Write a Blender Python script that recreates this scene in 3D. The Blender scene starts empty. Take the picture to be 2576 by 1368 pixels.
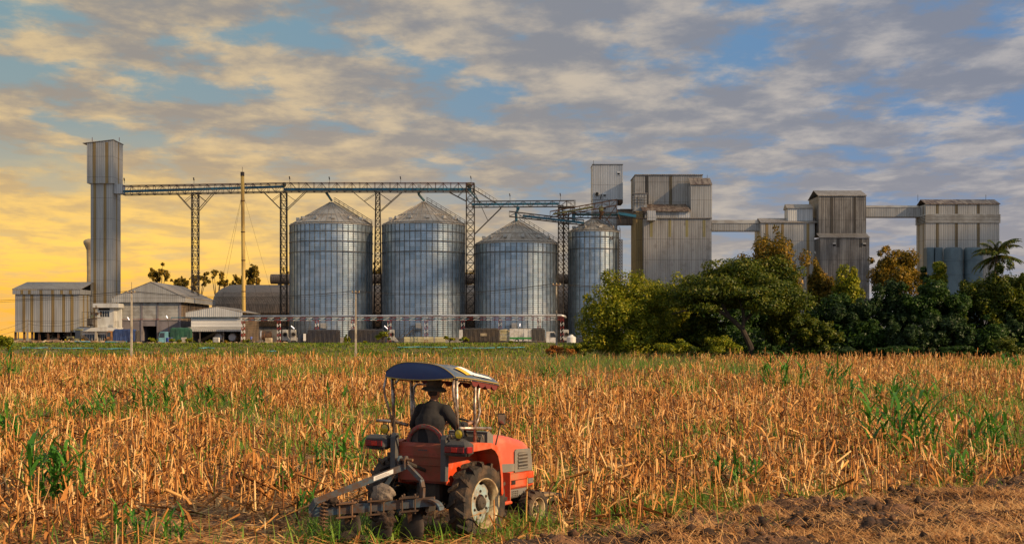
import bpy, math, random
import numpy as np
from mathutils import Vector, Matrix
R = math.radians
random.seed(7); rng = np.random.default_rng(11)
SC = bpy.context.scene; COL = SC.collection
# ---------------------------------------------------------------- camera
F = 3539.0; CAMZ = 2.8                     # focal length in units of a 2576 px wide picture, eye height
cam = bpy.data.cameras.new('camera'); co = bpy.data.objects.new('camera', cam); COL.objects.link(co)
co.location = (0, 0, CAMZ); co.rotation_euler = (R(90), 0, 0)
cam.sensor_width = 36; cam.lens = 36 * F / 2576; cam.shift_y = 166 / 2576
cam.clip_start = 0.5; cam.clip_end = 20000
SC.camera = co
# ---------------------------------------------------------------- sky, sun, exposure
SUN_AZ = (0.88, -0.475); SUN_EL = 25.0
w = bpy.data.worlds.new('World'); SC.world = w; w.use_nodes = True
nt = w.node_tree; nt.nodes.clear(); L = nt.links.new
class E:                                    # tiny expression helper for node sockets
    nt = nt
def sock(n, i, v):
    if isinstance(v, bpy.types.NodeSocket): E.nt.links.new(v, n.inputs[i])
    elif v is not None:
        try: n.inputs[i].default_value = v
        except Exception: n.inputs[i].default_value = (*v, 1)
def mth(op, a, b=None, c=None, clamp=False):
    n = E.nt.nodes.new('ShaderNodeMath'); n.operation = op; n.use_clamp = clamp
    sock(n, 0, a); sock(n, 1, b); sock(n, 2, c); return n.outputs[0]
def ss(x, a, b, lo=0.0, hi=1.0):
    n = E.nt.nodes.new('ShaderNodeMapRange'); n.interpolation_type = 'SMOOTHSTEP'
    sock(n, 0, x); sock(n, 1, a); sock(n, 2, b); sock(n, 3, lo); sock(n, 4, hi); return n.outputs[0]
def mix(f, a, b, mode='MIX'):
    n = E.nt.nodes.new('ShaderNodeMix'); n.data_type = 'RGBA'; n.blend_type = mode
    sock(n, 0, f)
    for i, v in ((6, a), (7, b)):
        if isinstance(v, bpy.types.NodeSocket): E.nt.links.new(v, n.inputs[i])
        else: n.inputs[i].default_value = (*v[:3], 1)
    return n.outputs[2]
def noise(vec, scale, detail=4, rough=.55, dist=0.0, dim='3D'):
    n = E.nt.nodes.new('ShaderNodeTexNoise'); n.noise_dimensions = dim
    if vec is not None: E.nt.links.new(vec, n.inputs['Vector'])
    n.inputs['Scale'].default_value = scale; n.inputs['Detail'].default_value = detail
    n.inputs['Roughness'].default_value = rough; n.inputs['Distortion'].default_value = dist
    return n.outputs[0]
def comb(x, y, z):
    n = E.nt.nodes.new('ShaderNodeCombineXYZ'); sock(n, 0, x); sock(n, 1, y); sock(n, 2, z); return n.outputs[0]
def sep(v):
    n = E.nt.nodes.new('ShaderNodeSeparateXYZ'); E.nt.links.new(v, n.inputs[0]); return n.outputs
tc = nt.nodes.new('ShaderNodeTexCoord')
dx, dy, dz = sep(tc.outputs['Generated'])
zc = mth('MAXIMUM', dz, 0.0)
den = mth('ADD', zc, 0.095)
px, py = mth('DIVIDE', dx, den), mth('MULTIPLY', mth('DIVIDE', dy, den), .75)
pv = comb(px, py, 0.0)
t = ss(dx, -0.36, 0.34)                     # south-west glow on the left, cooler to the right
n1 = noise(pv, 3.0, 8, .60, .1)
n2 = noise(comb(mth('ADD', px, 7.3), mth('ADD', py, 3.1), 2.0), 4.4, 9, .58, .1)
n3 = noise(comb(mth('ADD', px, 31.3), mth('MULTIPLY', py, 1.0), 5.0), 0.42, 3, .5, .0)
cover = ss(mth('ADD', n1, mth('MULTIPLY', mth('SUBTRACT', n3, .5), .35)), .36, .52)
lit = ss(mth('ADD', mth('MULTIPLY', n2, .7), mth('MULTIPLY', n1, .3)), .43, .66)
clear = mix(t, (.17, .31, .38), (.10, .235, .45))
shade = mix(t, (.25, .255, .26), (.195, .225, .295))
bright = mix(t, (.66, .51, .30), (.46, .44, .44))
cl = mix(lit, shade, bright)
sky = mix(cover, clear, cl)
hz = mth('POWER', 2.718, mth('MULTIPLY', zc, -12.5))
hz2 = ss(zc, .15, .035)
hcol = mix(ss(dx, -.30, .10), (.95, .56, .14), mix(ss(dx, .0, .3), (.56, .44, .29), (.46, .39, .345)))
sky = mix(mth('MULTIPLY', hz, .90), sky, hcol)
glow = mth('MULTIPLY', hz2, ss(dx, .06, -.28))
streak = ss(n2, .36, .6, .5, 1.0)
sky = mix(mth('MULTIPLY', mth('MULTIPLY', glow, streak), .95, clamp=True), sky, mix(ss(zc, .005, .07), (1.05, .47, .035), (1.20, .72, .12)))
# the sky overhead and behind the photographer: a physical sky under broken bright cloud
nish = nt.nodes.new('ShaderNodeTexSky'); nish.sky_type = 'NISHITA'; nish.sun_disc = False
nish.sun_elevation = R(SUN_EL); nish.sun_rotation = math.atan2(SUN_AZ[0], SUN_AZ[1])
nsc = nt.nodes.new('ShaderNodeVectorMath'); nsc.operation = 'SCALE'; L(nish.outputs[0], nsc.inputs[0]); nsc.inputs['Scale'].default_value = .085
back = ss(dy, .30, -.25)
over = mix(mth('MULTIPLY', cover, .8), nsc.outputs[0], (.64, .62, .60))
over = mix(mth('MULTIPLY', back, ss(zc, .55, .15)), over, (.34, .43, .58))
k = mth('MAXIMUM', ss(zc, .27, .62), back)
sky = mix(k, sky, over)
bg = nt.nodes.new('ShaderNodeBackground'); L(sky, bg.inputs[0]); bg.inputs[1].default_value = .72
wo = nt.nodes.new('ShaderNodeOutputWorld'); L(bg.outputs[0], wo.inputs[0])
sl = bpy.data.lights.new('sun', 'SUN'); sl.energy = 5.0; sl.angle = R(.55); sl.color = (1.0, .70, .40)
so = bpy.data.objects.new('sun', sl); COL.objects.link(so)
ce = math.cos(R(SUN_EL)); q = math.hypot(*SUN_AZ)
SUN = Vector((SUN_AZ[0] / q * ce, SUN_AZ[1] / q * ce, math.sin(R(SUN_EL))))
so.rotation_euler = SUN.to_track_quat('Z', 'Y').to_euler(); so.location = SUN * 60
SC.view_settings.view_transform = 'Standard'; SC.view_settings.look = 'None'
SC.view_settings.exposure = 0.55; SC.view_settings.gamma = 1
SC.render.engine = 'CYCLES'; SC.cycles.max_bounces = 6; SC.cycles.transparent_max_bounces = 8
try: SC.cycles.use_denoising = True
except Exception: pass
# ---------------------------------------------------------------- helpers
def wx(u, Y): return (u - 1288) / F * Y     # a point seen at column u, row v of the photograph, at distance Y
def wz(v, Y): return CAMZ + (850 - v) / F * Y
def W(u, v, Y): return (wx(u, Y), Y, wz(v, Y))
def sstep(a, b, x):
    t = np.clip((np.asarray(x, float) - a) / (b - a), 0, 1); return t * t * (3 - 2 * t)
def hash2(i, j, s=0):
    n = (i * 374761393 + j * 668265263 + s * 974711) & 0xffffffff
    n = ((n ^ (n >> 13)) * 1274126177) & 0xffffffff
    return ((n ^ (n >> 16)) & 0xffff) / 65535.0
def vnoise(x, y, s=0):
    x = np.asarray(x, float); y = np.asarray(y, float)
    i = np.floor(x).astype(np.int64); j = np.floor(y).astype(np.int64)
    fx = x - i; fy = y - j; fx = fx * fx * (3 - 2 * fx); fy = fy * fy * (3 - 2 * fy)
    return (hash2(i, j, s) * (1 - fx) + hash2(i + 1, j, s) * fx) * (1 - fy) + (hash2(i, j + 1, s) * (1 - fx) + hash2(i + 1, j + 1, s) * fx) * fy
def fbm(x, y, o=4, s=0):
    v = 0; a = .5
    for k in range(o): v = v + a * vnoise(x * 2 ** k, y * 2 ** k, s + k * 17); a *= .5
    return v
YARD = 1.6; LOW = -1.2
def gz(x, y):                               # the lie of the land
    x = np.asarray(x, float); y = np.asarray(y, float)
    t = np.clip((y - 23) / 57, 0, 1)
    z = 1.4 * (.75 * t + .25 * t * t * (3 - 2 * t))
    z = z + (LOW - 1.4) * sstep(82, 114, y) + (YARD - LOW) * sstep(299, 326, y)
    z = z + .10 * (fbm(x * .25, y * .25, 3, 5) - .45) * (1 - sstep(200, 300, y))
    return z
def ground_at(u, v):
    last = None
    for Y in np.arange(17, 86, .1):
        vv = 850 + F * (CAMZ - float(gz(wx(u, Y), Y))) / Y
        if vv <= v: return (wx(u, Y), float(Y), float(gz(wx(u, Y), Y)))
    return (wx(u, 84), 84.0, float(gz(wx(u, 84), 84)))
def tag(o, label, cat=None, group=None, kind=None):
    if label: o['label'] = label
    if cat: o['category'] = cat
    if group: o['group'] = group
    if kind: o['kind'] = kind
    return o
def thing(name, label, cat, loc=(0, 0, 0), rotz=0.0, group=None):
    o = bpy.data.objects.new(name, None); COL.objects.link(o); o.empty_display_size = .3
    o.location = loc; o.rotation_euler = (0, 0, rotz)
    return tag(o, label, cat, group)
class MB:
    def __init__(s): s.v = []; s.f = []
    def add(s, vs, fs):
        b = len(s.v); s.v += [tuple(p) for p in vs]; s.f += [tuple(i + b for i in f) for f in fs]; return s
    def xf(s, m, start=0):
        s.v[start:] = [tuple(m @ Vector(p)) for p in s.v[start:]]; return s
    def box(s, x0, x1, y0, y1, z0, z1):
        return s.add([(x0, y0, z0), (x1, y0, z0), (x1, y1, z0), (x0, y1, z0), (x0, y0, z1), (x1, y0, z1), (x1, y1, z1), (x0, y1, z1)],
                     [(0, 3, 2, 1), (4, 5, 6, 7), (0, 1, 5, 4), (1, 2, 6, 5), (2, 3, 7, 6), (3, 0, 4, 7)])
    def bbox(s, x0, x1, y0, y1, z0, z1, b=.02):     # box with chamfered edges
        b = min(b, (x1 - x0) * .45, (y1 - y0) * .45, (z1 - z0) * .45)
        c = []
        for z, i in ((z0, b), (z0 + b, 0), (z1 - b, 0), (z1, b)):
            for (px_, py_) in ((x0 + i + b, y0 + i), (x1 - i - b, y0 + i), (x1 - i, y0 + i + b), (x1 - i, y1 - i - b), (x1 - i - b, y1 - i), (x0 + i + b, y1 - i), (x0 + i, y1 - i - b), (x0 + i, y0 + i + b)):
                c.append((px_, py_, z))
        f = [tuple(range(7, -1, -1)), tuple(range(24, 32))]
        for r in range(3):
            for k in range(8): f.append((r * 8 + k, r * 8 + (k + 1) % 8, r * 8 + 8 + (k + 1) % 8, r * 8 + 8 + k))
        return s.add(c, f)
    def bar(s, a, b, w, h=None):
        a = Vector(a); b = Vector(b); d = (b - a)
        if d.length < 1e-6: return s
        h = h or w; d.normalize()
        sd = d.cross(Vector((0, 0, 1)))
        if sd.length < 1e-3: sd = Vector((1, 0, 0))
        sd.normalize(); up = sd.cross(d)
        c = []
        for p in (a, b):
            for sx, sz in ((-1, -1), (1, -1), (1, 1), (-1, 1)): c.append(p + sd * (sx * w / 2) + up * (sz * h / 2))
        return s.add(c, [(0, 1, 2, 3), (7, 6, 5, 4), (0, 4, 5, 1), (1, 5, 6, 2), (2, 6, 7, 3), (3, 7, 4, 0)])
    def tube(s, pts, r, n=6, cap=True):
        pts = [Vector(p) for p in pts]; m = len(pts); rs = r if isinstance(r, (list, tuple)) else [r] * m
        up0 = None; c = []
        for i, p in enumerate(pts):
            d = (pts[min(i + 1, m - 1)] - pts[max(i - 1, 0)]); d.normalize()
            if up0 is None:
                up0 = Vector((0, 0, 1)) if abs(d.z) < .9 else Vector((1, 0, 0))
            sd = d.cross(up0); sd.normalize(); up = sd.cross(d); up0 = up
            for k in range(n):
                a = 2 * math.pi * k / n; c.append(p + (sd * math.cos(a) + up * math.sin(a)) * rs[i])
        f = []
        for i in range(m - 1):
            for k in range(n): f.append((i * n + k, i * n + (k + 1) % n, (i + 1) * n + (k + 1) % n, (i + 1) * n + k))
        if cap: f += [tuple(range(n - 1, -1, -1)), tuple((m - 1) * n + k for k in range(n))]
        return s.add(c, f)
    def lathe(s, prof, n=24, c=(0, 0, 0), a0=0.0, a1=2 * math.pi):
        full = abs(a1 - a0 - 2 * math.pi) < 1e-6; m = n if full else n + 1
        vs = [(c[0] + r * math.cos(a0 + (a1 - a0) * k / n), c[1] + r * math.sin(a0 + (a1 - a0) * k / n), c[2] + z) for r, z in prof for k in range(m)]
        f = []
        for i in range(len(prof) - 1):
            for k in range(n):
                k2 = (k + 1) % m; f.append((i * m + k, i * m + k2, (i + 1) * m + k2, (i + 1) * m + k))
        return s.add(vs, f)
    def prism(s, poly, axis, t0, t1):               # poly in the other two axes, in order
        def p3(a, b, t): return {'x': (t, a, b), 'y': (a, t, b), 'z': (a, b, t)}[axis]
        n = len(poly); vs = [p3(a, b, t) for t in (t0, t1) for a, b in poly]
        return s.add(vs, [tuple(range(n)), tuple(range(2 * n - 1, n - 1, -1))] + [(i, i + n, (i + 1) % n + n, (i + 1) % n) for i in range(n)])
    def ball(s, c, r, n=10, m=7):
        rx, ry, rz_ = r if isinstance(r, (tuple, list)) else (r, r, r)
        b = len(s.v)
        prof = [(max(math.sin(math.pi * i / m), 1e-3), -math.cos(math.pi * i / m)) for i in range(m + 1)]
        s.lathe(prof, n)
        s.v[b:] = [(c[0] + p[0] * rx, c[1] + p[1] * ry, c[2] + p[2] * rz_) for p in s.v[b:]]
        return s
    def build(s, name, mat, parent=None, local=False, smooth=False, loc=None):
        me = bpy.data.meshes.new(name); off = Vector((0, 0, 0))
        if parent is not None and not local:
            r = parent
            while r.parent is not None: r = r.parent
            off = Vector(r.location)
        elif parent is None:
            a = np.array(s.v); off = Vector(loc) if loc else Vector(((a[:, 0].min() + a[:, 0].max()) / 2, (a[:, 1].min() + a[:, 1].max()) / 2, a[:, 2].min()))
            if local: off = Vector((0, 0, 0))
        me.from_pydata([(p[0] - off.x, p[1] - off.y, p[2] - off.z) for p in s.v], [], s.f)
        if smooth: me.polygons.foreach_set('use_smooth', [True] * len(me.polygons))
        if mat: me.materials.append(mat)
        me.update(); o = bpy.data.objects.new(name, me); COL.objects.link(o)
        if parent is not None: o.parent = parent
        else: o.location = off
        return o
def npmesh(name, V, Q, mat, parent=None, off=(0, 0, 0), smooth=False):
    V = np.asarray(V, np.float32) - np.asarray(off, np.float32); Q = np.asarray(Q, np.int32)
    me = bpy.data.meshes.new(name); k = Q.shape[1]
    me.vertices.add(len(V)); me.vertices.foreach_set('co', V.ravel())
    me.loops.add(Q.size); me.loops.foreach_set('vertex_index', Q.ravel())
    me.polygons.add(len(Q)); me.polygons.foreach_set('loop_start', np.arange(0, Q.size, k, dtype=np.int32))
    me.polygons.foreach_set('loop_total', np.full(len(Q), k, np.int32))
    if smooth: me.polygons.foreach_set('use_smooth', np.ones(len(Q), bool))
    me.update(calc_edges=True); me.validate()
    if mat: me.materials.append(mat)
    o = bpy.data.objects.new(name, me); COL.objects.link(o)
    if parent is not None: o.parent = parent
    else: o.location = off
    return o
def copy_tree(o, parent=None):
    c = o.copy(); COL.objects.link(c)
    if parent is not None: c.parent = parent
    for ch in list(o.children): copy_tree(ch, c)
    return c
# ---------------------------------------------------------------- materials
def newmat(name):
    m = bpy.data.materials.new(name); m.use_nodes = True; E.nt = m.node_tree
    b = m.node_tree.nodes['Principled BSDF']
    return m, b
def mat(name, c1, c2=None, scale=1.0, rough=.6, metal=0.0, bump=0.0, stretch=(1, 1, 1), lo=.4, hi=.6, detail=5, spec=None, bscale=None):
    m, b = newmat(name); n = E.nt
    b.inputs['Roughness'].default_value = rough; b.inputs['Metallic'].default_value = metal
    if spec is not None: b.inputs['Specular IOR Level'].default_value = spec
    t_ = n.nodes.new('ShaderNodeTexCoord'); mp = n.nodes.new('ShaderNodeMapping'); n.links.new(t_.outputs['Object'], mp.inputs[0])
    mp.inputs['Scale'].default_value = stretch
    oi = n.nodes.new('ShaderNodeObjectInfo'); mp.inputs['Location'].default_value = (0, 0, 0)
    ad = n.nodes.new('ShaderNodeVectorMath'); ad.operation = 'ADD'; n.links.new(mp.outputs[0], ad.inputs[0])
    cb = comb(mth('MULTIPLY', oi.outputs['Random'], 57.0), mth('MULTIPLY', oi.outputs['Random'], 31.0), 0.0); n.links.new(cb, ad.inputs[1])
    v = ad.outputs[0]
    if c2 is not None:
        nz = noise(v, scale, detail, .6); n.links.new(mix(ss(nz, lo, hi), c1, c2), b.inputs['Base Color'])
    else: b.inputs['Base Color'].default_value = (*c1, 1)
    if bump:
        bp = n.nodes.new('ShaderNodeBump'); bp.inputs['Strength'].default_value = bump; bp.inputs['Distance'].default_value = .05
        n.links.new(noise(v, bscale or scale * 3, 4, .6), bp.inputs['Height']); n.links.new(bp.outputs[0], b.inputs['Normal'])
    return m
def panel(name, c1, c2, rib=.5, streak=(.9, .9, .05), rough=.55, metal=.15, dirt=None, lo=.42, hi=.68, hor=False):
    """ribbed sheet cladding: narrow ribs, rain streaks running down, patchy dirt"""
    m, b = newmat(name); n = E.nt; b.inputs['Roughness'].default_value = rough; b.inputs['Metallic'].default_value = metal
    t_ = n.nodes.new('ShaderNodeTexCoord'); x, y, z = sep(t_.outputs['Object'])
    s_ = mth('ADD', x, mth('MULTIPLY', y, 1.0)) if not hor else z
    mp = n.nodes.new('ShaderNodeMapping'); n.links.new(t_.outputs['Object'], mp.inputs[0]); mp.inputs['Scale'].default_value = streak
    st = noise(mp.outputs[0], 1.6, 6, .62); big = noise(t_.outputs['Object'], .16, 4, .6)
    f = ss(mth('ADD', mth('MULTIPLY', st, .72), mth('MULTIPLY', big, .32)), lo, hi)
    c = mix(f, c1, c2)
    fl = n.nodes.new('ShaderNodeTexWhiteNoise'); fl.noise_dimensions = '1D'; n.links.new(mth('FLOOR', mth('DIVIDE', s_, 1.02)), fl.inputs['W'])
    c = mix(1.0, c, mix(fl.outputs[0], (.91, .91, .91), (1.05, 1.045, 1.03)), 'MULTIPLY')
    if not hor: c = mix(mth('LESS_THAN', mth('FRACT', mth('DIVIDE', z, 5.6)), .035), c, mix(1.0, c, (.74, .73, .72), 'MULTIPLY'))
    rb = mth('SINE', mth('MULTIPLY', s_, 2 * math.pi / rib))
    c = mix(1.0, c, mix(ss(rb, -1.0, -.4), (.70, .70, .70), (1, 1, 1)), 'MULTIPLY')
    if dirt:
        c = mix(ss(noise(t_.outputs['Object'], .45, 6, .65), .52, .75, 0, .8), c, dirt)
    n.links.new(c, b.inputs['Base Color'])
    bp = n.nodes.new('ShaderNodeBump'); bp.inputs['Strength'].default_value = .5; bp.inputs['Distance'].default_value = .04
    n.links.new(rb, bp.inputs['Height']); n.links.new(bp.outputs[0], b.inputs['Normal'])
    return m
def leafmat(name, cols, trans=.35, rough=.6, clump=.35):
    m, b = newmat(name); n = E.nt; b.inputs['Roughness'].default_value = rough; b.inputs['Specular IOR Level'].default_value = .25
    g = n.nodes.new('ShaderNodeNewGeometry'); rp = n.nodes.new('ShaderNodeValToRGB')
    el = rp.color_ramp.elements
    while len(el) < len(cols): el.new(.5)
    for i, c in enumerate(cols): el[i].position = i / max(1, len(cols) - 1); el[i].color = (*c, 1)
    t_ = n.nodes.new('ShaderNodeTexCoord')
    f = mth('ADD', mth('MULTIPLY', g.outputs['Random Per Island'], 1 - clump), mth('MULTIPLY', ss(noise(t_.outputs['Object'], .5, 3), .3, .7), clump), clamp=True)
    n.links.new(f, rp.inputs[0]); n.links.new(rp.outputs[0], b.inputs['Base Color'])
    if trans:
        tr = n.nodes.new('ShaderNodeBsdfTranslucent'); n.links.new(rp.outputs[0], tr.inputs[0])
        mx = n.nodes.new('ShaderNodeMixShader'); mx.inputs[0].default_value = trans
        n.links.new(b.outputs[0], mx.inputs[1]); n.links.new(tr.outputs[0], mx.inputs[2])
        n.links.new(mx.outputs[0], n.nodes['Material Output'].inputs[0])
    return m
def emit(name, c, s):
    m, b = newmat(name); b.inputs['Base Color'].default_value = (*c, 1)
    b.inputs['Emission Color'].default_value = (*c, 1); b.inputs['Emission Strength'].default_value = s; return m
def silo_mat():
    m, b = newmat('galvanised_silo_sheet'); n = E.nt
    b.inputs['Metallic'].default_value = .88; b.inputs['Roughness'].default_value = .38
    t_ = n.nodes.new('ShaderNodeTexCoord'); x, y, z = sep(t_.outputs['Object'])
    th = mth('MULTIPLY', mth('ARCTAN2', y, x), 11.0)
    br = n.nodes.new('ShaderNodeTexBrick'); n.links.new(comb(th, z, 0.0), br.inputs['Vector'])
    br.inputs['Color1'].default_value = (.27, .36, .42, 1); br.inputs['Color2'].default_value = (.48, .58, .64, 1); br.inputs['Mortar'].default_value = (.33, .36, .38, 1)  # sheet tones hold a blue tint painted in for the reflected sky
    br.inputs['Scale'].default_value = 1; br.inputs['Brick Width'].default_value = 2.9; br.inputs['Row Height'].default_value = 1.15; br.inputs['Mortar Size'].default_value = .035
    br.inputs['Bias'].default_value = .1
    mp = n.nodes.new('ShaderNodeMapping'); n.links.new(t_.outputs['Object'], mp.inputs[0]); mp.inputs['Scale'].default_value = (1, 1, .06)
    c = mix(ss(noise(mp.outputs[0], 1.2, 5, .6), .45, .75, 0, .55), br.outputs[0], (.33, .30, .25))
    c = mix(ss(noise(t_.outputs['Object'], .22, 4, .6), .5, .72, 0, .5), c, (.60, .62, .62))
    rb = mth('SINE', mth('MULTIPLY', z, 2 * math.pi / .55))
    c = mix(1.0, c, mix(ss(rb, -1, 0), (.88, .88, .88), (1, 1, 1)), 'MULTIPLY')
    n.links.new(c, b.inputs['Base Color'])
    n.links.new(ss(noise(t_.outputs['Object'], .8, 4), .3, .7, .36, .54), b.inputs['Roughness'])
    bp = n.nodes.new('ShaderNodeBump'); bp.inputs['Strength'].default_value = .25; bp.inputs['Distance'].default_value = .03
    n.links.new(rb, bp.inputs['Height']); n.links.new(bp.outputs[0], b.inputs['Normal'])
    return m
# ---------------------------------------------------------------- materials in use
M = {}
M['soil'] = mat('dry_field_soil', (.10, .055, .028), (.26, .15, .07), 1.4, .95, bump=.6, lo=.35, hi=.65)
M['ploughed'] = mat('ploughed_soil', (.024, .012, .006), (.155, .072, .032), 1.7, .95, bump=1.0, lo=.38, hi=.70, bscale=22)
M['bank'] = mat('bank_soil', (.05, .055, .015), (.14, .10, .035), .22, .95, bump=.4)
M['yard'] = mat('yard_dirt', (.12, .08, .05), (.22, .15, .09), .4, .95, bump=.3)
M['far'] = mat('far_plain', (.07, .08, .03), (.14, .12, .05), .02, .95)
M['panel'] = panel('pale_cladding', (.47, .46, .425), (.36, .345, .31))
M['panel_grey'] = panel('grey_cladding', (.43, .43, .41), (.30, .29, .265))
M['panel_white'] = panel('white_cladding', (.58, .59, .58), (.48, .48, .465))
M['panel_dirty'] = panel('weathered_cladding', (.42, .40, .36), (.26, .24, .21), dirt=(.20, .18, .155), lo=.40, hi=.72)
M['panel_dark'] = panel('sooty_cladding', (.27, .26, .24), (.10, .09, .08), dirt=(.07, .062, .055), lo=.36, hi=.66)
M['panel_brown'] = panel('brown_cladding', (.23, .17, .12), (.13, .095, .07))
M['ochre'] = panel('ochre_strip', (.34, .235, .08), (.24, .155, .055), metal=0)
M['strip_brown'] = panel('brown_strip', (.17, .13, .06), (.09, .065, .035), metal=0)
M['strip_dark'] = panel('dark_strip', (.055, .045, .03), (.025, .02, .017), metal=0)
M['strip_yellow'] = panel('yellow_strip', (.36, .31, .12), (.25, .21, .10), metal=0)
M['roof'] = panel('sheet_roof', (.36, .33, .29), (.22, .18, .14), rib=.6)
M['roof_rust'] = panel('rusty_roof', (.40, .31, .22), (.12, .07, .045), rib=.7, streak=(.8, .15, .15), lo=.4, hi=.6)
M['roof_brown'] = panel('brown_roof', (.21, .155, .11), (.12, .088, .062), rib=.7)
M['louver'] = mat('pale_louver', (.42, .41, .37), (.30, .28, .24), .5, .55, .1)
M['louver_brown'] = mat('brown_louver', (.20, .14, .085), (.11, .08, .05), .5, .6)
M['render_grey'] = mat('lilac_render', (.20, .18, .19), (.15, .135, .14), .3, .9)
M['white_wall'] = mat('stained_white_wall', (.62, .62, .58), (.40, .37, .31), .6, .85, stretch=(1, 1, .25), lo=.45, hi=.75)
M['concrete'] = mat('concrete', (.30, .28, .25), (.19, .17, .15), .5, .9, bump=.2)
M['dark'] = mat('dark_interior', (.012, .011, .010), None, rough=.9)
M['glass'] = mat('dark_glass', (.03, .035, .04), None, rough=.08, spec=.6)
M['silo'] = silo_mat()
M['rib'] = mat('silo_rib_steel', (.20, .20, .19), (.12, .115, .10), .8, .5, .5)
M['silo_roof'] = mat('silo_roof_sheet', (.46, .43, .37), (.34, .29, .23), .35, .5, .35)
M['silo_vent'] = mat('vent_cowl', (.46, .44, .39), None, rough=.5, metal=.3)
M['steel'] = mat('brown_steel', (.085, .066, .05), (.045, .035, .028), .6, .65, .25)
M['steel_grey'] = mat('grey_steel', (.17, .155, .135), (.10, .085, .07), .6, .6, .3)
M['steel_rust'] = mat('rusty_steel', (.15, .075, .035), (.06, .035, .02), .8, .8)
M['belt'] = mat('blue_belt_housing', (.025, .17, .26), (.03, .11, .15), .5, .5)
M['belt_green'] = mat('green_belt_housing', (.04, .13, .13), (.05, .09, .08), .5, .55)
M['belt_yellow'] = mat('yellowed_housing', (.26, .24, .09), (.12, .13, .08), .8, .6)
M['chimney'] = mat('rusty_lit_chimney', (.60, .40, .10), (.34, .20, .05), .35, .6, .25, stretch=(1, 1, .25))  # rusty yellow, with the warm glow on it painted into the colour
M['cream'] = mat('cream_concrete', (.55, .43, .24), (.42, .31, .17), .3, .8)
M['red'] = mat('red_paint', (.24, .025, .02), None, rough=.5)
M['white'] = mat('white_paint', (.68, .67, .63), None, rough=.5)
M['pipe'] = mat('silver_pipe', (.58, .57, .55), (.42, .40, .38), .5, .35, .5)
M['tank_blue'] = mat('blue_grey_tank', (.105, .16, .185), (.075, .115, .135), .25, .55, .1, stretch=(1, 1, .4))
M['pole'] = mat('concrete_pole', (.36, .32, .25), (.24, .20, .15), .6, .9)
M['wire'] = mat('black_cable', (.02, .018, .016), None, rough=.7)
M['bark'] = mat('bark', (.034, .024, .016), (.018, .013, .009), 1.5, .95, bump=.6, stretch=(1, 1, .4))  # bark painted darker to stand for the shade under the crown
M['bark_pale'] = mat('pale_bark', (.20, .14, .085), (.11, .075, .045), 1.2, .9, stretch=(1, 1, .4))
M['stubble'] = leafmat('dry_stubble', [(.05, .022, .010), (.19, .070, .016), (.46, .19, .042), (.62, .33, .10), (.80, .58, .28)], .15, .65, .2)
M['litter'] = leafmat('dry_litter', [(.06, .025, .010), (.26, .10, .022), (.52, .26, .075), (.74, .50, .22)], .1, .8, .3)
M['hay'] = leafmat('dry_hay', [(.26, .11, .035), (.54, .28, .10), (.74, .48, .20)], .15, .8, .3)
M['maize'] = leafmat('green_blades', [(.022, .085, .012), (.045, .16, .018), (.09, .25, .025), (.18, .32, .04)], .35, .45, .3)
M['grass'] = leafmat('grass_blades', [(.035, .11, .010), (.085, .20, .018), (.17, .29, .032), (.28, .30, .08)], .35, .5, .3)
M['drygrass'] = leafmat('pale_seed_grass', [(.10, .12, .03), (.28, .22, .08), (.44, .33, .15)], .2, .7, .4)
M['bankgrass'] = leafmat('bank_grass', [(.04, .095, .008), (.09, .17, .012), (.16, .20, .016), (.24, .18, .03)], .3, .7, .7)
GREEN = [(.008, .026, .004), (.016, .045, .006), (.032, .072, .008), (.058, .098, .011)]
M['leaf_deep'] = leafmat('deep_leaves', GREEN, .25, .5)
M['leaf_rain'] = leafmat('rain_tree_leaves', [(.012, .030, .003), (.036, .064, .004), (.085, .105, .006), (.17, .15, .010)], .3, .5)
M['leaf_lime_lit'] = leafmat('lime_leaves_lit', [(.04, .075, .005), (.11, .15, .008), (.25, .25, .012), (.40, .32, .022)], .35, .5)  # yellow-green foliage, with warm sunlight painted into the leaf colour
M['leaf_gold_lit'] = leafmat('gold_leaves_lit', [(.028, .038, .006), (.10, .085, .009), (.24, .15, .012), (.38, .20, .016)], .35, .5)  # golden foliage, partly its own tone, partly warm light painted in
M['leaf_blue'] = leafmat('blue_green_leaves', [(.008, .024, .007), (.020, .046, .012), (.044, .076, .020)], .25, .5)
M['leaf_dry'] = leafmat('dry_twigs', [(.16, .06, .012), (.30, .11, .02), (.38, .18, .04)], .3, .7)
# ---------------------------------------------------------------- terrain
def grid(xs, ys, zf):
    X, Y = np.meshgrid(xs, ys); Z = zf(X, Y); V = np.stack([X, Y, Z], -1).reshape(-1, 3)
    nx, ny = len(xs), len(ys); i = np.arange(nx - 1)[None, :] + nx * np.arange(ny - 1)[:, None]
    return V, np.stack([i, i + 1, i + 1 + nx, i + nx], -1).reshape(-1, 4)
def axis_x(h):
    c = np.arange(-h, h + .01, .5 if h < 40 else 1.0); o = h * 1.35 ** np.arange(1, 19)
    return np.concatenate([-o[::-1], c, o])
def ground(name, xs, ys, m):
    V, Q = grid(xs, ys, gz); return tag(npmesh(name, V, Q, m, smooth=True), None, kind='structure')
ys_f = np.concatenate([np.arange(-60, 14, 4), np.arange(14, 40, .4), np.arange(40, 118.1, 1.0)])
ground('field', axis_x(30), ys_f, M['soil'])
ys_b = np.concatenate([[ys_f[-1]], np.arange(130, 290, 12), np.arange(290, 330.1, 1.5)])
ground('grass_bank', axis_x(120), ys_b, M['bank'])
ys_y = np.concatenate([[ys_b[-1]], np.arange(340, 760, 20)])
ground('yard', axis_x(200), ys_y, M['yard'])
ground('far_plain', axis_x(400), np.concatenate([[ys_y[-1]], 800 * 1.3 ** np.arange(0, 12)]), M['far'])
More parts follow.
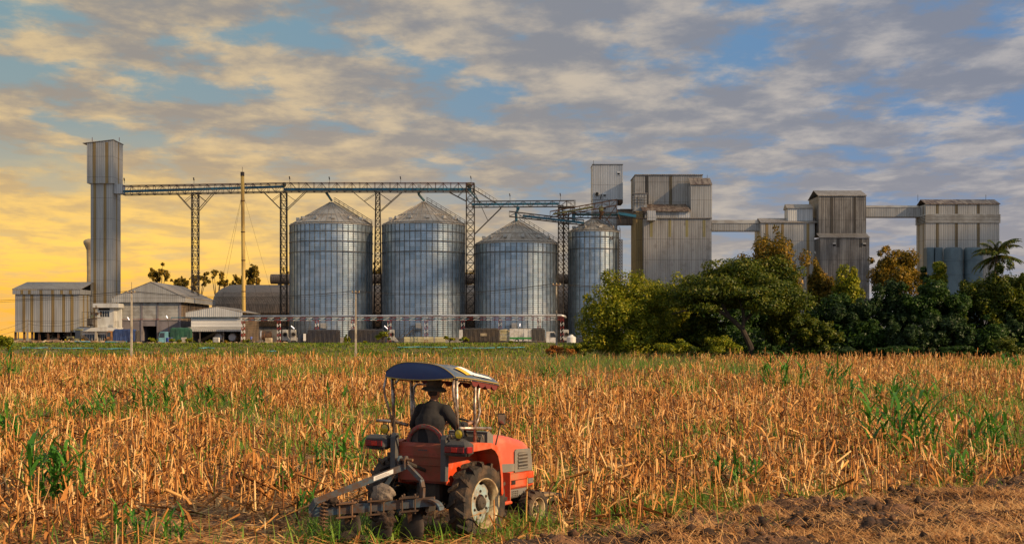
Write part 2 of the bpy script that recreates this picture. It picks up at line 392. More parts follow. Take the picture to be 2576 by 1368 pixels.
# ploughed strip: starts under the tractor and widens to the right of it
def plough_edge(x):                          # distance at which the ploughed strip ends
    return 19.95 + 0.70 * np.clip(x - .3, 0, 30) + .7 * (fbm(np.asarray(x) * 1.3, 0 * np.asarray(x) + 3, 3, 2) - .45)
def plough_mask(x, y):
    m = sstep(0, .7, plough_edge(x) - y) * sstep(.3, 2.0, x + (20.2 - y) * .9)
    return m
def plough_z(x, y):
    m = plough_mask(x, y)
    clod = np.abs(fbm(x * 1.5, y * 1.5, 5, 31) - .47) * 1.5
    lump = np.clip(fbm(x * .9 + 9, y * 1.2, 4, 77) - .42, 0, 1) * 1.05
    fine = np.abs(vnoise(x * 6, y * 6, 4) - .5) * .11 + (vnoise(x * 11, y * 11, 9) - .5) * .05 + (vnoise(x * 19, y * 19, 6) - .5) * .04
    rim = np.exp(-((plough_edge(x) - y - .55) / .55) ** 2) * sstep(2.5, 6, x); lump = lump + rim * np.clip(fbm(x * 1.1, y * 1.6, 3, 5) - .28, 0, 1) * .9
    return gz(x, y) - .10 * (1 - m) + m * (.04 + clod * .26 + lump * .40 + fine)
V, Q = grid(np.arange(-3, 17, .055), np.arange(14.5, 31, .06), plough_z)
tag(npmesh('ploughed_soil', V, Q, M['ploughed'], smooth=False), None, kind='structure')
# ---------------------------------------------------------------- blades, stalks
def blades(P, az, el, curv, ln, wd, seg=2, wtip=.1, twist=None):
    """ribbon blades: P (n,3) roots, heading az, start elevation el, bends down by curv over its length"""
    n = len(P); t = np.linspace(0, 1, seg + 1); pts = np.zeros((n, seg + 1, 3)); pts[:, 0] = P
    for i in range(seg):
        e = el - curv * (t[i] + .5 / seg); st = ln / seg
        d = np.stack([np.cos(az) * np.cos(e), np.sin(az) * np.cos(e), np.sin(e)], -1)
        pts[:, i + 1] = pts[:, i] + d * st[:, None]
    sa = az + math.pi / 2 + (twist if twist is not None else 0)
    sd = np.stack([np.cos(sa), np.sin(sa), np.zeros(n)], -1)
    wt = wtip + (1 - wtip) * (1 - t ** 1.6)
    h = sd[:, None, :] * (wd[:, None] * wt[None, :])[:, :, None] * .5
    V = np.stack([pts - h, pts + h], 2).reshape(n, -1, 3)      # (n, (seg+1)*2, 3)
    k = (seg + 1) * 2; b = (np.arange(n) * k)[:, None, None]
    q = np.array([[2 * i, 2 * i + 1, 2 * i + 3, 2 * i + 2] for i in range(seg)])[None]
    return V.reshape(-1, 3), (q + b).reshape(-1, 4)
def stalks(P, az, lean, ln, r):
    n = len(P); d = np.stack([np.cos(az) * np.sin(lean), np.sin(az) * np.sin(lean), np.cos(lean)], -1)
    T = P + d * ln[:, None]; a = np.array([0, 1, 2, 3]) * math.pi / 2 + .6
    o = np.stack([np.cos(a), np.sin(a), 0 * a], -1)
    lo = P[:, None] + o[None] * r[:, None, None]; hi = T[:, None] + o[None] * (r * .72)[:, None, None]
    hi[:, :, 2] += rng.normal(0, .02, (n, 4))
    V = np.concatenate([lo, hi], 1).reshape(-1, 3)
    q = np.array([[0, 1, 5, 4], [1, 2, 6, 5], [2, 3, 7, 6], [3, 0, 4, 7], [4, 5, 6, 7]])[None] + (np.arange(n) * 8)[:, None, None]
    return V, q.reshape(-1, 4)
def cat(parts):
    V = []; Q = []; b = 0
    for v, q_ in parts: V.append(v); Q.append(q_ + b); b += len(v)
    return np.concatenate(V), np.concatenate(Q)
def scatter(n, y0, y1, bias=1.0, wide=.40, pad=2.5):
    """roots over the part of the field between two distances, nearer ones denser with bias > 1"""
    yy = y0 + (y1 - y0) * rng.random(int(n)) ** bias
    return (rng.random(len(yy)) * 2 - 1) * (wide * yy + pad), yy
def in_tractor(x, y):                         # ground taken by the tractor, its plough and the worked strip
    c, s = math.cos(R(32)), math.sin(R(32)); X = x + .93; Y = y - 20.22
    lx = c * X - s * Y; ly = s * X + c * Y
    return ((np.abs(lx + .1) < .95) & (ly > -2.2) & (ly < 2.6)) | ((np.abs(lx - .1) < 1.5) & (ly > -4) & (ly < -.5))
def field_roots(n, y0, y1, bias, keep_plough=0.0, thin=None, sp=.6):
    x, y = scatter(n, y0, y1, bias)
    ok = ~in_tractor(x, y) | ((rng.random(len(x)) < .7) & (sp == 0))
    pm = plough_mask(x, y); ok &= (rng.random(len(x)) > pm * (1 - keep_plough))
    ok &= (rng.random(len(x)) > (1 - sstep(18.6, 21.5, y)) * sp)          # sparse, trampled strip nearest the camera
    if thin is not None: ok &= thin(x, y)
    x, y = x[ok], y[ok]; return np.stack([x, y, gz(x, y)], -1)
U = lambda a, b, n: rng.uniform(a, b, n)
rowy = lambda P: P
gap = lambda x, y: rng.random(len(x)) < np.clip(1.0 - .85 * sstep(.50, .60, fbm(x * .30 + 40, y * .20, 3, 12)), .14, 1)
crest_l = lambda x, y: rng.random(len(x)) < 1 - .78 * sstep(52, 66, y) * np.exp(-((x - 1.2) / (7.0 * 1.3)) ** 2)
P = field_roots(33000, 17.5, 83, .82, thin=lambda x, y: gap(x, y) & crest_l(x, y)); n = len(P)
lean = np.abs(rng.normal(0, .24, n)); lean = np.where(rng.random(n) < .24, U(.5, 1.1, n), lean)
hgt = U(.12, .66, n) * np.where(rng.random(n) < .06, 1.35, 1)
parts = [stalks(P, U(0, 6.283, n), lean, hgt, np.clip(rng.lognormal(-4.22, .33, n), .006, .028))]
i = rng.integers(0, n, int(n * 2.1)); B = P[i].copy(); B[:, 2] += hgt[i] * U(.15, .9, len(i)) * np.cos(lean[i])
m_ = len(i)
parts.append(blades(B, U(0, 6.283, m_), U(-.2, 1.2, m_), U(.6, 2.8, m_), U(.14, .46, m_), U(.022, .075, m_), 2, .2, U(-.9, .9, m_)))
tag(npmesh('corn_stubble', *cat(parts), M['stubble']), 'dry orange corn stubble standing all over the field', 'stubble', kind='stuff')
P = field_roots(120000, 17.5, 80, 1.2, .05, sp=0); n = len(P); P[:, 2] += U(.01, .06, n)
parts = [blades(P, U(0, 6.283, n), U(-.05, .30, n), U(-.1, .5, n), U(.12, .50, n), U(.015, .045, n), 2, .4, U(-.5, .5, n))]
Pk = field_roots(1500, 18, 60, .8); n2 = len(Pk); Pk[:, 2] += U(.03, .14, n2)
parts.append(stalks(Pk, U(0, 6.283, n2), U(1.15, 1.5, n2), U(.4, 1.1, n2), U(.008, .014, n2)))
tag(npmesh('corn_litter', *cat(parts), M['litter']), 'fallen dry corn leaves and broken stalks on the soil', 'crop litter', kind='stuff')
# hay on the ploughed strip
x = U(-2.5, 13, 260000); y = U(15.5, 29, 260000)
d_ = fbm(x * .9 + 5, y * 1.6 + 2, 4, 55); ok = (rng.random(len(x)) < plough_mask(x, y) * np.clip((d_ - .385) * 9, .05, 1) * (1 - .75 * np.exp(-((plough_edge(x) - y - .55) / .6) ** 2) * sstep(2.5, 6, x))) & (np.abs(x) < .42 * y + 1)
x, y = x[ok], y[ok]; n = len(x); P = np.stack([x, y, plough_z(x, y) + U(.0, .04, n)], -1)
tag(npmesh('dry_hay', *blades(P, U(0, 6.283, n), U(-.1, .7, n), U(.2, 1.7, n), U(.10, .40, n), U(.005, .014, n), 2, .5, U(-.5, .5, n)), M['hay']), 'pale dry hay strewn over the dark ploughed soil', 'hay', kind='stuff')
# green grass: a fringe in front of the tractor and along the ploughed edge, patches through the field
x = U(-8.2, 9, 90000); y = U(18.0, 27, 90000)
fr = np.exp(-((y - (19.35 + .10 * np.abs(x - .5))) / .46) ** 2) * sstep(-3.4, -1.6, x) * (1 - sstep(2.0, 4.5, x)) * .26 * (.30 + 1.1 * (fbm(x * 1.4, y * 1.2, 3, 91) > .42)) + np.exp(-((y - plough_edge(x) - .3) / .55) ** 2) * sstep(1.0, 3, x) * .5 * (fbm(x * .8, y, 2, 8) > .42) \
   + .5 * sstep(.52, .64, fbm(x * .45 + 11, y * .35, 3, 21)) * (1 - plough_mask(x, y)) + .035 * (y < 20.5) * (1 - plough_mask(x, y))
ok = (rng.random(len(x)) < fr); x, y = x[ok], y[ok]; n = len(x); P = np.stack([x, y, gz(x, y)], -1)
parts = [blades(P, U(0, 6.283, n), U(.8, 1.55, n), U(.3, 2.2, n), U(.12, .56, n), U(.008, .024, n), 4, .08)]
x, y = scatter(80000, 24, 82, .85); fr = sstep(.44, .56, fbm(x * .30 + 40, y * .20, 3, 12)) * .9 + .5 * sstep(60, 72, y) * np.exp(-((x + .5) / 11) ** 2) + .12
ok = rng.random(len(x)) < fr * .6; x, y = x[ok], y[ok]; n = len(x); P = np.stack([x, y, gz(x, y)], -1)
parts.append(blades(P, U(0, 6.283, n), U(1.0, 1.5, n), U(.2, 1.5, n), U(.35, .8, n), U(.016, .038, n), 3, .08))
tag(npmesh('green_grass', *cat(parts), M['grass']), 'bright green grass fringing the stubble and growing in patches', 'grass', kind='stuff')
x, y = scatter(16000, 58, 84, 1); ok = rng.random(len(x)) < .9 * np.exp(-((x - 2.5) / 9.5) ** 2) * sstep(58, 68, y); x, y = x[ok], y[ok]; n = len(x)
P = np.stack([x, y, gz(x, y)], -1)
tag(npmesh('seed_grass', *blades(P, U(-.5, .5, n), U(1.1, 1.5, n), U(.3, 1.2, n), U(.45, .85, n), U(.02, .05, n), 3, .5), M['drygrass']), 'pale seeding grass along the far edge of the field', 'grass', kind='stuff')
# grass on the bank
x = U(-140, 75, 75000); y = U(296, 326, 75000); ok = rng.random(len(x)) < .35 + .9 * (fbm(x * .1, y * .2, 3, 9) - .3); x, y = x[ok], y[ok]; n = len(x); P = np.stack([x, y, gz(x, y)], -1)
tag(npmesh('bank_grass', *blades(P, U(0, 6.283, n), U(.9, 1.5, n), U(.3, 1.4, n), U(.25, .8, n) * (1 - .55 * sstep(318, 326, y)), U(.10, .26, n), 2, .15), M['bankgrass']), 'rough green and brown grass on the bank below the yard', 'grass', kind='stuff')
# ---------------------------------------------------------------- separate green maize plants in the stubble
MZ = [(230, 1066, 70, 85, 'broad-leaved green maize plant in the stubble at upper left'), (392, 1042, 78, 110, 'dense green maize clump in the stubble below the gabled warehouse'),
      (528, 1036, 58, 70, 'low green maize tuft in the stubble below the chimney'), (655, 1038, 50, 55, 'thin green maize plant in the stubble below the pipe rack end'),
      (868, 1020, 45, 50, 'small green maize sprig in the stubble left of the tractor canopy'), (1978, 990, 82, 100, 'bushy green maize clump near the trees at upper right'),
      (2102, 978, 62, 75, 'green maize clump just right of the bushy one near the trees'), (2262, 1030, 75, 110, 'wide green maize clump in the stubble below the round golden tree'),
      (2268, 1150, 150, 130, 'largest green maize clump, tall in the right half of the stubble'), (856, 1195, 88, 95, 'dark green maize plant close to the left of the tractor'),
      (145, 1270, 150, 110, 'tall green maize plant at lower left of the field'), (20, 965, 66, 50, 'upright green maize at the left edge near the bank'),
      (22, 1120, 84, 50, 'green maize at the left edge halfway down the field'), (1846, 1225, 70, 120, 'green maize with arching leaves beside the ploughed soil'),
      (2500, 1150, 100, 90, 'pale green maize plant near the right edge'), (310, 1366, 85, 90, 'young green maize in the trampled strip at the bottom left'),
      (445, 1362, 62, 60, 'single-stemmed young maize at the bottom, right of another'), (770, 1296, 66, 60, 'dark maize beside the left end of the plough'),
      (2545, 940, 45, 60, 'green maize tuft below the palm at far right'), (1395, 965, 40, 60, 'low green weeds behind the right side of the tractor canopy'),
      (700, 1240, 60, 50, 'sparse green maize between the plough and the left field'), (2290, 975, 45, 60, 'small green maize below the dark trees at right'),
      (100, 1200, 55, 60, 'short green maize above the tall one at lower left'), (1725, 1110, 46, 50, 'small green maize in the middle of the right stubble'),
      (2430, 1215, 70, 80, 'green maize at the edge of the ploughed soil on the right')]
for (u, v, h, wpx, lab) in MZ:
    x0, y0, z0 = ground_at(u, v); s_ = y0 / F * 1.15; ns = max(4, int(wpx / 7)); sp = wpx * s_ * .30; pr = []
    n = ns; P = np.stack([x0 + rng.normal(0, sp, n), y0 + rng.normal(0, sp, n), np.full(n, z0)], -1); P[0, :2] = (x0, y0); P[:, 2] = gz(P[:, 0], P[:, 1])
    hh = h * s_ * U(.55, .95, n); lean = np.abs(rng.normal(0, .12, n)); az = U(0, 6.283, n)
    pr.append(stalks(P, az, lean, hh, np.full(n, .011)))
    k = 7; i = np.repeat(np.arange(n), k); f = np.tile(np.linspace(.12, 1, k), n) + rng.normal(0, .04, n * k)
    D = np.stack([np.cos(az) * np.sin(lean), np.sin(az) * np.sin(lean), np.cos(lean)], -1)
    B = P[i] + D[i] * (hh[i] * np.clip(f, .05, 1))[:, None]; m_ = len(i)
    pr.append(blades(B, U(0, 6.283, m_), U(.85, 1.35, m_), U(1.0, 2.3, m_), hh[i] * U(.55, 1.05, m_), np.clip(h * s_ * .07, .032, .065) * U(.7, 1.3, m_), 5, .06))
    tag(npmesh('maize_plant', *cat(pr), M['maize'], off=(x0, y0, z0)), lab, 'maize plant', 'green maize plants left in the stubble')

# broken clods and crumbs on the ploughed strip
x = U(-2, 13, 7000); y = U(15.5, 29, 7000); ok = (rng.random(len(x)) < plough_mask(x, y)) & (np.abs(x) < .42 * y + 1); x, y = x[ok], y[ok]; n = len(x)
oc = np.array([(1, 0, 0), (0, 1, 0), (-1, 0, 0), (0, -1, 0), (.7, .7, .75), (-.7, .7, .7), (-.7, -.7, .8), (.7, -.7, .7), (0, 0, 1.05), (0, 0, -.6)], float); ti = np.array([(0, 4, 7), (1, 5, 4), (2, 6, 5), (3, 7, 6), (4, 8, 7), (5, 8, 4), (6, 8, 5), (7, 8, 6), (0, 1, 4), (1, 2, 5), (2, 3, 6), (3, 0, 7)])
s_ = (.016 + .055 * rng.random(n) ** 3.2)[:, None, None] * (1 + rng.normal(0, .34, (n, 10, 3))) * rng.uniform(.5, 1.5, (n, 1, 3)); P = np.stack([x, y, plough_z(x, y) + .01], -1)
tag(npmesh('soil_crumbs', (P[:, None] + oc[None] * s_).reshape(-1, 3), (ti[None] + (np.arange(n) * 10)[:, None, None]).reshape(-1, 3), M['ploughed']), 'broken clods and crumbs of turned earth', 'soil crumbs', kind='stuff')

# long pale stalks that lie across the stubble
for (ua, va, ub, vb, rise, lab) in ((330, 1222, 500, 1156, .42, 'long pale broken stalk leaning over the stubble left of the tractor, upper one'), (372, 1232, 498, 1168, .40, 'long pale broken stalk just under a parallel one left of the tractor'), (2040, 1290, 2110, 1242, .25, 'pale broken stalk at the edge of the ploughed soil'), (2310, 1130, 2345, 1196, .1, 'dark leaning stalk beside the largest green maize clump'), (640, 1345, 700, 1290, .3, 'pale bent stalk in front of the plough')):
    a = ground_at(ua, va); c_ = ground_at(ub, vb); Yc = a[1] + min(.8, max(-.8, c_[1] - a[1])); e_ = Vector((wx(ub, Yc), Yc, wz(vb, Yc))); p = Vector(a) + Vector((0, 0, .05))
    tag(MB().tube([p, p.lerp(e_, .5) + Vector((0, 0, -.02)), e_], [.018, .016, .009], 6).build('fallen_stalk', M['litter']), lab, 'stalk', 'fallen stalks')
# ================================================================ the plant: buildings
def part(name, m, root, *boxes, **kw):
    b = MB()
    for q_ in boxes: b.box(*q_)
    return b.build(name, m, root, **kw)
def ux(u0, u1, v0, v1, Y0, Y1):              # a box whose front face fills these columns and rows at distance Y0
    return (wx(u0, Y0), wx(u1, Y0), Y0, Y1, wz(v1, Y0), wz(v0, Y0))
def strips(root, m, us, v0, v1, Y, wpx, name='skylight_strip'):
    for u in us: part(name, m, root, (wx(u - wpx / 2, Y), wx(u + wpx / 2, Y), Y - .035, Y + .05, wz(v1, Y), wz(v0, Y)))
def side_strips(root, m, xs, ys, z0, z1, wd, sgn, name='skylight_strip'):
    for y in ys: part(name, m, root, (min(xs, xs + sgn * .035), max(xs, xs + sgn * .035), y - wd / 2, y + wd / 2, z0, z1))
def gable(mb, x0, x1, y0, y1, ze, zr, th=.18, over=.0):       # gable roof, ridge along y
    xc = (x0 + x1) / 2
    mb.prism([(x0 - over, ze), (xc, zr), (x1 + over, ze), (x1 + over, ze + th), (xc, zr + th), (x0 - over, ze + th)], 'y', y0, y1)
def shed(mb, x0, x1, y0, y1, za, zb, th=.2):                   # roof falling from za at y0 to zb at y1
    mb.prism([(y0, za), (y1, zb), (y1, zb + th), (y0, za + th)], 'x', x0, x1)
# --- low warehouse on columns, far left
r = thing('warehouse', 'low ochre-striped warehouse on columns at the far left', 'warehouse', (wx(120, 372), 372, YARD))
x0, x1 = wx(38, 372), wx(200, 372)
part('wall', M['panel'], r, (x0, x1, 372, 394, wz(835, 372), wz(736, 372)))
strips(r, M['ochre'], [60, 80, 104, 133, 160, 181], 738, 834.6, 372, 7.5)
side_strips(r, M['ochre'], x1, [375.5, 379], wz(835, 372), wz(736, 372), .9, 1)
part('fascia', M['panel'], r, (x0 - .5, x1 + .3, 371.4, 371.9, wz(740, 372), wz(729, 372)))
strips(r, M['ochre'], [55, 74, 103, 132, 155, 177], 729.5, 739.5, 371.4, 7)
part('eaves_band', M['panel_grey'], r, (x1 + .04, x1 + .3, 372, 394, wz(740, 372), wz(728, 372)))
b = MB(); b.prism([(371.3, wz(729, 372) + .02), (383, wz(711, 383)), (394.5, wz(729, 372)), (394.5, wz(729, 372) + .2), (383, wz(711, 383) + .2), (371.3, wz(729, 372) + .22)], 'x', x0 - .6, x1 + .5)
b.build('roof', M['roof'], r)
for u in (40, 62, 82, 100, 122, 148, 172, 197): part('column', M['steel_rust'], r, (wx(u, 373) - .25, wx(u, 373) + .25, 372.5, 373, YARD, wz(834, 373)))
part('back_wall', M['dark'], r, (x0 + .3, x1 - .2, 386, 386.2, YARD, wz(834, 372) - .02))
# --- tall elevator tower
r = thing('elevator_tower', 'tallest tower, pale cladding with ochre strips and wider head', 'tower', (wx(255, 383), 383, YARD))
x0, x1 = wx(228, 383), wx(283, 383); zs = wz(461, 383)
part('shaft', M['panel'], r, (x0, x1, 383, 391, YARD, zs))
strips(r, M['ochre'], [238.5, 264], 462, 845, 383, 7); side_strips(r, M['ochre'], x1, [387], YARD, zs - .1, 1.1, 1)
Yh = 382.2; h0, h1 = wx(218.5, Yh), wx(284.5, Yh)
b = MB(); b.prism([(h0, wz(461, Yh)), (h1, wz(461, Yh)), (h1, wz(352.5, Yh)), (h0, wz(360, Yh))], 'y', Yh, 391.8); b.build('head_house', M['panel'], r)
strips(r, M['ochre'], [237, 268.5], 358, 461, Yh, 7.5); side_strips(r, M['ochre'], h1, [387.5], wz(461, Yh), wz(353, Yh), 1.0, 1)
b = MB(); b.prism([(h0 - 1.1, wz(361.5, Yh)), (h1 + .2, wz(352.5, Yh)), (h1 + .2, wz(351, Yh)), (h0 - 1.1, wz(360, Yh))], 'y', Yh - .3, 392); b.build('roof', M['roof'], r)
for u in (232, 300): MB().bar(W(u, 356, 388), W(u, 346, 388), .12).build('beacon_mast', M['red'], r)
part('side_hatch', M['panel_white'], r, (x1 + .05, x1 + 2.2, 384, 387.5, wz(487, 384), wz(463, 384)))
# --- water tower behind it
b = MB(); c = (wx(219, 430), 432, 0)
zt = lambda v: wz(v, 430)
pr = [(.9, YARD), (.62, zt(680)), (.75, zt(628)), (1.25, zt(618)), (1.65, zt(612)), (1.70, zt(606)), (1.2, zt(602)), (.5, zt(600)), (.02, zt(599))]
r = thing('water_tower', 'slim cream water tower with a flared bowl behind the tallest tower', 'water tower', (c[0], c[1], YARD))
MB().lathe(pr[:3], 18, (c[0], c[1], 0)).build('stem', M['cream'], r, smooth=True)
MB().lathe(pr[2:], 18, (c[0], c[1], 0)).build('bowl', M['cream'], r, smooth=True)
# --- gabled warehouse with louvres
Y = 355; r = thing('gabled_warehouse', 'gabled warehouse with three pale louvre panels and a dark doorway', 'warehouse', (wx(378, Y), Y, YARD))
x0, x1 = wx(300.5, Y), wx(455, Y); Yb = 389
part('wall', M['render_grey'], r, (x0, wx(359, Y), Y, Yb, YARD, wz(807, Y)), (wx(395, Y), x1, Y, Yb, YARD, wz(807, Y)), (wx(359, Y), wx(395, Y), Y, Yb, wz(820, Y), wz(807, Y)))
part('upper_wall', M['dark'], r, (x0 + .3, x1 - .3, Y + .6, Yb, wz(806.5, Y), wz(759, Y)))
part('doorway', M['dark'], r, (wx(359, Y), wx(395, Y), Y + 6, Y + 6.1, YARD, wz(820, Y)))
for u in (302.5, 357, 397, 453): part('pilaster', M['render_grey'], r, (wx(u - 2.2, Y), wx(u + 2.2, Y), Y - .22, Y + .3, YARD, wz(759, Y)))
def louvre(root, x0, x1, y, z0, z1, n, m, axis='x'):
    b = MB()
    for i in range(n):
        za = z0 + (z1 - z0) * i / n; h = (z1 - z0) / n
        if axis == 'x': b.prism([(y - .12, za), (y - .02, za + h * .9), (y + .04, za + h * .9), (y - .04, za)], 'x', x0, x1)
        else: b.prism([(y + .12, za), (y + .02, za + h * .9), (y - .04, za + h * .9), (y + .04, za)], 'y', x0, x1)
    return b.build('louvre', m, root)
for a, c_ in ((304.7, 354.8), (359.2, 394.8), (399.2, 450.8)): louvre(r, wx(a, Y), wx(c_, Y), Y, wz(806, Y), wz(760, Y), 13, M['louver'])
for a in range(4): louvre(r, Y + .6 + a * 8.4, Y + 8.2 + a * 8.4, x1 - .1, wz(825, Y), wz(760, Y), 18, M['louver_brown'], 'y')
b = MB(); e0, e1 = wx(282, Y - 1), wx(466, Y - 1); xc = wx(379, Y - 1); ze, zr, zb_ = wz(749, Y - 1), wz(710, Y - 1), wz(760, Y - 1)
b.prism([(e0, zb_), (e1, zb_), (e1, ze), (xc, zr), (e0, ze)], 'y', Y - 1, Y - .6); b.build('gable_face', M['panel'], r)
b = MB(); b.prism([(e0, ze + .02), (xc, zr + .02), (e1, ze + .02), (e1, ze + .2), (xc, zr + .2), (e0, ze + .2)], 'y', Y - 1.1, Yb + 1); b.build('roof', M['roof'], r)
part('eaves_band', M['panel_grey'], r, (e1 - .3, e1 - .02, Y - .58, Yb + .8, zb_, ze))
MB().tube([(wx(455, Y) + .1, Y - .3, wz(803, Y)), (wx(300, Y), Y - .3, wz(803, Y))], .06).build('service_pipe', M['red'], r)
# --- boiler house
Y = 345; r = thing('boiler_house', 'low gabled shed with white louvres and awning, under the chimney', 'shed', (wx(535, Y), Y, YARD))
x0, x1 = wx(481, Y), wx(609, Y); Yb = 368
louvre(r, x0, x1, Y, wz(822, Y), wz(796, Y), 7, M['white'])
part('wall', M['render_grey'], r, (x0, x1, Y + .25, Y + .5, wz(823, Y), wz(796, Y)), (x0, x0 + .3, Y + .5, Yb, wz(862, Y), wz(796, Y)))
louvre(r, Y + .5, Yb, x1 - .1, wz(858, Y), wz(796, Y), 14, M['louver_brown'], 'y')
b = MB(); e0, e1, xc = wx(467, Y - 1), wx(609.5, Y - 1), wx(545.8, Y - 1); ze, zr, zb_ = wz(786, Y - 1), wz(772, Y - 1), wz(797, Y - 1)
b.prism([(e0, zb_), (e1, zb_), (e1, ze), (xc, zr), (e0, ze)], 'y', Y - 1, Y - .7); b.build('gable_face', M['panel_white'], r)
b = MB(); b.prism([(e0, ze + .02), (xc, zr + .02), (e1, ze + .02), (e1, ze + .18), (xc, zr + .18), (e0, ze + .18)], 'y', Y - 1.05, Yb + 1); b.build('roof', M['roof'], r)
b = MB(); b.prism([(Y - 3.2, wz(833.5, Y - 3)), (Y - 3.2, wz(829, Y - 3)), (Y, wz(822.5, Y)), (Y, wz(824, Y))], 'x', wx(466, Y - 3), wx(607, Y - 3)); b.build('awning', M['panel'], r)
part('back_wall', M['dark'], r, (x0 + .4, x1 - .4, Y + 9, Y + 9.2, YARD, wz(823, Y)))
for u in (484, 503, 562, 606): part('post', M['steel_grey'], r, (wx(u, Y - 2.8) - .12, wx(u, Y - 2.8) + .12, Y - 2.9, Y - 2.65, YARD, wz(832, Y - 3)))
for u in (549, 584):
    b = MB(); c = (wx(u, Y + 3), Y + 3, wz(848, Y + 3)); rr = 11 * (Y + 3) / F
    bb = len(b.v); b.lathe([(.01, 0), (rr * .8, .0), (rr, .25), (rr, 5)], 20); b.xf(Matrix.Translation(c) @ Matrix.Rotation(R(-90), 4, 'X'), bb)
    o = b.build('boiler', M['pipe'], r, smooth=False)
MB().tube([W(431, 803, Y - .6), W(431, 799, Y - .6), W(612, 797.5, Y - .6)], .13).build('water_pipe', M['belt'], r)
# --- chimney with guys
c0, c1 = W(613.5, 790, 357), W(609.8, 434, 357)
r = thing('chimney', 'tall rusty yellow steel chimney rising from the low gabled shed', 'chimney', (c0[0], c0[1], YARD))
MB().tube([(c0[0] + .1, 357, YARD), c0, c1], [.50, .50, .44], 14).build('flue', M['chimney'], r, smooth=True)
for k in (.20, .42, .62, .84):
    p = Vector(c1).lerp(Vector(c0), k); MB().lathe([(.47, -.12), (.56, -.1), (.56, .1), (.47, .12)], 14, p).build('flange', M['steel_rust'], r)
MB().lathe([(.4, 0), (.5, 0), (.5, 1.0), (.4, 1.0)], 14, (c1[0], 357, c1[2] - .9)).build('rim', M['steel'], r)
MB().bar(c1, (c1[0], 357, c1[2] + 1.4), .08).build('lightning_rod', M['steel'], r)
for ua, va in ((545, 830), (690, 760), (665, 840), (560, 700)):
    e = W(ua, va, 363 if ua < 600 else 372); MB().tube([Vector(c1).lerp(Vector(c0), .14 if ua != 665 else .42), e], .025, 4).build('guy_wire', M['wire'], r)
# --- long curved-roof warehouse behind
r = thing('vaulted_warehouse', 'long brown vaulted warehouse behind the silos with a rounded left end', 'warehouse', (wx(900, 440), 440, YARD))
pf = [(424, 6), (422, 10), (422.6, 12.6), (424.2, 14.8), (426.5, 16.3), (434, 17.9), (445, 19.2), (456, 19.6)]
pf = [(y, z + .4) for y, z in pf]; pf2 = pf + [(912 - y, z) for y, z in pf[-2::-1]]
xl, xr = wx(552, 424), wx(1470, 424)
b = MB(); n = len(pf2)
ends = [(0.0, 1.0), (-1.6, .985), (-2.6, .94)]
vs = []
for i, (dx_, sc_) in enumerate([(xr - xl, 1.0), (0, 1.0), (-1.3, .985), (-2.2, .95), (-2.7, .90)]):
    for (y, z) in pf2: vs.append((xl + dx_, 456 + (y - 456) * sc_, 6 + (z - 6) * sc_))
b.add(vs, [(k * n + i, k * n + i + 1, (k + 1) * n + i + 1, (k + 1) * n + i) for k in range(4) for i in range(n - 1)] + [tuple(4 * n + i for i in range(n))])
b.build('roof', M['roof_brown'], r, smooth=False)
part('wall', M['concrete'], r, (xl - 1.5, xr, 425, 487, YARD, 6.5))
MB().xf(Matrix()).lathe([(.01, 0), (1.5, 0), (1.58, .05)] + [(1.58, .5 + k * 1.0) for k in range(100)], 14).xf(Matrix.Translation((wx(681, 452), 452, wz(702, 452))) @ Matrix.Rotation(R(90), 4, 'Y')).build('roof_duct', M['roof_brown'], r)
for k in range(14): MB().box(wx(700, 452) + k * 7, wx(700, 452) + k * 7 + .3, 451, 453, wz(716, 452) - 2, wz(702, 452) - 1.4).build('duct_support', M['steel'], r)
# --- two-storey white office
Y = 350; r = thing('office', 'small stained white two-storey office at the foot of the tallest tower', 'office', (wx(250, Y), Y, YARD))
A = lambda a, c_, v0, v1, d0=0, d1=8: ux(a, c_, v0, v1, Y + d0, Y + d1)
part('ground_floor', M['white_wall'], r, A(205, 212, 833, 862), A(212, 238, 833, 841), A(212, 238, 858, 862), A(238, 246, 833, 862), A(246, 268, 833, 841), A(246, 268, 858, 862), A(268, 296, 833, 862))
part('upper_floor', M['white_wall'], r, A(242, 251, 774, 823, 1), A(251, 275, 774, 782, 1), A(251, 275, 797, 823, 1), A(275, 286, 774, 823, 1), (wx(286, Y + 1) + .01, wx(296, Y + 1), Y + 4, Y + 8, wz(823, Y), wz(774, Y)))
for (a, c_, v0, v1, d_) in ((212, 238, 841, 858, .35), (246, 268, 841, 858, .35), (251, 275, 782, 797, 1.3)):
    f = part('window', M['white'], r, *[ux(a + (c_ - a) * k / 4 - .35, a + (c_ - a) * k / 4 + .35, v0, v1, Y + d_ - .06, Y + d_ + .05) for k in range(5)])
    part('pane', M['glass'], f, ux(a, c_, v0, v1, Y + d_, Y + d_ + .04))
part('ledge', M['white_wall'], r, ux(198, 292, 823.5, 833, Y - 1.4, Y + 8)); part('roof', M['white_wall'], r, ux(233, 298, 763, 773.5, Y - .2, Y + 9))
part('vent_band', M['dark'], r, ux(248, 276, 775, 780, Y + .9, Y + 1.05)); part('door', M['glass'], r, ux(287, 291, 786, 823, Y + 3.9, Y + 4.05))
b = MB()
for u in (289, 292, 295, 298): b.bar(W(u, 823, Y), W(u, 808, Y), .07)
b.bar(W(289, 808, Y), W(298, 808, Y), .07); b.build('railing', M['steel_grey'], r)
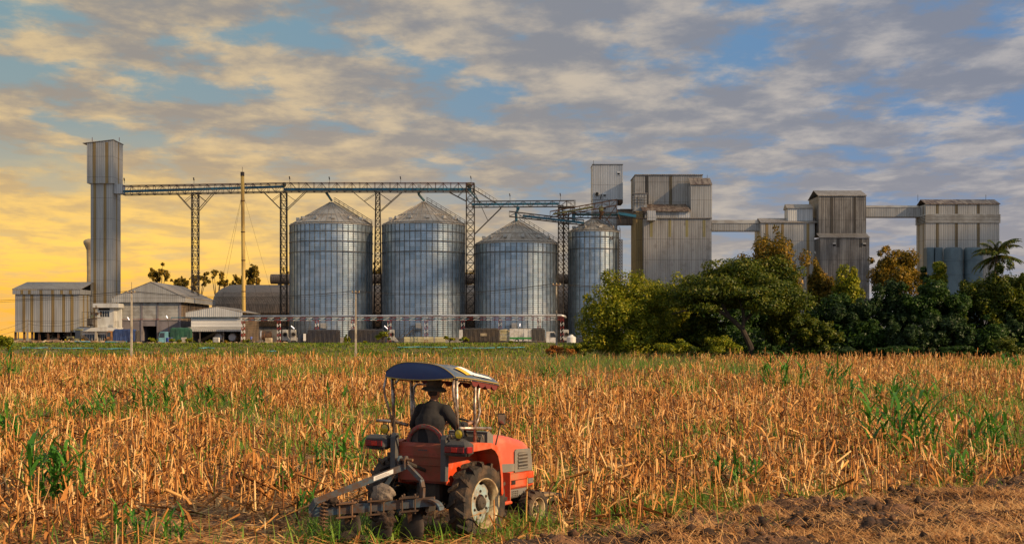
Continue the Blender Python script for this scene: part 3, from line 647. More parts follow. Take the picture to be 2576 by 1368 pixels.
# --- white block behind the small silo
Y = 402; r = thing('lift_block', 'tall plain white clad block behind the smallest silo', 'tower', (wx(1520, Y), Y, YARD))
part('wall', M['panel_white'], r, ux(1490.7, 1567, 414, 502, Y, Y + 9)); part('shaft', M['panel_white'], r, ux(1491.5, 1553, 502.3, 860, Y + .3, Y + 8.5)); part('soffit', M['steel_rust'], r, ux(1556, 1567, 502.2, 511, Y + .2, Y + 8))
part('roof', M['roof'], r, ux(1490, 1568, 412.8, 413.9, Y - .3, Y + 9.3))
for (u, v) in ((1556, 436), (1521, 490), (1521, 523)):
    f = part('window', M['white'], r, ux(u - 4.6, u + 4.6, v - 5, v + 5, Y - .15, Y + .2)); part('pane', M['dark'], f, ux(u - 3.2, u + 3.2, v - .5, v + 3.6, Y - .2, Y + .1))
bb = MB(); bb.lathe([(.45, .3), (.62, .3), (.62, -1.2), (.45, -1.2)], 14).xf(Matrix.Translation(W(1502, 488, Y - .2)) @ Matrix.Rotation(R(70), 4, 'X')); bb.build('exhaust_pipe', M['silo_vent'], r)
MB().ball(W(1501.6, 488, Y - .9), (.45, .2, .45)).build('pipe_mouth', M['dark'], r)
MB().bar(W(1510, 501, Y - .6), W(1513, 489, Y - .6), .25).build('lamp', M['steel'], r)
MB().bar(W(1493, 414, Y + 1), W(1493, 404, Y + 1), .1).build('lightning_rod', M['steel'], r)
# --- big stepped mill block
Y = 395; r = thing('mill_block', 'broad stepped grey mill block right of the small silo', 'mill', (wx(1695, Y), Y, YARD))
b = MB(); b.box(*ux(1598, 1767, 441, 700, Y, Y + 14)); b.build('upper_wall', M['panel_dirty'], r)
part('upper_roof', M['roof'], r, ux(1597, 1769, 438.5, 440.8, Y - .4, Y + 14.5))
strips(r, M['strip_dark'], [1627], 443, 516, Y, 8); strips(r, M['strip_brown'], [1687], 443, 516, Y, 8)
part('stair_tower', M['panel'], r, ux(1738, 1791, 465, 551, Y - 6, Y + 8))
b = MB(); y0_ = Y - 6.4; b.prism([(y0_, wz(465, y0_)), (y0_ + 5, wz(449, y0_ + 5)), (y0_ + 5, wz(448, y0_ + 5)), (y0_, wz(464, y0_))], 'x', wx(1737, y0_), wx(1792, y0_)); b.build('stair_roof', M['roof_rust'], r)
Yl = Y - 12
part('lower_wall', M['panel_dirty'], r, ux(1619, 1790, 550, 860, Yl, Y + 13)); part('lower_roof', M['roof'], r, ux(1655, 1791, 547.5, 549.8, Yl - .5, Y - 6.2))
part('mid_wall', M['panel_grey'], r, ux(1622, 1737, 531, 549.7, Yl + 2, Y - .2)); part('light_panel', M['panel_white'], r, ux(1708, 1737, 532, 548, Yl + 1.9, Yl + 1.97))
b = MB(); b.prism([(Yl + 1, wz(532, Yl + 1)), (Y, wz(515, Y)), (Y, wz(513.5, Y)), (Yl + 1, wz(530, Yl + 1))], 'x', wx(1617, Yl + 1), wx(1738, Yl + 1)); b.build('lean_to_roof', M['roof_rust'], r)
strips(r, M['strip_yellow'], [1638, 1685, 1728, 1771], 553, 596, Yl, 7)
part('lit_side_annex', M['ochre'], r, ux(1599.5, 1618, 531, 860, Yl + 3, Y + 6))  # ochre stands here for orange light painted onto the block's left face
part('balcony_hut', M['panel_grey'], r, ux(1595, 1628, 488, 531, Y - 5, Y - .1)); part('balcony_roof', M['roof'], r, ux(1593, 1630, 485.5, 487.5, Y - 5.3, Y))
b = MB()
for v in (497, 504, 511): b.bar(W(1590, v, Y - 5.6), W(1628, v, Y - 5.6), .1)
for u in (1590, 1597, 1605, 1613, 1621, 1628): b.bar(W(u, 516, Y - 5.6), W(u, 490, Y - 5.6), .1)
b.build('railing', M['steel'], r)
part('chute_house', M['panel_white'], r, ux(1629, 1650, 530, 554, Yl - 3, Yl - .05))
MB().bar(W(1779, 449, Y), W(1779, 440, Y), .1).build('lightning_rod', M['steel'], r)
# --- brown closed bridge between the white block and the mill
r = thing('closed_bridge', 'brown closed conveyor bridge between the white block and the mill', 'bridge', (wx(1575, 398), 398, wz(565, 398)))
part('body', M['panel_brown'], r, ux(1553.5, 1599, 528, 565, 396.5, 400)); part('roof', M['roof_brown'], r, ux(1553, 1599.3, 526.5, 527.8, 396.2, 400.3))
# --- bridge and annex to its right
Y = 392; r = thing('closed_bridge', 'long pale closed bridge with blue-grey roof right of the mill', 'bridge', (wx(1850, Y), Y, wz(580, Y)))
part('body', M['panel_grey'], r, ux(1791.5, 1912, 562, 581, Y, Y + 3.5)); b = MB(); b.prism([(Y - .2, wz(562, Y)), (Y + 1.8, wz(552, Y)), (Y + 3.7, wz(562, Y))], 'x', wx(1791.2, Y), wx(1912, Y)); b.build('roof', M['silo_roof'], r)
Y = 390; r = thing('silo_annex', 'pale annex with ochre strips and a rooftop cabin behind the tall tree', 'building', (wx(1980, Y), Y, YARD))
part('wall', M['panel'], r, ux(1914, 2049, 561, 860, Y, Y + 10)); strips(r, M['ochre'], [1929, 1968.5, 2032.5], 563, 760, Y, 7)
b = MB(); b.prism([(Y - .5, wz(561, Y)), (Y + 4, wz(550, Y + 4)), (Y + 10.5, wz(561, Y)), (Y + 10.5, wz(560, Y)), (Y + 4, wz(549, Y + 4)), (Y - .5, wz(560, Y))], 'x', wx(1912.5, Y), wx(2055, Y)); b.build('roof', M['roof'], r)
c = part('rooftop_cabin', M['panel_white'], r, ux(1982, 2045, 524, 559.5, Y + 1, Y + 6)); b = MB(); b.prism([(Y + .5, wz(524, Y + 1)), (Y + 4, wz(514, Y + 4)), (Y + 6.5, wz(524, Y)), ], 'x', wx(1981, Y), wx(2047, Y)); b.build('roof', M['roof'], c)
MB().lathe([(.4, 0), (.75, 0), (.75, 1.6), (.4, 1.6)], 12).xf(Matrix.Translation(W(2050, 640, Y)) @ Matrix.Rotation(R(60), 4, 'Y')).build('exhaust_pipe', M['silo_vent'], r)
# --- sooty block
Y = 388; r = thing('sooty_block', 'dark sooty stepped block with two small hooded windows', 'building', (wx(2122, Y), Y, YARD))
part('upper_wall', M['panel_dark'], r, ux(2060, 2179, 493, 590, Y, Y + 13)); strips(r, M['strip_dark'], [2092, 2150], 496, 588, Y, 7)
b = MB(); y0_ = Y - .4; b.prism([(y0_, wz(493, y0_)), (Y + 6, wz(480.5, Y + 6)), (Y + 13.4, wz(493, y0_)), (Y + 13.4, wz(492, y0_)), (Y + 6, wz(479.5, Y + 6)), (y0_, wz(491.5, y0_))], 'x', wx(2057.5, Y), wx(2179.8, Y)); b.build('upper_roof', M['roof'], r)
Yl = Y - 4; part('lower_wall', M['panel_dark'], r, ux(2063, 2187, 598, 860, Yl, Y + 12.8))
b = MB(); b.prism([(Yl - .4, wz(598, Yl)), (Y - .02, wz(588, Y)), (Y - .02, wz(586.8, Y)), (Yl - .4, wz(597, Yl))], 'x', wx(2061, Yl), wx(2188, Yl)); b.build('lower_roof', M['roof'], r)
for u in (2099, 2175): f = part('window', M['silo_vent'], r, ux(u - 4, u + 4, 611, 614, Yl - .5, Yl)); part('pane', M['dark'], f, ux(u - 3.6, u + 3.6, 614.2, 619, Yl - .06, Yl + .05))
strips(r, M['strip_dark'], [2108, 2165], 600, 622, Yl, 7)
# --- bridge to the last building
Y = 391; r = thing('closed_bridge', 'closed bridge between the sooty block and the last building on the right', 'bridge', (wx(2245, Y), Y, wz(546, Y)))
part('body', M['panel_grey'], r, ux(2179.5, 2315, 522, 546, Y, Y + 3.5)); b = MB(); b.prism([(Y - .2, wz(522.5, Y)), (Y + 1.8, wz(515.5, Y)), (Y + 3.7, wz(522.5, Y))], 'x', wx(2179.3, Y), wx(2315, Y)); b.build('roof', M['silo_roof'], r)
# --- last building with a louvred belt
Y = 386; r = thing('feed_mill', 'last grey building on the right with a louvred belt below its roof', 'mill', (wx(2420, Y), Y, YARD))
x0, x1 = wx(2329, Y), wx(2514, Y); Yb = Y + 9
part('wall', M['panel'], r, (x0, x1, Y, Yb, YARD, wz(514, Y)))
for us, v0, v1 in (([2358, 2406, 2461], 515, 538), ([2358, 2406, 2461], 561, 700)): strips(r, M['strip_brown'], us, v0, v1, Y, 7.5)
for v0, v1 in ((516, 538), (561, 720)): side_strips(r, M['strip_brown'], x0, [Y + 2.4, Y + 6.5], wz(v1, Y), wz(v0, Y), .8, -1)
b = MB()
for k in range(6):
    za, zb_ = wz(560.5 - k * 3.7, Y), wz(560.5 - (k + 1) * 3.7 + .8, Y)
    b.prism([(x0 - .35, za), (x1 + .3, za), (x1 + .08, zb_), (x0 - .1, zb_)], 'y', Y - .4, Yb + .3)
b.build('louvred_belt', M['louver'], r)
b = MB(); b.prism([(Y - .4, wz(514.5, Y)), (Y + 4.5, wz(503, Y + 4.5)), (Yb + .4, wz(514.5, Y)), (Yb + .4, wz(513.5, Y)), (Y + 4.5, wz(502, Y + 4.5)), (Y - .4, wz(513, Y))], 'x', x0 - .2, x1 + .2); b.build('roof', M['roof_rust'], r)
for u in (2309, 2480): MB().bar(W(u, 506, Y + 4), W(u, 490, Y + 4), .09).build('lightning_rod', M['steel'], r)
# --- blue-grey tanks before it
for i, (u, wp) in enumerate(((2398, 47), (2448, 47))):
    rr = wp / 2 * 380 / F; c = (wx(u, 380), 380, 0); z1 = wz(622, 380)
    r = thing('storage_tank', ('blue-grey cylindrical tank before the last building, left of its twin', 'blue-grey cylindrical tank half hidden by the palm')[i], 'tank', (c[0], c[1], YARD), group='blue-grey cylindrical tanks')
    MB().lathe([(rr, YARD), (rr, z1 - .9), (rr * .97, z1 - .5)], 32, c).build('shell', M['tank_blue'], r, smooth=True)
    MB().lathe([(rr * .975, z1 - .52), (rr * .8, z1 - .1), (rr * .5, z1 - .45), (.05, z1 - .6)], 32, c).build('lid', M['tank_blue'], r, smooth=True)
    for v in (655, 690): MB().lathe([(rr + .01, -.12), (rr + .1, -.1), (rr + .1, .1), (rr + .01, .12)], 32, (c[0], c[1], wz(v, 380))).build('hoop', M['tank_blue'], r)
for i, (a, c_) in enumerate(((2332, 2350), (2352.5, 2372))):
    b = MB(); b.bbox(wx(a, 381), wx(c_, 381), 381, 384.5, YARD, wz(622, 381), .15)
    tag(b.build('filter_box', M['tank_blue']), ('blue-grey upright filter box at the left corner of the last building', 'blue-grey upright filter box touching the cylindrical tanks')[i], 'filter unit', 'blue-grey filter boxes')
# ================================================================ silos
def ring(mb, c, rr, z, h=.16, d=.12, n=72): mb.lathe([(rr, z - h / 2), (rr + d, z - h / 2), (rr + d, z + h / 2), (rr, z + h / 2)], n, c)
def silo(u, rpx, veave, vpeak, Y, nst, rings, label, stair=True):
    c = (wx(u, Y), Y, 0); rr = rpx * Y / F; z0 = 3.0; ze = wz(veave, Y - rr * .25); zp = wz(vpeak, Y)
    r = thing('grain_silo', label, 'silo', (c[0], c[1], YARD), group='corrugated steel grain silos')
    MB().lathe([(rr + .35, YARD), (rr + .35, z0 - .25), (rr + .2, z0), (rr * .5, z0)], 64, c).build('plinth', M['concrete'], r)
    b = MB(); b.lathe([(rr, z0), (rr, ze)], 96, c).build('wall', M['silo'], r, smooth=True)
    b = MB()
    for k in range(nst):
        a = 2 * math.pi * (k + .5) / nst; p = Vector((c[0] + (rr + .07) * math.cos(a), c[1] + (rr + .07) * math.sin(a), 0))
        b.bar(p + Vector((0, 0, z0 + .05)), p + Vector((0, 0, ze - .05)), .16, .16)
    b.build('stiffener_cage', M['rib'], r)
    for v in rings:
        b = MB(); ring(b, c, rr + .13, wz(v, Y - rr * .3), .2, .14); b.build('wind_ring', M['rib'], r)
    rc = .65; b = MB(); n = 40; rt = rr + .25
    b.lathe([(rt, ze - .12), (rt, ze), (rc, zp), (rc, zp + .25), (.05, zp + .3)], n * 2, c).build('roof', M['silo_roof'], r)
    b = MB()
    for k in range(n):
        a = 2 * math.pi * k / n; d = Vector((math.cos(a), math.sin(a), 0)); b.bar(Vector(c) + d * (rt - .05) + Vector((0, 0, ze + .07)), Vector(c) + d * (rc if k % 2 == 0 else rr * .52) + Vector((0, 0, zp + .07 if k % 2 == 0 else ze + (zp - ze) * (rt - rr * .52) / (rt - rc) + .07)), .10, .14)
    b.build('roof_rib', M['silo_roof'], r)
    sl = lambda f: ze + (zp - ze) * (rt - f * rr) / (rt - rc)
    for f in (.62, .985):
        b = MB(); b.lathe([(f * rr - .08, sl(f) + .1), (f * rr + .1, sl(f) - .02), (f * rr + .1, sl(f) + .16), (f * rr - .08, sl(f) + .22)], 64, c); b.build('roof_ring', M['rib'] if f > .9 else M['silo_roof'], r)
    nv = max(8, int(rr * 1.15))
    for k in range(nv):
        a = 2 * math.pi * (k + .35) / nv; b = MB(); bb = .8
        b.prism([(-.45, 0), (.45, 0), (.45, .45), (.2, .75), (-.2, .75), (-.45, .45)], 'x', -.35, .55)
        b.xf(Matrix.Translation((c[0] + .80 * rr * math.cos(a), c[1] + .80 * rr * math.sin(a), sl(.80) - .02)) @ Matrix.Rotation(a, 4, 'Z')).build('roof_vent', M['silo_vent'], r)
    # stair with handrails running up the right of the roof
    a = R(-12); d = Vector((math.cos(a), math.sin(a), 0)); s_ = Vector((-d.y, d.x, 0)); b = MB(); C0 = Vector(c)
    lo = C0 + d * (rr + .4) + Vector((0, 0, ze + .25)); hi = C0 + d * (rc + .3) + Vector((0, 0, zp + .35))
    for q_ in (-.4, .4):
        b.bar(lo + s_ * q_, hi + s_ * q_, .1, .22); b.bar(lo + s_ * q_ + Vector((0, 0, 1.1)), hi + s_ * q_ + Vector((0, 0, 1.1)), .08); b.bar(lo + s_ * q_ + Vector((0, 0, .6)), hi + s_ * q_ + Vector((0, 0, .6)), .05)
        for k in range(9): p = lo.lerp(hi, k / 8) + s_ * q_; b.bar(p, p + Vector((0, 0, 1.1)), .07)
    for k in range(30): p = lo.lerp(hi, k / 29); b.bar(p - s_ * .4, p + s_ * .4, .12, .05)
    b.build('roof_stair', M['steel_grey'], r)
    b = MB(); p = C0 + d * (rr + .5); 
    for q_ in (-.25, .25): b.bar(p + s_ * q_ + Vector((0, 0, YARD)), p + s_ * q_ + Vector((0, 0, ze + 1)), .08)
    for k in range(int((ze - YARD) / .8)): z = YARD + k * .8; b.bar(p + s_ * -.25 + Vector((0, 0, z)), p + s_ * .25 + Vector((0, 0, z)), .05)
    b.build('ladder', M['steel_grey'], r)
    if stair:
        b = MB(); f = c[1] - rr - 1.0; xs = c[0] - 2.0; t1 = z0 + 2.0
        for q_ in (f - .4, f + .4):
            b.bar((xs - 3.6, q_, YARD + .2), (xs, q_, t1), .1, .28); b.bar((xs - 3.6, q_, YARD + 1.3), (xs, q_, t1 + 1.1), .07); b.bar((xs, q_, t1 + 1.1), (xs + 2.2, q_, t1 + 1.1), .07); b.bar((xs + 2.2, q_, YARD), (xs + 2.2, q_, t1 + 1.1), .1); b.bar((xs, q_, YARD), (xs, q_, t1 + 1.1), .1)
        for k in range(10): b.box(xs - 3.6 + k * .36, xs - 3.3 + k * .36, f - .38, f + .38, YARD + .3 + k * .32, YARD + .35 + k * .32)
        b.box(xs, xs + 2.2, f - .45, f + .9, t1 - .1, t1); st = b.build('access_stair', M['steel_grey'], r)
        part('control_box', M['silo_vent'], r, (xs + .7, xs + 2.0, f + .2, f + .7, t1 + .35, t1 + 1.75)); 
    return r, c, rr, ze, zp
S1 = silo(833, 102.5, 567, 511, 381, 46, (586, 610, 636), 'leftmost large grain silo, right of the second lattice mast')
S2 = silo(1065.5, 103, 566, 510, 381, 46, (586, 610, 636), 'second large grain silo from the left, as tall as the leftmost')
S3 = silo(1299, 102.5, 614, 556, 381, 46, (637,), 'broad grain silo with the lowest roof, third from the left')
S4 = silo(1493, 63, 584, 551, 383, 30, (598, 627), 'narrow grain silo behind the lime-green tree with a name plate', False)
r, c, rr, ze, zp = S4
def lettering(txt, size, m, parent, loc, rot=(R(90), 0, 0), ext=.03):
    cu = bpy.data.curves.new('lettering', 'FONT'); cu.body = txt; cu.size = size; cu.extrude = ext; cu.align_x = 'CENTER'; cu.align_y = 'CENTER'
    t_ = bpy.data.objects.new('lettering_curve', cu); COL.objects.link(t_); bpy.context.view_layer.update()
    me = bpy.data.meshes.new_from_object(t_.evaluated_get(bpy.context.evaluated_depsgraph_get())); bpy.data.objects.remove(t_)
    me.materials.clear(); me.materials.append(m); o = bpy.data.objects.new('lettering', me); COL.objects.link(o)
    o.parent = parent; p = parent
    while p.parent is not None: p = p.parent
    o.location = Vector(loc) - Vector(p.location) if p.rotation_euler.z == 0 else Vector(loc); o.rotation_euler = rot; return o
yb = c[1] - rr - .32; nx_ = wx(1524, yb)
pl = part('name_plate', M['steel'], r, (nx_ - 2.05, nx_ + 2.05, yb + 1.5, yb + 1.62, wz(602, yb), wz(593.5, yb)))
# the plate stands tangent to the wall
lettering('SCAFCO', .95, M['white'], pl, (nx_, yb + 1.48, wz(597.8, yb)))
# ================================================================ conveyors and masts
def truss(mb, a, b_, h, wd, bay, ch=.16, br=.10):
    a = Vector(a); b_ = Vector(b_); n = max(2, int((b_ - a).length / bay)); up = Vector((0, 0, h)); s_ = Vector((0, wd, 0))
    for q_ in (0, 1):
        o = s_ * q_; mb.bar(a + o, b_ + o, ch); mb.bar(a + o + up, b_ + o + up, ch)
        for k in range(n):
            p = a.lerp(b_, k / n) + o; p2 = a.lerp(b_, (k + 1) / n) + o; pm = a.lerp(b_, (k + .5) / n) + o
            mb.bar(p, p + up, br); mb.bar(p + up if k % 2 else p, p2 if k % 2 else p2 + up, br * .9)
        mb.bar(b_ + o, b_ + o + up, br)
    for k in range(n + 1):
        p = a.lerp(b_, k / n); mb.bar(p, p + s_, br); mb.bar(p + up, p + s_ + up, br)
def lampost(root, u, v0, v1, Y):
    MB().bar(W(u, v0, Y), W(u, v1 + 6, Y), .09).build('lamp_post', M['steel'], root)
    MB().bar(W(u, v1 + 7, Y), W(u - 1.2, v1, Y), .42, .25).build('lamp', M['steel'], root)
Y = 380
r = thing('conveyor_gantry', 'longest lattice conveyor gantry running from the tallest tower over two silos', 'conveyor', (wx(750, Y), Y, wz(482, Y)))
b = MB(); truss(b, W(309, 490, Y), W(712, 483, Y), 2.4, 2.2, 2.05); b.build('truss', M['steel'], r)
b = MB(); truss(b, W(712, 482.5, Y), W(1191, 482.5, Y), 2.45, 2.2, 2.05); b.build('truss', M['steel'], r)
MB().bar(W(311, 482, Y + 1.1), W(714, 469.5, Y + 1.1), .9, .62).build('belt_housing', M['belt'], r)
MB().bar(W(714, 476.5, Y + 1.1), W(1186, 476.5, Y + 1.1), .9, .66).build('belt_housing', M['belt'], r)
b = MB(); b.bar(W(309, 488, Y + .4), W(712, 481, Y + .4), .9, .08); b.bar(W(712, 480.5, Y + .4), W(1191, 480.5, Y + .4), .9, .08); b.build('walkway', M['steel_grey'], r)
b = MB()
for dv in (0, 5): b.bar(W(309, 466 + dv, Y - .1), W(712, 459.5 + dv, Y - .1), .07); b.bar(W(712, 459.5 + dv, Y - .1), W(1191, 459.5 + dv, Y - .1), .07)
b.build('cable_rail', M['red'], r)
MB().ball(W(715, 465, Y + 1), (.55, .5, .7)).build('drive_motor', M['belt_yellow'], r); MB().ball(W(1180, 466, Y + 1), (.7, .5, .8)).build('drive_motor', M['belt_yellow'], r)
for u, v in ((488, 447), (729, 444), (829, 445), (1008, 444), (1185, 443), (313, 448)): lampost(r, u, 462, v, Y)
part('junction_box', M['silo_vent'], r, ux(1050, 1059, 462, 472, Y - .4, Y - .15))
for (pts) in ([(821, 484), (823, 488), (835, 506)], [(1053, 483), (1054, 490), (1068, 506)]):
    MB().tube([W(u, v, Y + .9) for u, v in pts], [.42, .33, .30], 8).build('grain_spout', M['belt_green'], r)
def mast(u0, v0, w0, v1, w1, Y, label, braces=(), n=None, u1=None, bars=.14):
    z0, z1 = YARD, wz(v0, Y); u1 = u0 if u1 is None else u1
    r = thing('lattice_mast', label, 'lattice mast', (wx(u1, Y), Y + 1, z0), group='lattice masts under the conveyors')
    b = MB(); ht, hb = w0 * Y / F / 2, w1 * Y / F / 2; n = n or int((z1 - z0) / (2.1 * max(ht, .9) * 1.15))
    def P(k, i): t_ = k / n; h = hb + (ht - hb) * t_; sx, sy = ((-1, -1), (1, -1), (1, 1), (-1, 1))[i % 4]; return Vector((wx(u1, Y) + (wx(u0, Y) - wx(u1, Y)) * t_ + sx * h, Y + 1.1 + sy * h, z0 + (z1 - z0) * t_))
    for i in range(4): b.bar(P(0, i), P(n, i), bars * 1.25)
    for k in range(n):
        for i in range(4):
            b.bar(P(k, i), P(k + 1, i + 1), bars * .75); b.bar(P(k, i + 1), P(k + 1, i), bars * .75); b.bar(P(k + 1, i), P(k + 1, i + 1), bars * .75)
    b.build('mast', M['steel'], r)
    for (a, c_) in braces:
        b = MB()
        for q_ in (0, 2.1): b.bar((wx(a[0], Y), Y + q_, wz(a[1], Y)), (wx(c_[0], Y), Y + q_, wz(c_[1], Y)), .17)
        m_ = Vector(((wx(a[0], Y) + wx(c_[0], Y)) / 2, 0, (wz(a[1], Y) + wz(c_[1], Y)) / 2)); hx = (wx(u0, Y) + m_.x) / 2
        b.bar((m_.x, Y, m_.z), (wx(u0, Y), Y, wz(v0, Y)), .11); b.bar((m_.x, Y + 2.1, m_.z), (wx(u0, Y), Y + 2.1, wz(v0, Y)), .11)
        b.build('brace', M['steel'], r)
    return r
mast(489, 484, 16, 860, 16, Y, 'lattice mast rising behind the gabled warehouse', [((481, 528), (443, 486)), ((498, 528), (535, 485))])
mast(712, 483, 15, 860, 16, Y, 'lattice mast just left of the leftmost silo', [((704, 525), (662, 483)), ((720, 527), (766, 483))])
mast(949.5, 483, 10, 860, 21, Y + 6, 'tapered lattice mast between the two tall silos', [((943, 528), (888, 483)), ((957, 530), (1010, 483))], n=26)
mast(1183, 460, 20, 860, 21, Y, 'lattice mast between the second and third silo, carrying two conveyor ends', [((1172, 505), (1130, 483)), ((1194, 588), (1261, 522))], n=20)
mast(1411, 516, 12, 860, 13, Y - 3, 'left one of the close pair of lattice masts before the narrow silo', n=30)
mast(1425, 530, 12, 860, 13, Y + 3, 'right one of the close pair of lattice masts before the narrow silo', n=30)
mast(1562, 602, 8, 860, 8, Y - 2, 'slim ladder-like mast at the right edge of the narrow silo', n=34, bars=.12)
# second, third, fourth and fifth conveyors
def conveyor(label, pts, h, m, belt, Y, bay=1.9, belt_h=.55, off=.35, span=(0, 1)):
    a, c_ = Vector(W(*pts[0], Y)), Vector(W(*pts[1], Y)); r = thing('conveyor_gantry', label, 'conveyor', ((a.x + c_.x) / 2, Y, min(a.z, c_.z)), group='short conveyors by the narrow silo')
    b = MB(); truss(b, a, c_, h, 1.8, bay, .15, .09); b.build('truss', m, r)
    o = Vector((0, .9, h * off)); MB().bar(a.lerp(c_, span[0]) + o, a.lerp(c_, span[1]) + o, .8, belt_h).build('belt_housing', belt, r)
    return r
r = conveyor('level conveyor gantry just right of the longest one, over the low-roofed silo', [(1187, 521), (1445, 519)], 1.6, M['steel'], M['belt'], 378, span=(0, .85), off=.5)
MB().tube([W(1303, 519, 378.9), W(1303, 527, 378.9), W(1298, 536, 378.9), W(1299, 556, 379.5)], .36, 8).build('grain_spout', M['belt'], r)
MB().bar(W(1303, 520, 378.9), W(1303, 526, 378.9), .9).build('hopper', M['belt'], r)
part('platform', M['steel_grey'], r, ux(1405, 1448, 519.5, 521, 377, 382)); b = MB()
for u in (1425, 1436, 1448): b.bar(W(u, 520, 376.9), W(u, 504, 376.9), .1)
b.bar(W(1425, 504, 376.9), W(1448, 504, 376.9), .09); b.bar(W(1425, 511, 376.9), W(1448, 511, 376.9), .07); b.build('railing', M['steel'], r)
for u, v in ((1283, 487), (1410, 486)): lampost(r, u, 506, v, 378.5)
b = MB()
for q_ in (0, .8):
    b.bar(W(1194, 478, 379 + q_), W(1250, 513, 379 + q_), .14, .25); b.bar(W(1194, 468, 379 + q_), W(1250, 503, 379 + q_), .08)
    for k in range(7): u = 1194 + k * 56 / 6; v = 478 + k * 35 / 6; b.bar(W(u, v, 379 + q_), W(u, v - 10, 379 + q_), .08)
b.build('link_stair', M['steel'], r); MB().bar(W(1180, 478, 380), W(1208, 510, 380), .35).build('grain_chute', M['belt_green'], r)
conveyor('conveyor sloping down to the right in front of the narrow silo roof', [(1281, 544), (1469, 566)], 1.35, M['steel'], M['belt'], 374, span=(.18, 1), off=.45)
r = conveyor('rusty yellow conveyor climbing to the right toward the white block', [(1384, 546), (1552, 516)], 1.55, M['steel_rust'], M['belt_yellow'], 376, span=(.05, .65), off=.45)
MB().ball(W(1512, 525, 376.5), (.7, .6, .8)).build('drive_motor', M['belt_yellow'], r)
MB().tube([W(1514, 531, 377), W(1512, 541, 377), W(1509, 551, 378)], [.8, .35, .35], 8).build('grain_spout', M['steel_rust'], r)
for (a, c_) in (((1550, 517), (1525, 556)), ((1548, 517), (1562, 560)), ((1510, 530), (1545, 575))): MB().bar(W(*a, 376), W(*c_, 377), .14).build('brace', M['steel_rust'], r)
r = conveyor('level green conveyor running over the narrow silo roof to the mill', [(1424, 547), (1628, 549)], 1.5, M['steel'], M['belt_green'], 379, span=(.1, .82), off=.6)
MB().bar(W(1552, 536, 378.6), W(1600, 544, 378.6), .9, .7).build('belt_housing', M['belt'], r); MB().bar(W(1443, 532, 378.5), W(1443, 556, 378.5), .9).build('hopper', M['belt'], r)
b = MB()
for u in (1568, 1580, 1593): b.bar(W(u, 534, 378), W(u, 526, 378), .09)
b.bar(W(1560, 526, 378), W(1593, 526, 378), .09); b.build('railing', M['steel'], r)
# ================================================================ red and white pipe rack
Y = 338; posts = [611, 701, 797, 887, 979, 1072, 1164, 1258, 1356, 1414]
r = thing('pipe_rack', 'long red and white lattice rack carrying a silver pipe past the silos', 'pipe rack', (wx(1010, Y), Y, YARD))
def lat(mb, a, b_, wd, n, sel, vert):
    a = Vector(a); b_ = Vector(b_); s_ = Vector((wd, 0, 0)) if vert else Vector((0, 0, wd))
    for k in range(n):
        if k % 2 != sel: continue
        p, p2 = a.lerp(b_, k / n), a.lerp(b_, (k + 1) / n)
        for q_ in (0, .5):
            o = Vector((0, q_, 0)); mb.bar(p + o, p2 + o, .075); mb.bar(p + s_ + o, p2 + s_ + o, .075); mb.bar(p + o, p2 + s_ + o, .055); mb.bar(p + o, p + s_ + o, .055); mb.bar(p2 + o, p2 + s_ + o, .055)
for u in posts:
    x = wx(u, Y) - .35; z1 = wz(806 - (u - 611) * .005, Y)
    b = MB(); lat(b, (x, Y, YARD), (x, Y, z1), .75, 7, 1, True); q_ = MB(); lat(q_, (x, Y, YARD), (x, Y, z1), .75, 7, 0, True)
    p = b.build('post', M['white'], r); q_.build('red_band', M['red'], p)
za, zb_ = wz(806, Y), wz(804, Y); b = MB(); lat(b, (wx(608, Y), Y, za), (wx(1417, Y), Y, zb_), .62, 50, 0, False); b.build('white_lattice', M['white'], r)
b = MB(); lat(b, (wx(608, Y), Y, za), (wx(1417, Y), Y, zb_), .62, 50, 1, False); b.build('red_lattice', M['red'], r)
MB().tube([(wx(607, Y), Y + .25, za + 1.0), (wx(1412, Y), Y + .25, zb_ + 1.05), (wx(1421, Y), Y + .6, zb_ + .8), (wx(1424, Y), Y + 3, zb_ + .6)], .27, 12).build('silver_pipe', M['pipe'], r, smooth=True)
MB().tube([(wx(608, Y), Y + .2, za + .16), (wx(1180, Y), Y + .2, zb_ + .18)], .11, 6).build('water_pipe', M['belt'], r)
# ================================================================ poles and cables
poles = {}
def pole(u, vtop, Y, label, wpx=7, base=None):
    x = wx(u, Y); zb = float(gz(x, Y)); zt_ = wz(vtop, Y)
    r = thing('utility_pole', label, 'utility pole', (x, Y, zb), group='concrete utility poles')
    h = wpx * Y / F / 2; b = MB(); b.v = []; 
    b.add([(x - h, Y - h, zb), (x + h, Y - h, zb), (x + h, Y + h, zb), (x - h, Y + h, zb), (x - h * .62, Y - h * .62, zt_), (x + h * .62, Y - h * .62, zt_), (x + h * .62, Y + h * .62, zt_), (x - h * .62, Y + h * .62, zt_)],
          [(0, 1, 5, 4), (1, 2, 6, 5), (2, 3, 7, 6), (3, 0, 4, 7), (4, 5, 6, 7)]); b.build('shaft', M['pole'], r)
    return r, x, zt_
for (u, vt, Y, lab, arm) in ((331, 731, 262, 'near concrete pole standing before the gabled warehouse', True), (895, 731, 262, 'near concrete pole standing before the leftmost silo', True), (1400, 712, 262, 'near concrete pole left of the narrow silo', True)):
    r, x, zt_ = pole(u, vt, Y, lab, 5.0); MB().bar((x - .75, Y - .2, zt_ - .35), (x + .75, Y - .2, zt_ - .35), .12).build('crossarm', M['steel_rust'], r)
    for q_ in (-.65, .0, .65): MB().lathe([(.05, 0), (.09, .1), (.06, .2), (.02, .28)], 8, (x + q_, Y - .2, zt_ - .29)).build('insulator', M['cream'], r)
    MB().bar((x, Y, zt_), (x, Y, zt_ + 1.6), .06).build('earth_rod', M['steel'], r); poles[u] = (x, Y, zt_)
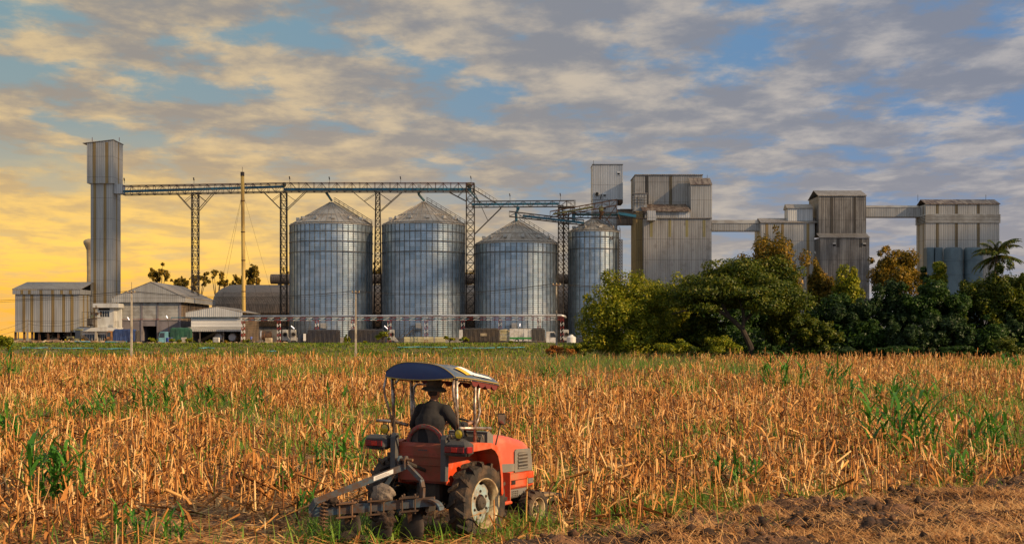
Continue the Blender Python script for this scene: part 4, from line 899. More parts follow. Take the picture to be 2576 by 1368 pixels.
def sag(a, b_, s_, n=14): a = Vector(a); b_ = Vector(b_); return [a.lerp(b_, k / n) - Vector((0, 0, s_ * 4 * (k / n) * (1 - k / n))) for k in range(n + 1)]
span = [(wx(-260, 262), 262, wz(762, 262)), poles[331], poles[895], poles[1400], (wx(1960, 262), 262, wz(735, 262))]
names = ['cables leaving the left pole toward the left edge', 'cables sagging between the left and the middle pole', 'cables sagging between the middle and the right pole', 'cables from the right pole into the trees']
for k in range(4):
    a, c_ = span[k], span[k + 1]; r = thing('power_line', 'black overhead ' + names[k], 'power line', a, group='overhead cable spans')
    for dz_, q_ in ((-.06, -.6), (-.06, 0), (-.35, .6)):
        dz2 = dz_ - .0; A_ = (a[0] + (q_ if 0 < k else 0), a[1] - .2, a[2] + dz2); B_ = (c_[0] + (q_ if k < 3 else 0), c_[1] - .2, c_[2] + dz2)
        MB().tube(sag(A_, B_, 1.15 if k in (1, 2) else .5), .028, 4).build('cable', M['wire'], r)
r, x, zt_ = pole(242, 768, 349, 'pole with transformer gear beside the white office', 6)
for v, h in ((774, 13), (787, 20), (800, 19)): MB().bar(W(242 - h / 2 - 3, v, 348.6), W(242 + h / 2 + 3, v, 348.6), .14).build('crossarm', M['steel_rust'], r)
for u in (231, 238, 246, 253): MB().bar(W(u, 792, 348.6), W(u, 786, 348.6), .3).build('insulator', M['steel_rust'], r)
pole(69, 803, 352, 'pole standing before the far-left warehouse wall', 5); pole(46, 838 - 42, 430, 'thin dark pole at the far left against the yellow sky', 2.6)
for i, (ua, va, ub, vb) in enumerate(((69, 806, 242, 790), (69, 814, 242, 798), (69, 820, -30, 850), (69, 806, -30, 838))):
    r = tag(MB().tube(sag(W(ua, va, 351.6), W(ub, vb, 350), 1.3 if ub > 0 else .3), .03, 4).build('power_cable', M['wire']), ('thin cable across the far-left warehouse wall, the upper one', 'thin cable across the far-left warehouse wall, the lower one', 'thin cable from the far-left wall pole to the picture edge, the lower one', 'thin cable from the far-left wall pole to the picture edge, the upper one')[i], 'cable', 'thin cables by the far-left warehouse')
Y = 346; r = thing('transformer', 'grey transformer with cooling fins on a platform beside the office', 'transformer', (wx(222, Y), Y, wz(823, Y)))
part('frame', M['steel'], r, *[ux(u, u + .8, 785, 823, Y, Y + .1) for u in (206, 222, 238)], ux(206, 239, 784.2, 785, Y, Y + .1))
for k in range(6): part('cooling_fin', M['steel_grey'], r, ux(220 + k * 2.2, 221.5 + k * 2.2, 803, 816, Y + .3, Y + 1.2))
part('tank', M['steel'], r, ux(219, 234, 801, 819, Y + 1.25, Y + 2.4))
s_ = part('warning_sign', M['sign_yellow'] if 'sign_yellow' in M else M['belt_yellow'], r, ux(228.5, 234, 792, 799.5, Y - .1, Y - .02))
# ================================================================ trucks, yard things
M['tarp_blue'] = mat('blue_tarpaulin', (.02, .045, .14), (.012, .025, .085), .5, .6, bump=.5); M['tarp_green'] = mat('green_tarpaulin', (.015, .075, .04), (.01, .045, .028), .5, .6, bump=.5)
M['tarp_black'] = mat('black_tarpaulin', (.022, .020, .024), (.035, .028, .024), .4, .55, bump=.4); M['tarp_brown'] = mat('brown_tarpaulin', (.055, .040, .026), (.035, .028, .022), .4, .65, bump=.5)
M['tarp_grey'] = mat('grey_tarpaulin', (.05, .045, .04), None, rough=.7)
M['cab_blue'] = mat('light_blue_cab', (.16, .36, .42), (.10, .24, .28), .8, .45); M['cab_white'] = mat('white_cab', (.62, .61, .58), (.45, .42, .37), .8, .45); M['cab_orange'] = mat('orange_cab', (.30, .14, .04), (.14, .07, .03), .8, .6)
M['cab_black'] = mat('black_cab', (.03, .03, .035), None, rough=.4); M['tyre'] = mat('tyre_rubber', (.018, .016, .014), (.05, .038, .026), 2, .85); M['chassis'] = mat('chassis', (.04, .032, .026), (.09, .05, .03), 1, .8)
M['skin'] = mat('skin', (.26, .13, .075), (.20, .095, .055), 6, .5); M['cloth_blue'] = mat('blue_cloth', (.11, .15, .40), None, rough=.9); M['cloth_dark'] = mat('dark_cloth', (.02, .02, .023), (.032, .032, .035), 8, .95, bump=.3); M['cloth_white'] = mat('white_cloth', (.5, .5, .5), None, rough=.9)
M['hair'] = mat('black_hair', (.012, .010, .009), None, rough=.6); M['barrel_blue'] = mat('blue_plastic', (.015, .035, .20), None, rough=.4); M['sign_yellow'] = mat('sign_yellow', (.62, .42, .02), None, rough=.5); M['timber'] = mat('weathered_timber', (.26, .17, .08), (.14, .09, .045), 1, .9); M['rust_tank'] = mat('rusty_tank', (.13, .065, .03), (.05, .03, .02), .6, .8)
M['sack'] = mat('pale_sacks', (.40, .33, .22), (.24, .19, .12), 1.2, .9, bump=.5); M['lamp_white'] = emit('lit_tube', (1, .93, .90), .75); M['cream_panel'] = mat('cream_panel', (.62, .55, .30), (.48, .42, .22), .4, .7)
M['green_paint'] = mat('green_paint', (.03, .20, .04), None, rough=.5); M['pvc'] = mat('blue_pvc', (.06, .30, .42), (.04, .20, .28), 1, .5)
def wheel(root, x, y, z, rr, wd=.32, hub=None):
    b = MB(); b.lathe([(rr * .55, -wd / 2), (rr * .92, -wd / 2), (rr, -wd * .36), (rr, wd * .36), (rr * .92, wd / 2), (rr * .55, wd / 2)], 20).xf(Matrix.Translation((x, y, z)) @ Matrix.Rotation(R(90), 4, 'X'))
    t_ = b.build('wheel', M['tyre'], root); b = MB(); b.lathe([(.03, -wd * .30), (rr * .3, -wd * .36), (rr * .58, -wd * .30), (rr * .58, wd * .3)], 14).xf(Matrix.Translation((x, y, z)) @ Matrix.Rotation(R(90), 4, 'X')); b.build('rim', hub or M['steel_grey'], t_)
def tarp_box(root, name, u0, u1, v0, v1, Y, depth, m, round_=.35, folds=10, wob=.05):
    x0, x1, z0, z1 = wx(u0, Y), wx(u1, Y), wz(v1, Y), wz(v0, Y); nx_ = max(6, int((x1 - x0) / .35)); pf = [(0, 0), (0, .35), (0, .7), (.0, .93), (.12, 1), (.5, 1.03), (.88, 1), (1, .93), (1, .5), (1, 0)]
    vs = []; k = len(pf)
    for i in range(nx_ + 1):
        f = i / nx_; x = x0 + (x1 - x0) * f; ed = min(f, 1 - f) * (x1 - x0)
        for j, (a, h) in enumerate(pf):
            wv = wob * math.sin(i * 2.1 + j * .9) * (1 - h * .6) + wob * .6 * math.sin(i * 5.3 + j * 2.2); top = -round_ * max(0, 1 - ed / .5) ** 2 * (h > .9) + .04 * math.sin(i * 1.3) * (h > .9)
            vs.append((x, Y + depth * a + (wv if a < .5 else -wv), z0 + (z1 - z0) * h + top))
    f = [(i * k + j, (i + 1) * k + j, (i + 1) * k + j + 1, i * k + j + 1) for i in range(nx_) for j in range(k - 1)] + [tuple(range(k)), tuple(nx_ * k + j for j in range(k - 1, -1, -1))]
    return MB().add(vs, f).build(name, m, root, smooth=False)
def cab(root, u0, u1, v0, v1, Y, m, face, wd=2.2):
    """truck cab; face -1 looks left, +1 looks right"""
    x0, x1, z0, z1 = wx(u0, Y), wx(u1, Y), wz(v1, Y), wz(v0, Y); L_ = x1 - x0; H = z1 - z0
    X = (lambda f: x1 - f * L_) if face < 0 else (lambda f: x0 + f * L_)
    pf = [(0, 0), (.97, 0), (1, .10), (.98, .46), (.84, .94), (.74, 1), (.06, 1), (0, .96)]
    b = MB(); b.prism([(X(f), z0 + h * H) for f, h in pf], 'y', Y, Y + wd); c = b.build('cab', m, root)
    w_ = MB(); w_.prism([(X(f), z0 + h * H) for f, h in ((.40, .50), (.92, .50), (.80, .90), (.40, .90))], 'y', Y - .02, Y + .05); w_.build('side_window', M['glass'], c)
    w_ = MB(); w_.add([(X(.995), Y + .12, z0 + .5 * H), (X(.995), Y + wd - .12, z0 + .5 * H), (X(.865), Y + wd - .12, z0 + .92 * H), (X(.865), Y + .12, z0 + .92 * H)], [(0, 1, 2, 3)]); w_.build('windscreen', M['glass'], c)
    d = MB(); d.bar((X(.36), Y - .015, z0 + .08 * H), (X(.36), Y - .015, z0 + .92 * H), .03); d.bar((X(.94), Y - .015, z0 + .2 * H), (X(.94), Y - .015, z0 + .48 * H), .03); d.bar((X(.5), Y - .03, z0 + .42 * H), (X(.40), Y - .03, z0 + .42 * H), .05); d.build('door', M['chassis'], c)
    d = MB(); d.bar((X(1.03), Y - .12, z0 + .58 * H), (X(1.03), Y - .12, z0 + .85 * H), .16, .22); d.build('mirror', M['chassis'], c)
    d = MB(); d.box(min(X(.9), X(1.04)), max(X(.9), X(1.04)), Y - .03, Y + wd + .03, z0 - .25, z0 + .12); d.build('bumper', M['steel_grey'] if m is not M['cab_white'] else m, c)
    d = MB(); d.box(min(X(.985), X(1.02)), max(X(.985), X(1.02)), Y + .1, Y + .5, z0 + .16 * H, z0 + .28 * H); d.build('headlight', M['white'], c)
    return c
def truck(label, group, Y, box, tarp, cabspec, wheels, frame_v=857, extra=None, depth=2.3):
    u0, u1 = box[0], box[1]; r = thing('truck', label, 'truck', (wx((u0 + u1) / 2, Y), Y, YARD), group=group)
    if tarp is not None: tarp_box(r, 'tarpaulin', u0, u1, box[2], box[3], Y, depth, tarp)
    lo = min([u0] + ([cabspec[0]] if cabspec else [])); hi = max([u1] + ([cabspec[1]] if cabspec else []))
    part('chassis', M['chassis'], r, ux(lo + 2, hi - 2, box[3] + .2, box[3] + 2.6, Y + .15, Y + depth - .15)); 
    if cabspec: cab(r, *cabspec[:4], Y, cabspec[4], cabspec[5])
    for u in wheels:
        rr = .50; wheel(r, wx(u, Y), Y + .18, YARD + rr, rr); wheel(r, wx(u, Y), Y + depth - .18, YARD + rr, rr)
    return r
G = 'trucks parked along the yard'
r = truck('truck under a blue tarpaulin with an old orange bonneted cab', G, 333, (284, 340, 828, 858), M['tarp_blue'], None, (272, 312, 322))
tarp_box(r, 'rear_curtain', 340.3, 346, 829, 859, 333.1, 2.1, M['tarp_grey'])
c = cab(r, 268, 284, 832, 862, 333.1, M['cab_orange'], -1); b = MB(); b.bbox(wx(260, 333), wx(269, 333), 333.3, 335.1, wz(861, 333), wz(851, 333), .15); b.build('bonnet', M['cab_orange'], r)
truck('truck with a light blue cab under a green tarpaulin', G, 334, (427, 478, 824.5, 860), M['tarp_green'], (398, 423, 834, 864, M['cab_blue'], -1), (407.5, 448, 470))
r = truck('black-tarpaulined truck whose black cab faces left', G, 333, (773, 853, 829, 861), M['tarp_black'], (748, 771, 838, 864, M['cab_black'], -1), (757, 781, 806, 825))
part('air_deflector', M['white'], r, ux(763, 769, 839, 857, 332.6, 332.9))
truck('black-tarpaulined trailer standing without a cab behind the middle pole', G, 333, (877, 966, 828.5, 861), M['tarp_black'], None, (888, 932, 944))
r = truck('long lorry with brown tarpaulin, slatted sides and a white cab on the right', G, 333, (1165, 1256, 826, 858), M['tarp_brown'], (1374, 1400, 833.5, 863, M['cab_white'], 1), (1185, 1222, 1232, 1300, 1318, 1380))
tarp_box(r, 'front_tarpaulin', 1337, 1371, 826, 857, 333, 2.3, M['tarp_grey'])
b = MB(); x0, x1 = wx(1282, 333), wx(1337, 333)
for k in range(7): z = wz(847, 333) + k * .30; b.box(x0, x1, 333.0, 333.06, z, z + .15)
for u in (1282, 1294, 1306, 1318, 1330): b.box(wx(u, 333), wx(u + (9 if u == 1318 or u == 1282 else 1.2), 333), 332.93, 333.0, wz(857, 333), wz(826.5, 333))
b.build('slatted_side', M['cab_white'], r); part('cargo_bed', M['cab_white'], r, ux(1282, 1337, 853, 858, 333.02, 335.3), ux(1282, 1337, 827, 858, 335.2, 335.3)); part('stripe', M['green_paint'], r, ux(1282, 1337, 848, 852.5, 332.9, 333.3))
b = MB()
for k in range(8): z = wz(856, 333) + k * .33; b.box(wx(1257, 333), wx(1281, 333), 333.3, 333.36, z, z + .17)
b.build('tailboard', M['cream_panel'], r); b = MB(); b.ball((wx(1270, 333), 334.3, wz(833, 333)), (1.1, 1.0, .55)); b.build('load', M['sack'], r)
part('end_frame', M['cab_white'], r, ux(1155, 1164, 829, 858, 333, 335.2)); part('patch', M['sack'], r, ux(1208, 1225, 838, 845, 332.86, 332.9)); part('end_stripe', M['green_paint'], r, ux(1155, 1164, 852, 856, 332.94, 333))
# wheel loader
Y = 334; r = thing('wheel_loader', 'dark yellow wheel loader parked between rubble and the far-left warehouse', 'loader', (wx(192, Y), Y, YARD))
for u in (178, 209): wheel(r, wx(u, Y), Y + .2, YARD + .72, .72, .5, M['sign_yellow']); wheel(r, wx(u, Y), Y + 2.1, YARD + .72, .72, .5, M['sign_yellow'])
part('body', M['belt_yellow'], r, ux(170, 206, 851, 858, Y + .3, Y + 2)); part('engine_hood', M['belt_yellow'], r, ux(168, 186, 846, 854, Y + .4, Y + 1.9)); part('cab', M['glass'], r, ux(189, 202, 830, 852, Y + .4, Y + 1.9))
part('cab_roof', M['belt_yellow'], r, ux(186.5, 204, 827.5, 830, Y + .3, Y + 2)); part('exhaust', M['steel'], r, ux(178, 179.2, 830, 847, Y + 1, Y + 1.12)); part('counterweight', M['sign_yellow'], r, ux(163, 171, 853, 861, Y + .5, Y + 1.9))
for q_ in (.5, 1.7): MB().bar((wx(204, Y), Y + q_, wz(843, Y)), (wx(222, Y), Y + q_, wz(861, Y)), .25).build('lift_arm', M['steel'], r)
b = MB(); b.prism([(wx(218, Y), wz(866, Y)), (wx(226, Y), wz(866, Y)), (wx(222, Y), wz(857, Y)), (wx(218, Y), wz(856, Y))], 'y', Y, Y + 2.5); b.build('bucket', M['steel_rust'], r)
# blowers at the silo feet
for (u, lab) in ((716, 'grey blower under the lattice mast left of the leftmost silo'), (737, 'grey blower against the left foot of the leftmost silo'), (985, 'grey blower at the left foot of the second silo'), (1424, 'grey blower at the left foot of the narrow silo')):
    Y = 352 if u != 737 else 350; r = thing('aeration_blower', lab, 'blower', (wx(u, Y), Y, YARD), group='blowers at the silo feet')
    b = MB(); b.bbox(wx(u - 6.5, Y), wx(u + 6.5, Y), Y, Y + 1.4, wz(857, Y), wz(829, Y), .12); b.build('casing', M['silo_vent'], r)
    b = MB(); b.lathe([(.42, 0), (.60, 0), (.60, .16), (.42, .16)], 18).xf(Matrix.Translation((wx(u + 1, Y), Y, wz(841, Y))) @ Matrix.Rotation(R(90), 4, 'X')); b.build('inlet_ring', M['steel_grey'], r)
    MB().lathe([(.02, 0), (.5, 0)], 18).xf(Matrix.Translation((wx(u + 1, Y), Y - .03, wz(841, Y))) @ Matrix.Rotation(R(90), 4, 'X')).build('fan', M['dark'], r)
    b = MB(); b.prism([(wx(u + 6.6, Y), wz(846, Y)), (wx(u + 16, Y), wz(857, Y)), (wx(u + 16, Y), wz(860, Y)), (wx(u + 6.6, Y), wz(858, Y))], 'y', Y + .2, Y + 1.2); b.build('duct', M['silo_vent'], r)
    part('stand', M['steel'], r, ux(u - 6, u - 4, 857.2, 863, Y + .1, Y + 1.3), ux(u + 4, u + 6, 857.2, 863, Y + .1, Y + 1.3))
# fluorescent lamps on arms
for i, (u, v, dx_, lab) in enumerate(((323, 801, 2.2, 'lit tube lamp beside the left pole'), (420, 797, 1.6, 'lit tube lamp before the right louvre panel of the gabled warehouse'), (736.5, 823, 4, 'lit tube lamp at the foot of the leftmost silo'), (971, 823, 4, 'lit tube lamp at the foot of the second silo'), (1308, 817, -.4, 'upright lit tube lamp before the low-roofed silo'))):
    Y = 337; r = thing('tube_lamp', lab, 'lamp', W(u, v, Y), group='lit tube lamps in the yard')
    MB().tube([W(u - dx_, v - 3.6, Y), W(u + dx_, v + 3.6, Y)], .10, 8).build('tube', M['lamp_white'], r); MB().bar(W(u + dx_, v + 3.6, Y + .1), W(u + dx_ * 1.6 + 1, v + 15, Y + .3), .07).build('arm', M['steel'], r); MB().bar(W(u + dx_ * 1.6 + 1, v + 15, Y + .3), (wx(u + dx_ * 1.6 + 1, Y), Y + .3, YARD), .09).build('post', M['steel'], r)
# barrels, tote, crate, tanks, sacks
for i, u in enumerate((670 - .0, 683)):
    u = (671, 684.5)[i] * .62891 + .0 if False else (671, 684.5)[i] * 1.0; uu = ((560 + (510, 570)[i] / 4.6) * .62891); Y = 330
    r = thing('barrel', ('blue plastic barrel by the light blue truck cab, left of its twin', 'blue plastic barrel by the light blue truck, right of its twin')[i], 'barrel', (wx(uu, Y), Y, YARD), group='blue plastic barrels')
    rr = .45; MB().lathe([(.02, 0), (rr * .95, 0), (rr, .06), (rr, .40), (rr * 1.04, .44), (rr, .48), (rr, .85), (rr * 1.04, .89), (rr, .93), (rr, 1.22), (rr * .9, 1.28), (.02, 1.28)], 18, (wx(uu, Y), Y, YARD)).build('drum', M['barrel_blue'], r, smooth=False); MB().lathe([(.02, 0), (.07, 0), (.07, .06), (.02, .06)], 8, (wx(uu, Y) + .2, Y, YARD + 1.28)).build('bung', M['white'], r)
Y = 331; u = (560 + 1395 / 4.6) * .62891; r = thing('tote_tank', 'white caged liquid tote standing before the low gabled shed', 'container', (wx(u, Y), Y, YARD)); b = MB(); x0, x1 = wx(u - 7.5, Y), wx(u + 7.5, Y); b.bbox(x0, x1, Y, Y + 1.2, YARD + .16, YARD + 1.35, .1); b.build('bottle', M['white'], r)
b = MB()
for k in range(6): xx = x0 + (x1 - x0) * k / 5; b.bar((xx, Y - .05, YARD + .1), (xx, Y - .05, YARD + 1.4), .04)
for k in range(5): b.bar((x0, Y - .05, YARD + .2 + k * .29), (x1, Y - .05, YARD + .2 + k * .29), .04)
b.build('cage', M['steel_grey'], r); part('pallet', M['timber'], r, (x0, x1, Y, Y + 1.2, YARD, YARD + .14))
Y = 340
for i, (a, c_, m_, lab) in enumerate(((655, 677, M['pipe'], 'scrapped tank with a pale end lying right of the low gabled shed'), (674.5, 690, M['rust_tank'], 'rusty scrapped tank lying behind the person in blue'))):
    rr = 1.15; xx0, xx1 = wx((a if i == 0 else 664), Y), wx((664 if i == 0 else 682), Y); r = thing('scrap_tank', lab, 'tank', ((xx0 + xx1) / 2, Y, YARD), group='scrapped tanks')
    MB().lathe([(.02, -.3), (rr * .7, -.18), (rr, 0), (rr, xx1 - xx0), (rr * .7, xx1 - xx0 + .15), (.02, xx1 - xx0 + .2)], 22).xf(Matrix.Translation((xx0, Y, YARD + 1.75)) @ Matrix.Rotation(R(90), 4, 'Y')).build('shell', m_ if i else M['rust_tank'], r)
    MB().lathe([(rr * 1.01, .0), (rr * 1.04, .0), (rr * 1.04, .35), (rr * 1.01, .35)], 22).xf(Matrix.Translation((xx0 + .1, Y, YARD + 1.75)) @ Matrix.Rotation(R(90), 4, 'Y')).build('band', M['pipe'] if i == 0 else M['steel_rust'], r)
    part('cradle', M['concrete'], r, (xx0 + .4, xx0 + .8, Y - .8, Y + .8, YARD, YARD + .75), (xx1 - .8, xx1 - .4, Y - .8, Y + .8, YARD, YARD + .75))
Y = 330; r = tag(MB().bbox(wx(666.5, Y), wx(683, Y), Y, Y + 1.5, YARD, YARD + 1.2, .08).build('bale', M['sack']), 'pale shrink-wrapped bale between two red and white posts, right of the person', 'bale')
Y = 332; b = MB(); x0, x1 = wx((560 + 755 / 4.6) * .629, Y), wx((560 + 845 / 4.6) * .629, Y); tag(b.bbox(x0, x1, Y, Y + 1, YARD, YARD + 1.35, .05).build('cabinet', M['concrete']), 'beige metal cabinet standing before the green-tarpaulined truck', 'cabinet')
def sacks(u0, u1, v0, v1, Y, lab):
    r = thing('sack_stack', lab, 'sacks', (wx((u0 + u1) / 2, Y), Y, YARD), group='stacked sacks under the far-left warehouse'); z0, z1 = wz(v1, Y), wz(v0, Y); n = max(2, int((z1 - z0) / .32)); k = 0
    b = MB()
    for j in range(n):
        x = wx(u0, Y) + (j % 2) * .4
        while x < wx(u1, Y) - .4: b.bbox(x, x + .82, Y + random.uniform(-.1, .1), Y + 1.6, z0 + j * (z1 - z0) / n, z0 + (j + .94) * (z1 - z0) / n, .12); x += .88
    tag(b.build('sack_pile', M['sack'], r), None, kind='stuff')
sacks(112, 134, 832, 847, 378, 'high stack of tan sacks behind the pale one under the warehouse'); sacks(115, 152, 848, 863, 374.5, 'pale front stack of sacks under the far-left warehouse'); sacks(158, 180, 835, 850, 377, 'stack of tan sacks at the middle of the open warehouse bay'); sacks(204, 226, 838, 852, 379, 'stack of tan sacks hidden by the wheel loader')
part_ = None
Y = 340
for i, (a, c_) in enumerate(((1017, 1090), (1095, 1120))): tag(MB().prism([(Y, YARD), (Y + .4, YARD), (Y + .4, YARD + 1.45), (Y, YARD + 1.45), (Y - .12, YARD + 1.1), (Y, YARD + 1.05), (Y - .12, YARD + .7), (Y, YARD + .65), (Y - .12, YARD + .35), (Y, YARD + .3)], 'x', wx(a, Y), wx(c_, Y)).build('panel_stack', M['cream_panel']), ('long stack of cream panels at the foot of the second silo', 'short stack of cream panels behind the tail of the long lorry')[i], 'panels', 'cream panel stacks')
Y = 336; c = (wx(1437, Y), Y, YARD); r = thing('water_tank', 'small white plastic water tank by the last red and white post', 'tank', c); MB().lathe([(.02, 0), (1.05, 0), (1.1, .1), (1.1, 1.4), (.5, 1.75), (.45, 1.9), (.02, 1.92)], 20, c).build('tank', M['white'], r); MB().lathe([(.3, 1.9), (.34, 1.92), (.34, 2.02), (.02, 2.04)], 14, c).build('lid', M['white'], r)
# rubble and loose lengths on the yard edge
b = MB(); rr_ = random.Random(3)
for k in range(420):
    u = rr_.uniform(30, 300) if k < 300 else rr_.uniform(300, 720); Y = rr_.uniform(327, 333); x = wx(u, Y); z = YARD + rr_.uniform(0, .5 if u < 260 else .15); a = rr_.uniform(0, 3.1); l_ = rr_.uniform(.3, 2.0); e_ = rr_.uniform(-.25, .25)
    b.bar((x - math.cos(a) * l_ / 2, Y - math.sin(a) * l_ / 2, z - e_ * l_ / 2), (x + math.cos(a) * l_ / 2, Y + math.sin(a) * l_ / 2, z + e_ * l_ / 2 + .05), rr_.uniform(.08, .4), rr_.uniform(.05, .3))
M['rubble'] = leafmat('mixed_rubble', [(.05, .035, .025), (.16, .10, .06), (.30, .21, .12), (.45, .40, .33)], 0, .9, .2)
tag(b.build('rubble', M['rubble'], loc=(0, 330, YARD)), 'heaps of planks, broken boards and scrap along the yard edge', 'rubble', kind='stuff')
x = U(wx(35, 331), wx(225, 331), 1); V, Q = grid(np.linspace(wx(20, 331), wx(300, 331), 90), np.linspace(326, 335, 12), lambda X, Y: YARD - .25 + 1.25 * np.clip(fbm(X * .35, Y * .35, 4, 3) - .25, 0, 1) * np.clip(1 - np.abs(Y - 330.5) / 4.5, 0, 1) * 2)
tag(npmesh('earth_heap', V, Q, mat('earth_heap', (.09, .055, .04), (.16, .10, .065), .8, .95, bump=.5)), None, kind='structure')
for i, (u0, v0, u1, v1, m_, lab) in enumerate(((205, 862, 246, 858, 'timber', 'yellow timber beam lying before the wheel loader'), (265, 868, 320, 873, 'pvc', 'blue plastic pipe lying below the orange truck cab'), (188, 866, 228, 864, 'pvc', 'blue plastic pipe lying among the planks by the loader'), (272, 866, 318, 869, 'timber', 'pale timber beam on the blue pipe by the orange cab'))):
    Y = 327; tag(MB().tube([(wx(u0, Y), Y, YARD + .22 + .1 * i), (wx(u1, Y), Y - .3, YARD + .35)], .12, 8).build('pipe_length' if m_ == 'pvc' else 'timber_beam', M[m_]), lab, 'pipe' if m_ == 'pvc' else 'beam')
# irrigation pipe lying along the bank, in lengths
for i, (ua, ub, v, lab) in enumerate(((55, 120, 881, 'leftmost pale blue irrigation pipe on the bank'), (130, 235, 882, 'pale blue irrigation pipe on the bank below the far-left warehouse'), (250, 325, 883, 'pale blue irrigation pipe on the bank ending at the left pole'), (500, 540, 881, 'short blue irrigation pipe on the bank below the pipe rack end'), (1000, 1125, 879, 'blue irrigation pipe on the bank below the second silo'), (1140, 1245, 881, 'wavy blue irrigation pipe on the bank below the long lorry'), (1250, 1320, 880, 'blue irrigation pipe on the bank below the white lorry side'), (672, 694, 889, 'short stray blue pipe low on the bank below the person'))):
    k = 8; pts = []
    Yp = 312
    for j in range(k + 1):
        u = ua + (ub - ua) * j / k; Yv = 313.5 - (v - 880) * .55 + .35 * math.sin(j * 1.1 + i); x = wx(u, Yv); pts.append((x, Yv, float(gz(x, Yv)) + .36))
    tag(MB().tube(pts, .09, 6).build('irrigation_pipe', M['pvc']), lab, 'pipe', 'blue irrigation pipes on the bank')
# ================================================================ people
def limb(b, pts, rs, n=10):
    for i in range(len(pts) - 1):
        b.tube([pts[i], pts[i + 1]], [rs[i], rs[i + 1]], n); b.ball(pts[i], rs[i], n, 6)
    b.ball(pts[-1], rs[-1], n, 6)
def skinned(b, name, m, root, vox, local=True, it=3):
    o = b.build(name, m, root, local=local, smooth=True)
    md = o.modifiers.new('remesh', 'REMESH'); md.mode = 'VOXEL'; md.voxel_size = vox; md.use_smooth_shade = True
    s_ = o.modifiers.new('smooth', 'SMOOTH'); s_.factor = .5; s_.iterations = it; return o
# person in blue walking in the yard
x, Y = wx(632, 329), 329; r = thing('person', 'person in a blue shirt walking in the yard, seen from behind', 'person', (x, Y, YARD), R(-15))
b = MB(); limb(b, [(0, 0, .95), (0, 0, 1.2), (0, -.03, 1.42)], [.15, .15, .11]); limb(b, [(0, .0, 1.45), (0, .02, 1.55)], [.06, .055]); b.ball((0, .03, 1.65), (.09, .105, .125)); b.ball((0, .13, 1.63), .02)
for s_ in (-1, 1):
    limb(b, [(s_ * .1, 0, .92), (s_ * .11, s_ * .12, .5), (s_ * .11, s_ * .1 - .05, .08)], [.10, .07, .05]); limb(b, [(s_ * .11, s_ * .1 - .05, .05), (s_ * .11, s_ * .1 + .13, .04)], [.045, .04]); limb(b, [(s_ * .2, 0, 1.42), (s_ * .27, -s_ * .04, 1.15), (s_ * .25, -s_ * .04 + .1, .9)], [.065, .05, .04]); b.ball((s_ * .25, -s_ * .04 + .13, .83), (.035, .03, .07))
skinned(b, 'body', M['skin'], r, .03)
b = MB(); limb(b, [(0, 0, .92), (0, 0, 1.2), (0, -.03, 1.43)], [.18, .18, .13]); 
for s_ in (-1, 1): limb(b, [(s_ * .2, 0, 1.42), (s_ * .27, -s_ * .04, 1.17)], [.085, .075])
skinned(b, 'shirt', M['cloth_blue'], r, .03)
b = MB()
for s_ in (-1, 1): limb(b, [(s_ * .09, 0, .95), (s_ * .11, s_ * .12, .5), (s_ * .11, s_ * .1 - .05, .14)], [.13, .09, .07])
skinned(b, 'trousers', M['cloth_dark'], r, .03); MB().ball((0, .01, 1.69), (.10, .11, .105)).build('hair', M['hair'], r, local=True, smooth=True)
# ================================================================ trees
def crown_mesh(lobes, n, size, fl=1.0, shell=.55, up=.35):
    """leaf-sized faces spread through a set of lobes (centre, radii)"""
    C = np.array([l[0] for l in lobes]); Rr = np.array([l[1] for l in lobes]); wgt = (Rr[:, 0] * Rr[:, 2]) ** 1.0; wgt = wgt / wgt.sum()
    k = rng.choice(len(lobes), n, p=wgt)
    d = rng.normal(0, 1, (n, 3)); d /= np.linalg.norm(d, axis=1)[:, None]
    rad = shell + (1 - shell) * rng.random(n) ** .7; rad *= 1 + .22 * (vnoise(d[:, 0] * 3 + k * 7.1, d[:, 2] * 3 + d[:, 1] * 2 + k) - .5) * 2
    rad *= np.where(rng.random(n) < .06, U(1.0, 1.22, n), 1)
    P = C[k] + d * Rr[k] * rad[:, None]
    nr = d + rng.normal(0, .55, (n, 3)); nr[:, 2] += up; nr /= np.linalg.norm(nr, axis=1)[:, None]
    t_ = np.cross(nr, rng.normal(0, 1, (n, 3))); t_ /= np.linalg.norm(t_, axis=1)[:, None] + 1e-9; bt = np.cross(nr, t_)
    s = size * U(.55, 1.35, n)
    L_ = t_ * s[:, None]; B_ = bt * (s * U(.32, .55, n))[:, None]; dr = nr * (s * .18)[:, None]
    V = np.stack([P - L_ - dr, P - B_ + dr * .6, P + L_ - dr, P + B_ + dr * .6], 1).reshape(-1, 3)
    return V, np.arange(n * 4).reshape(-1, 4)
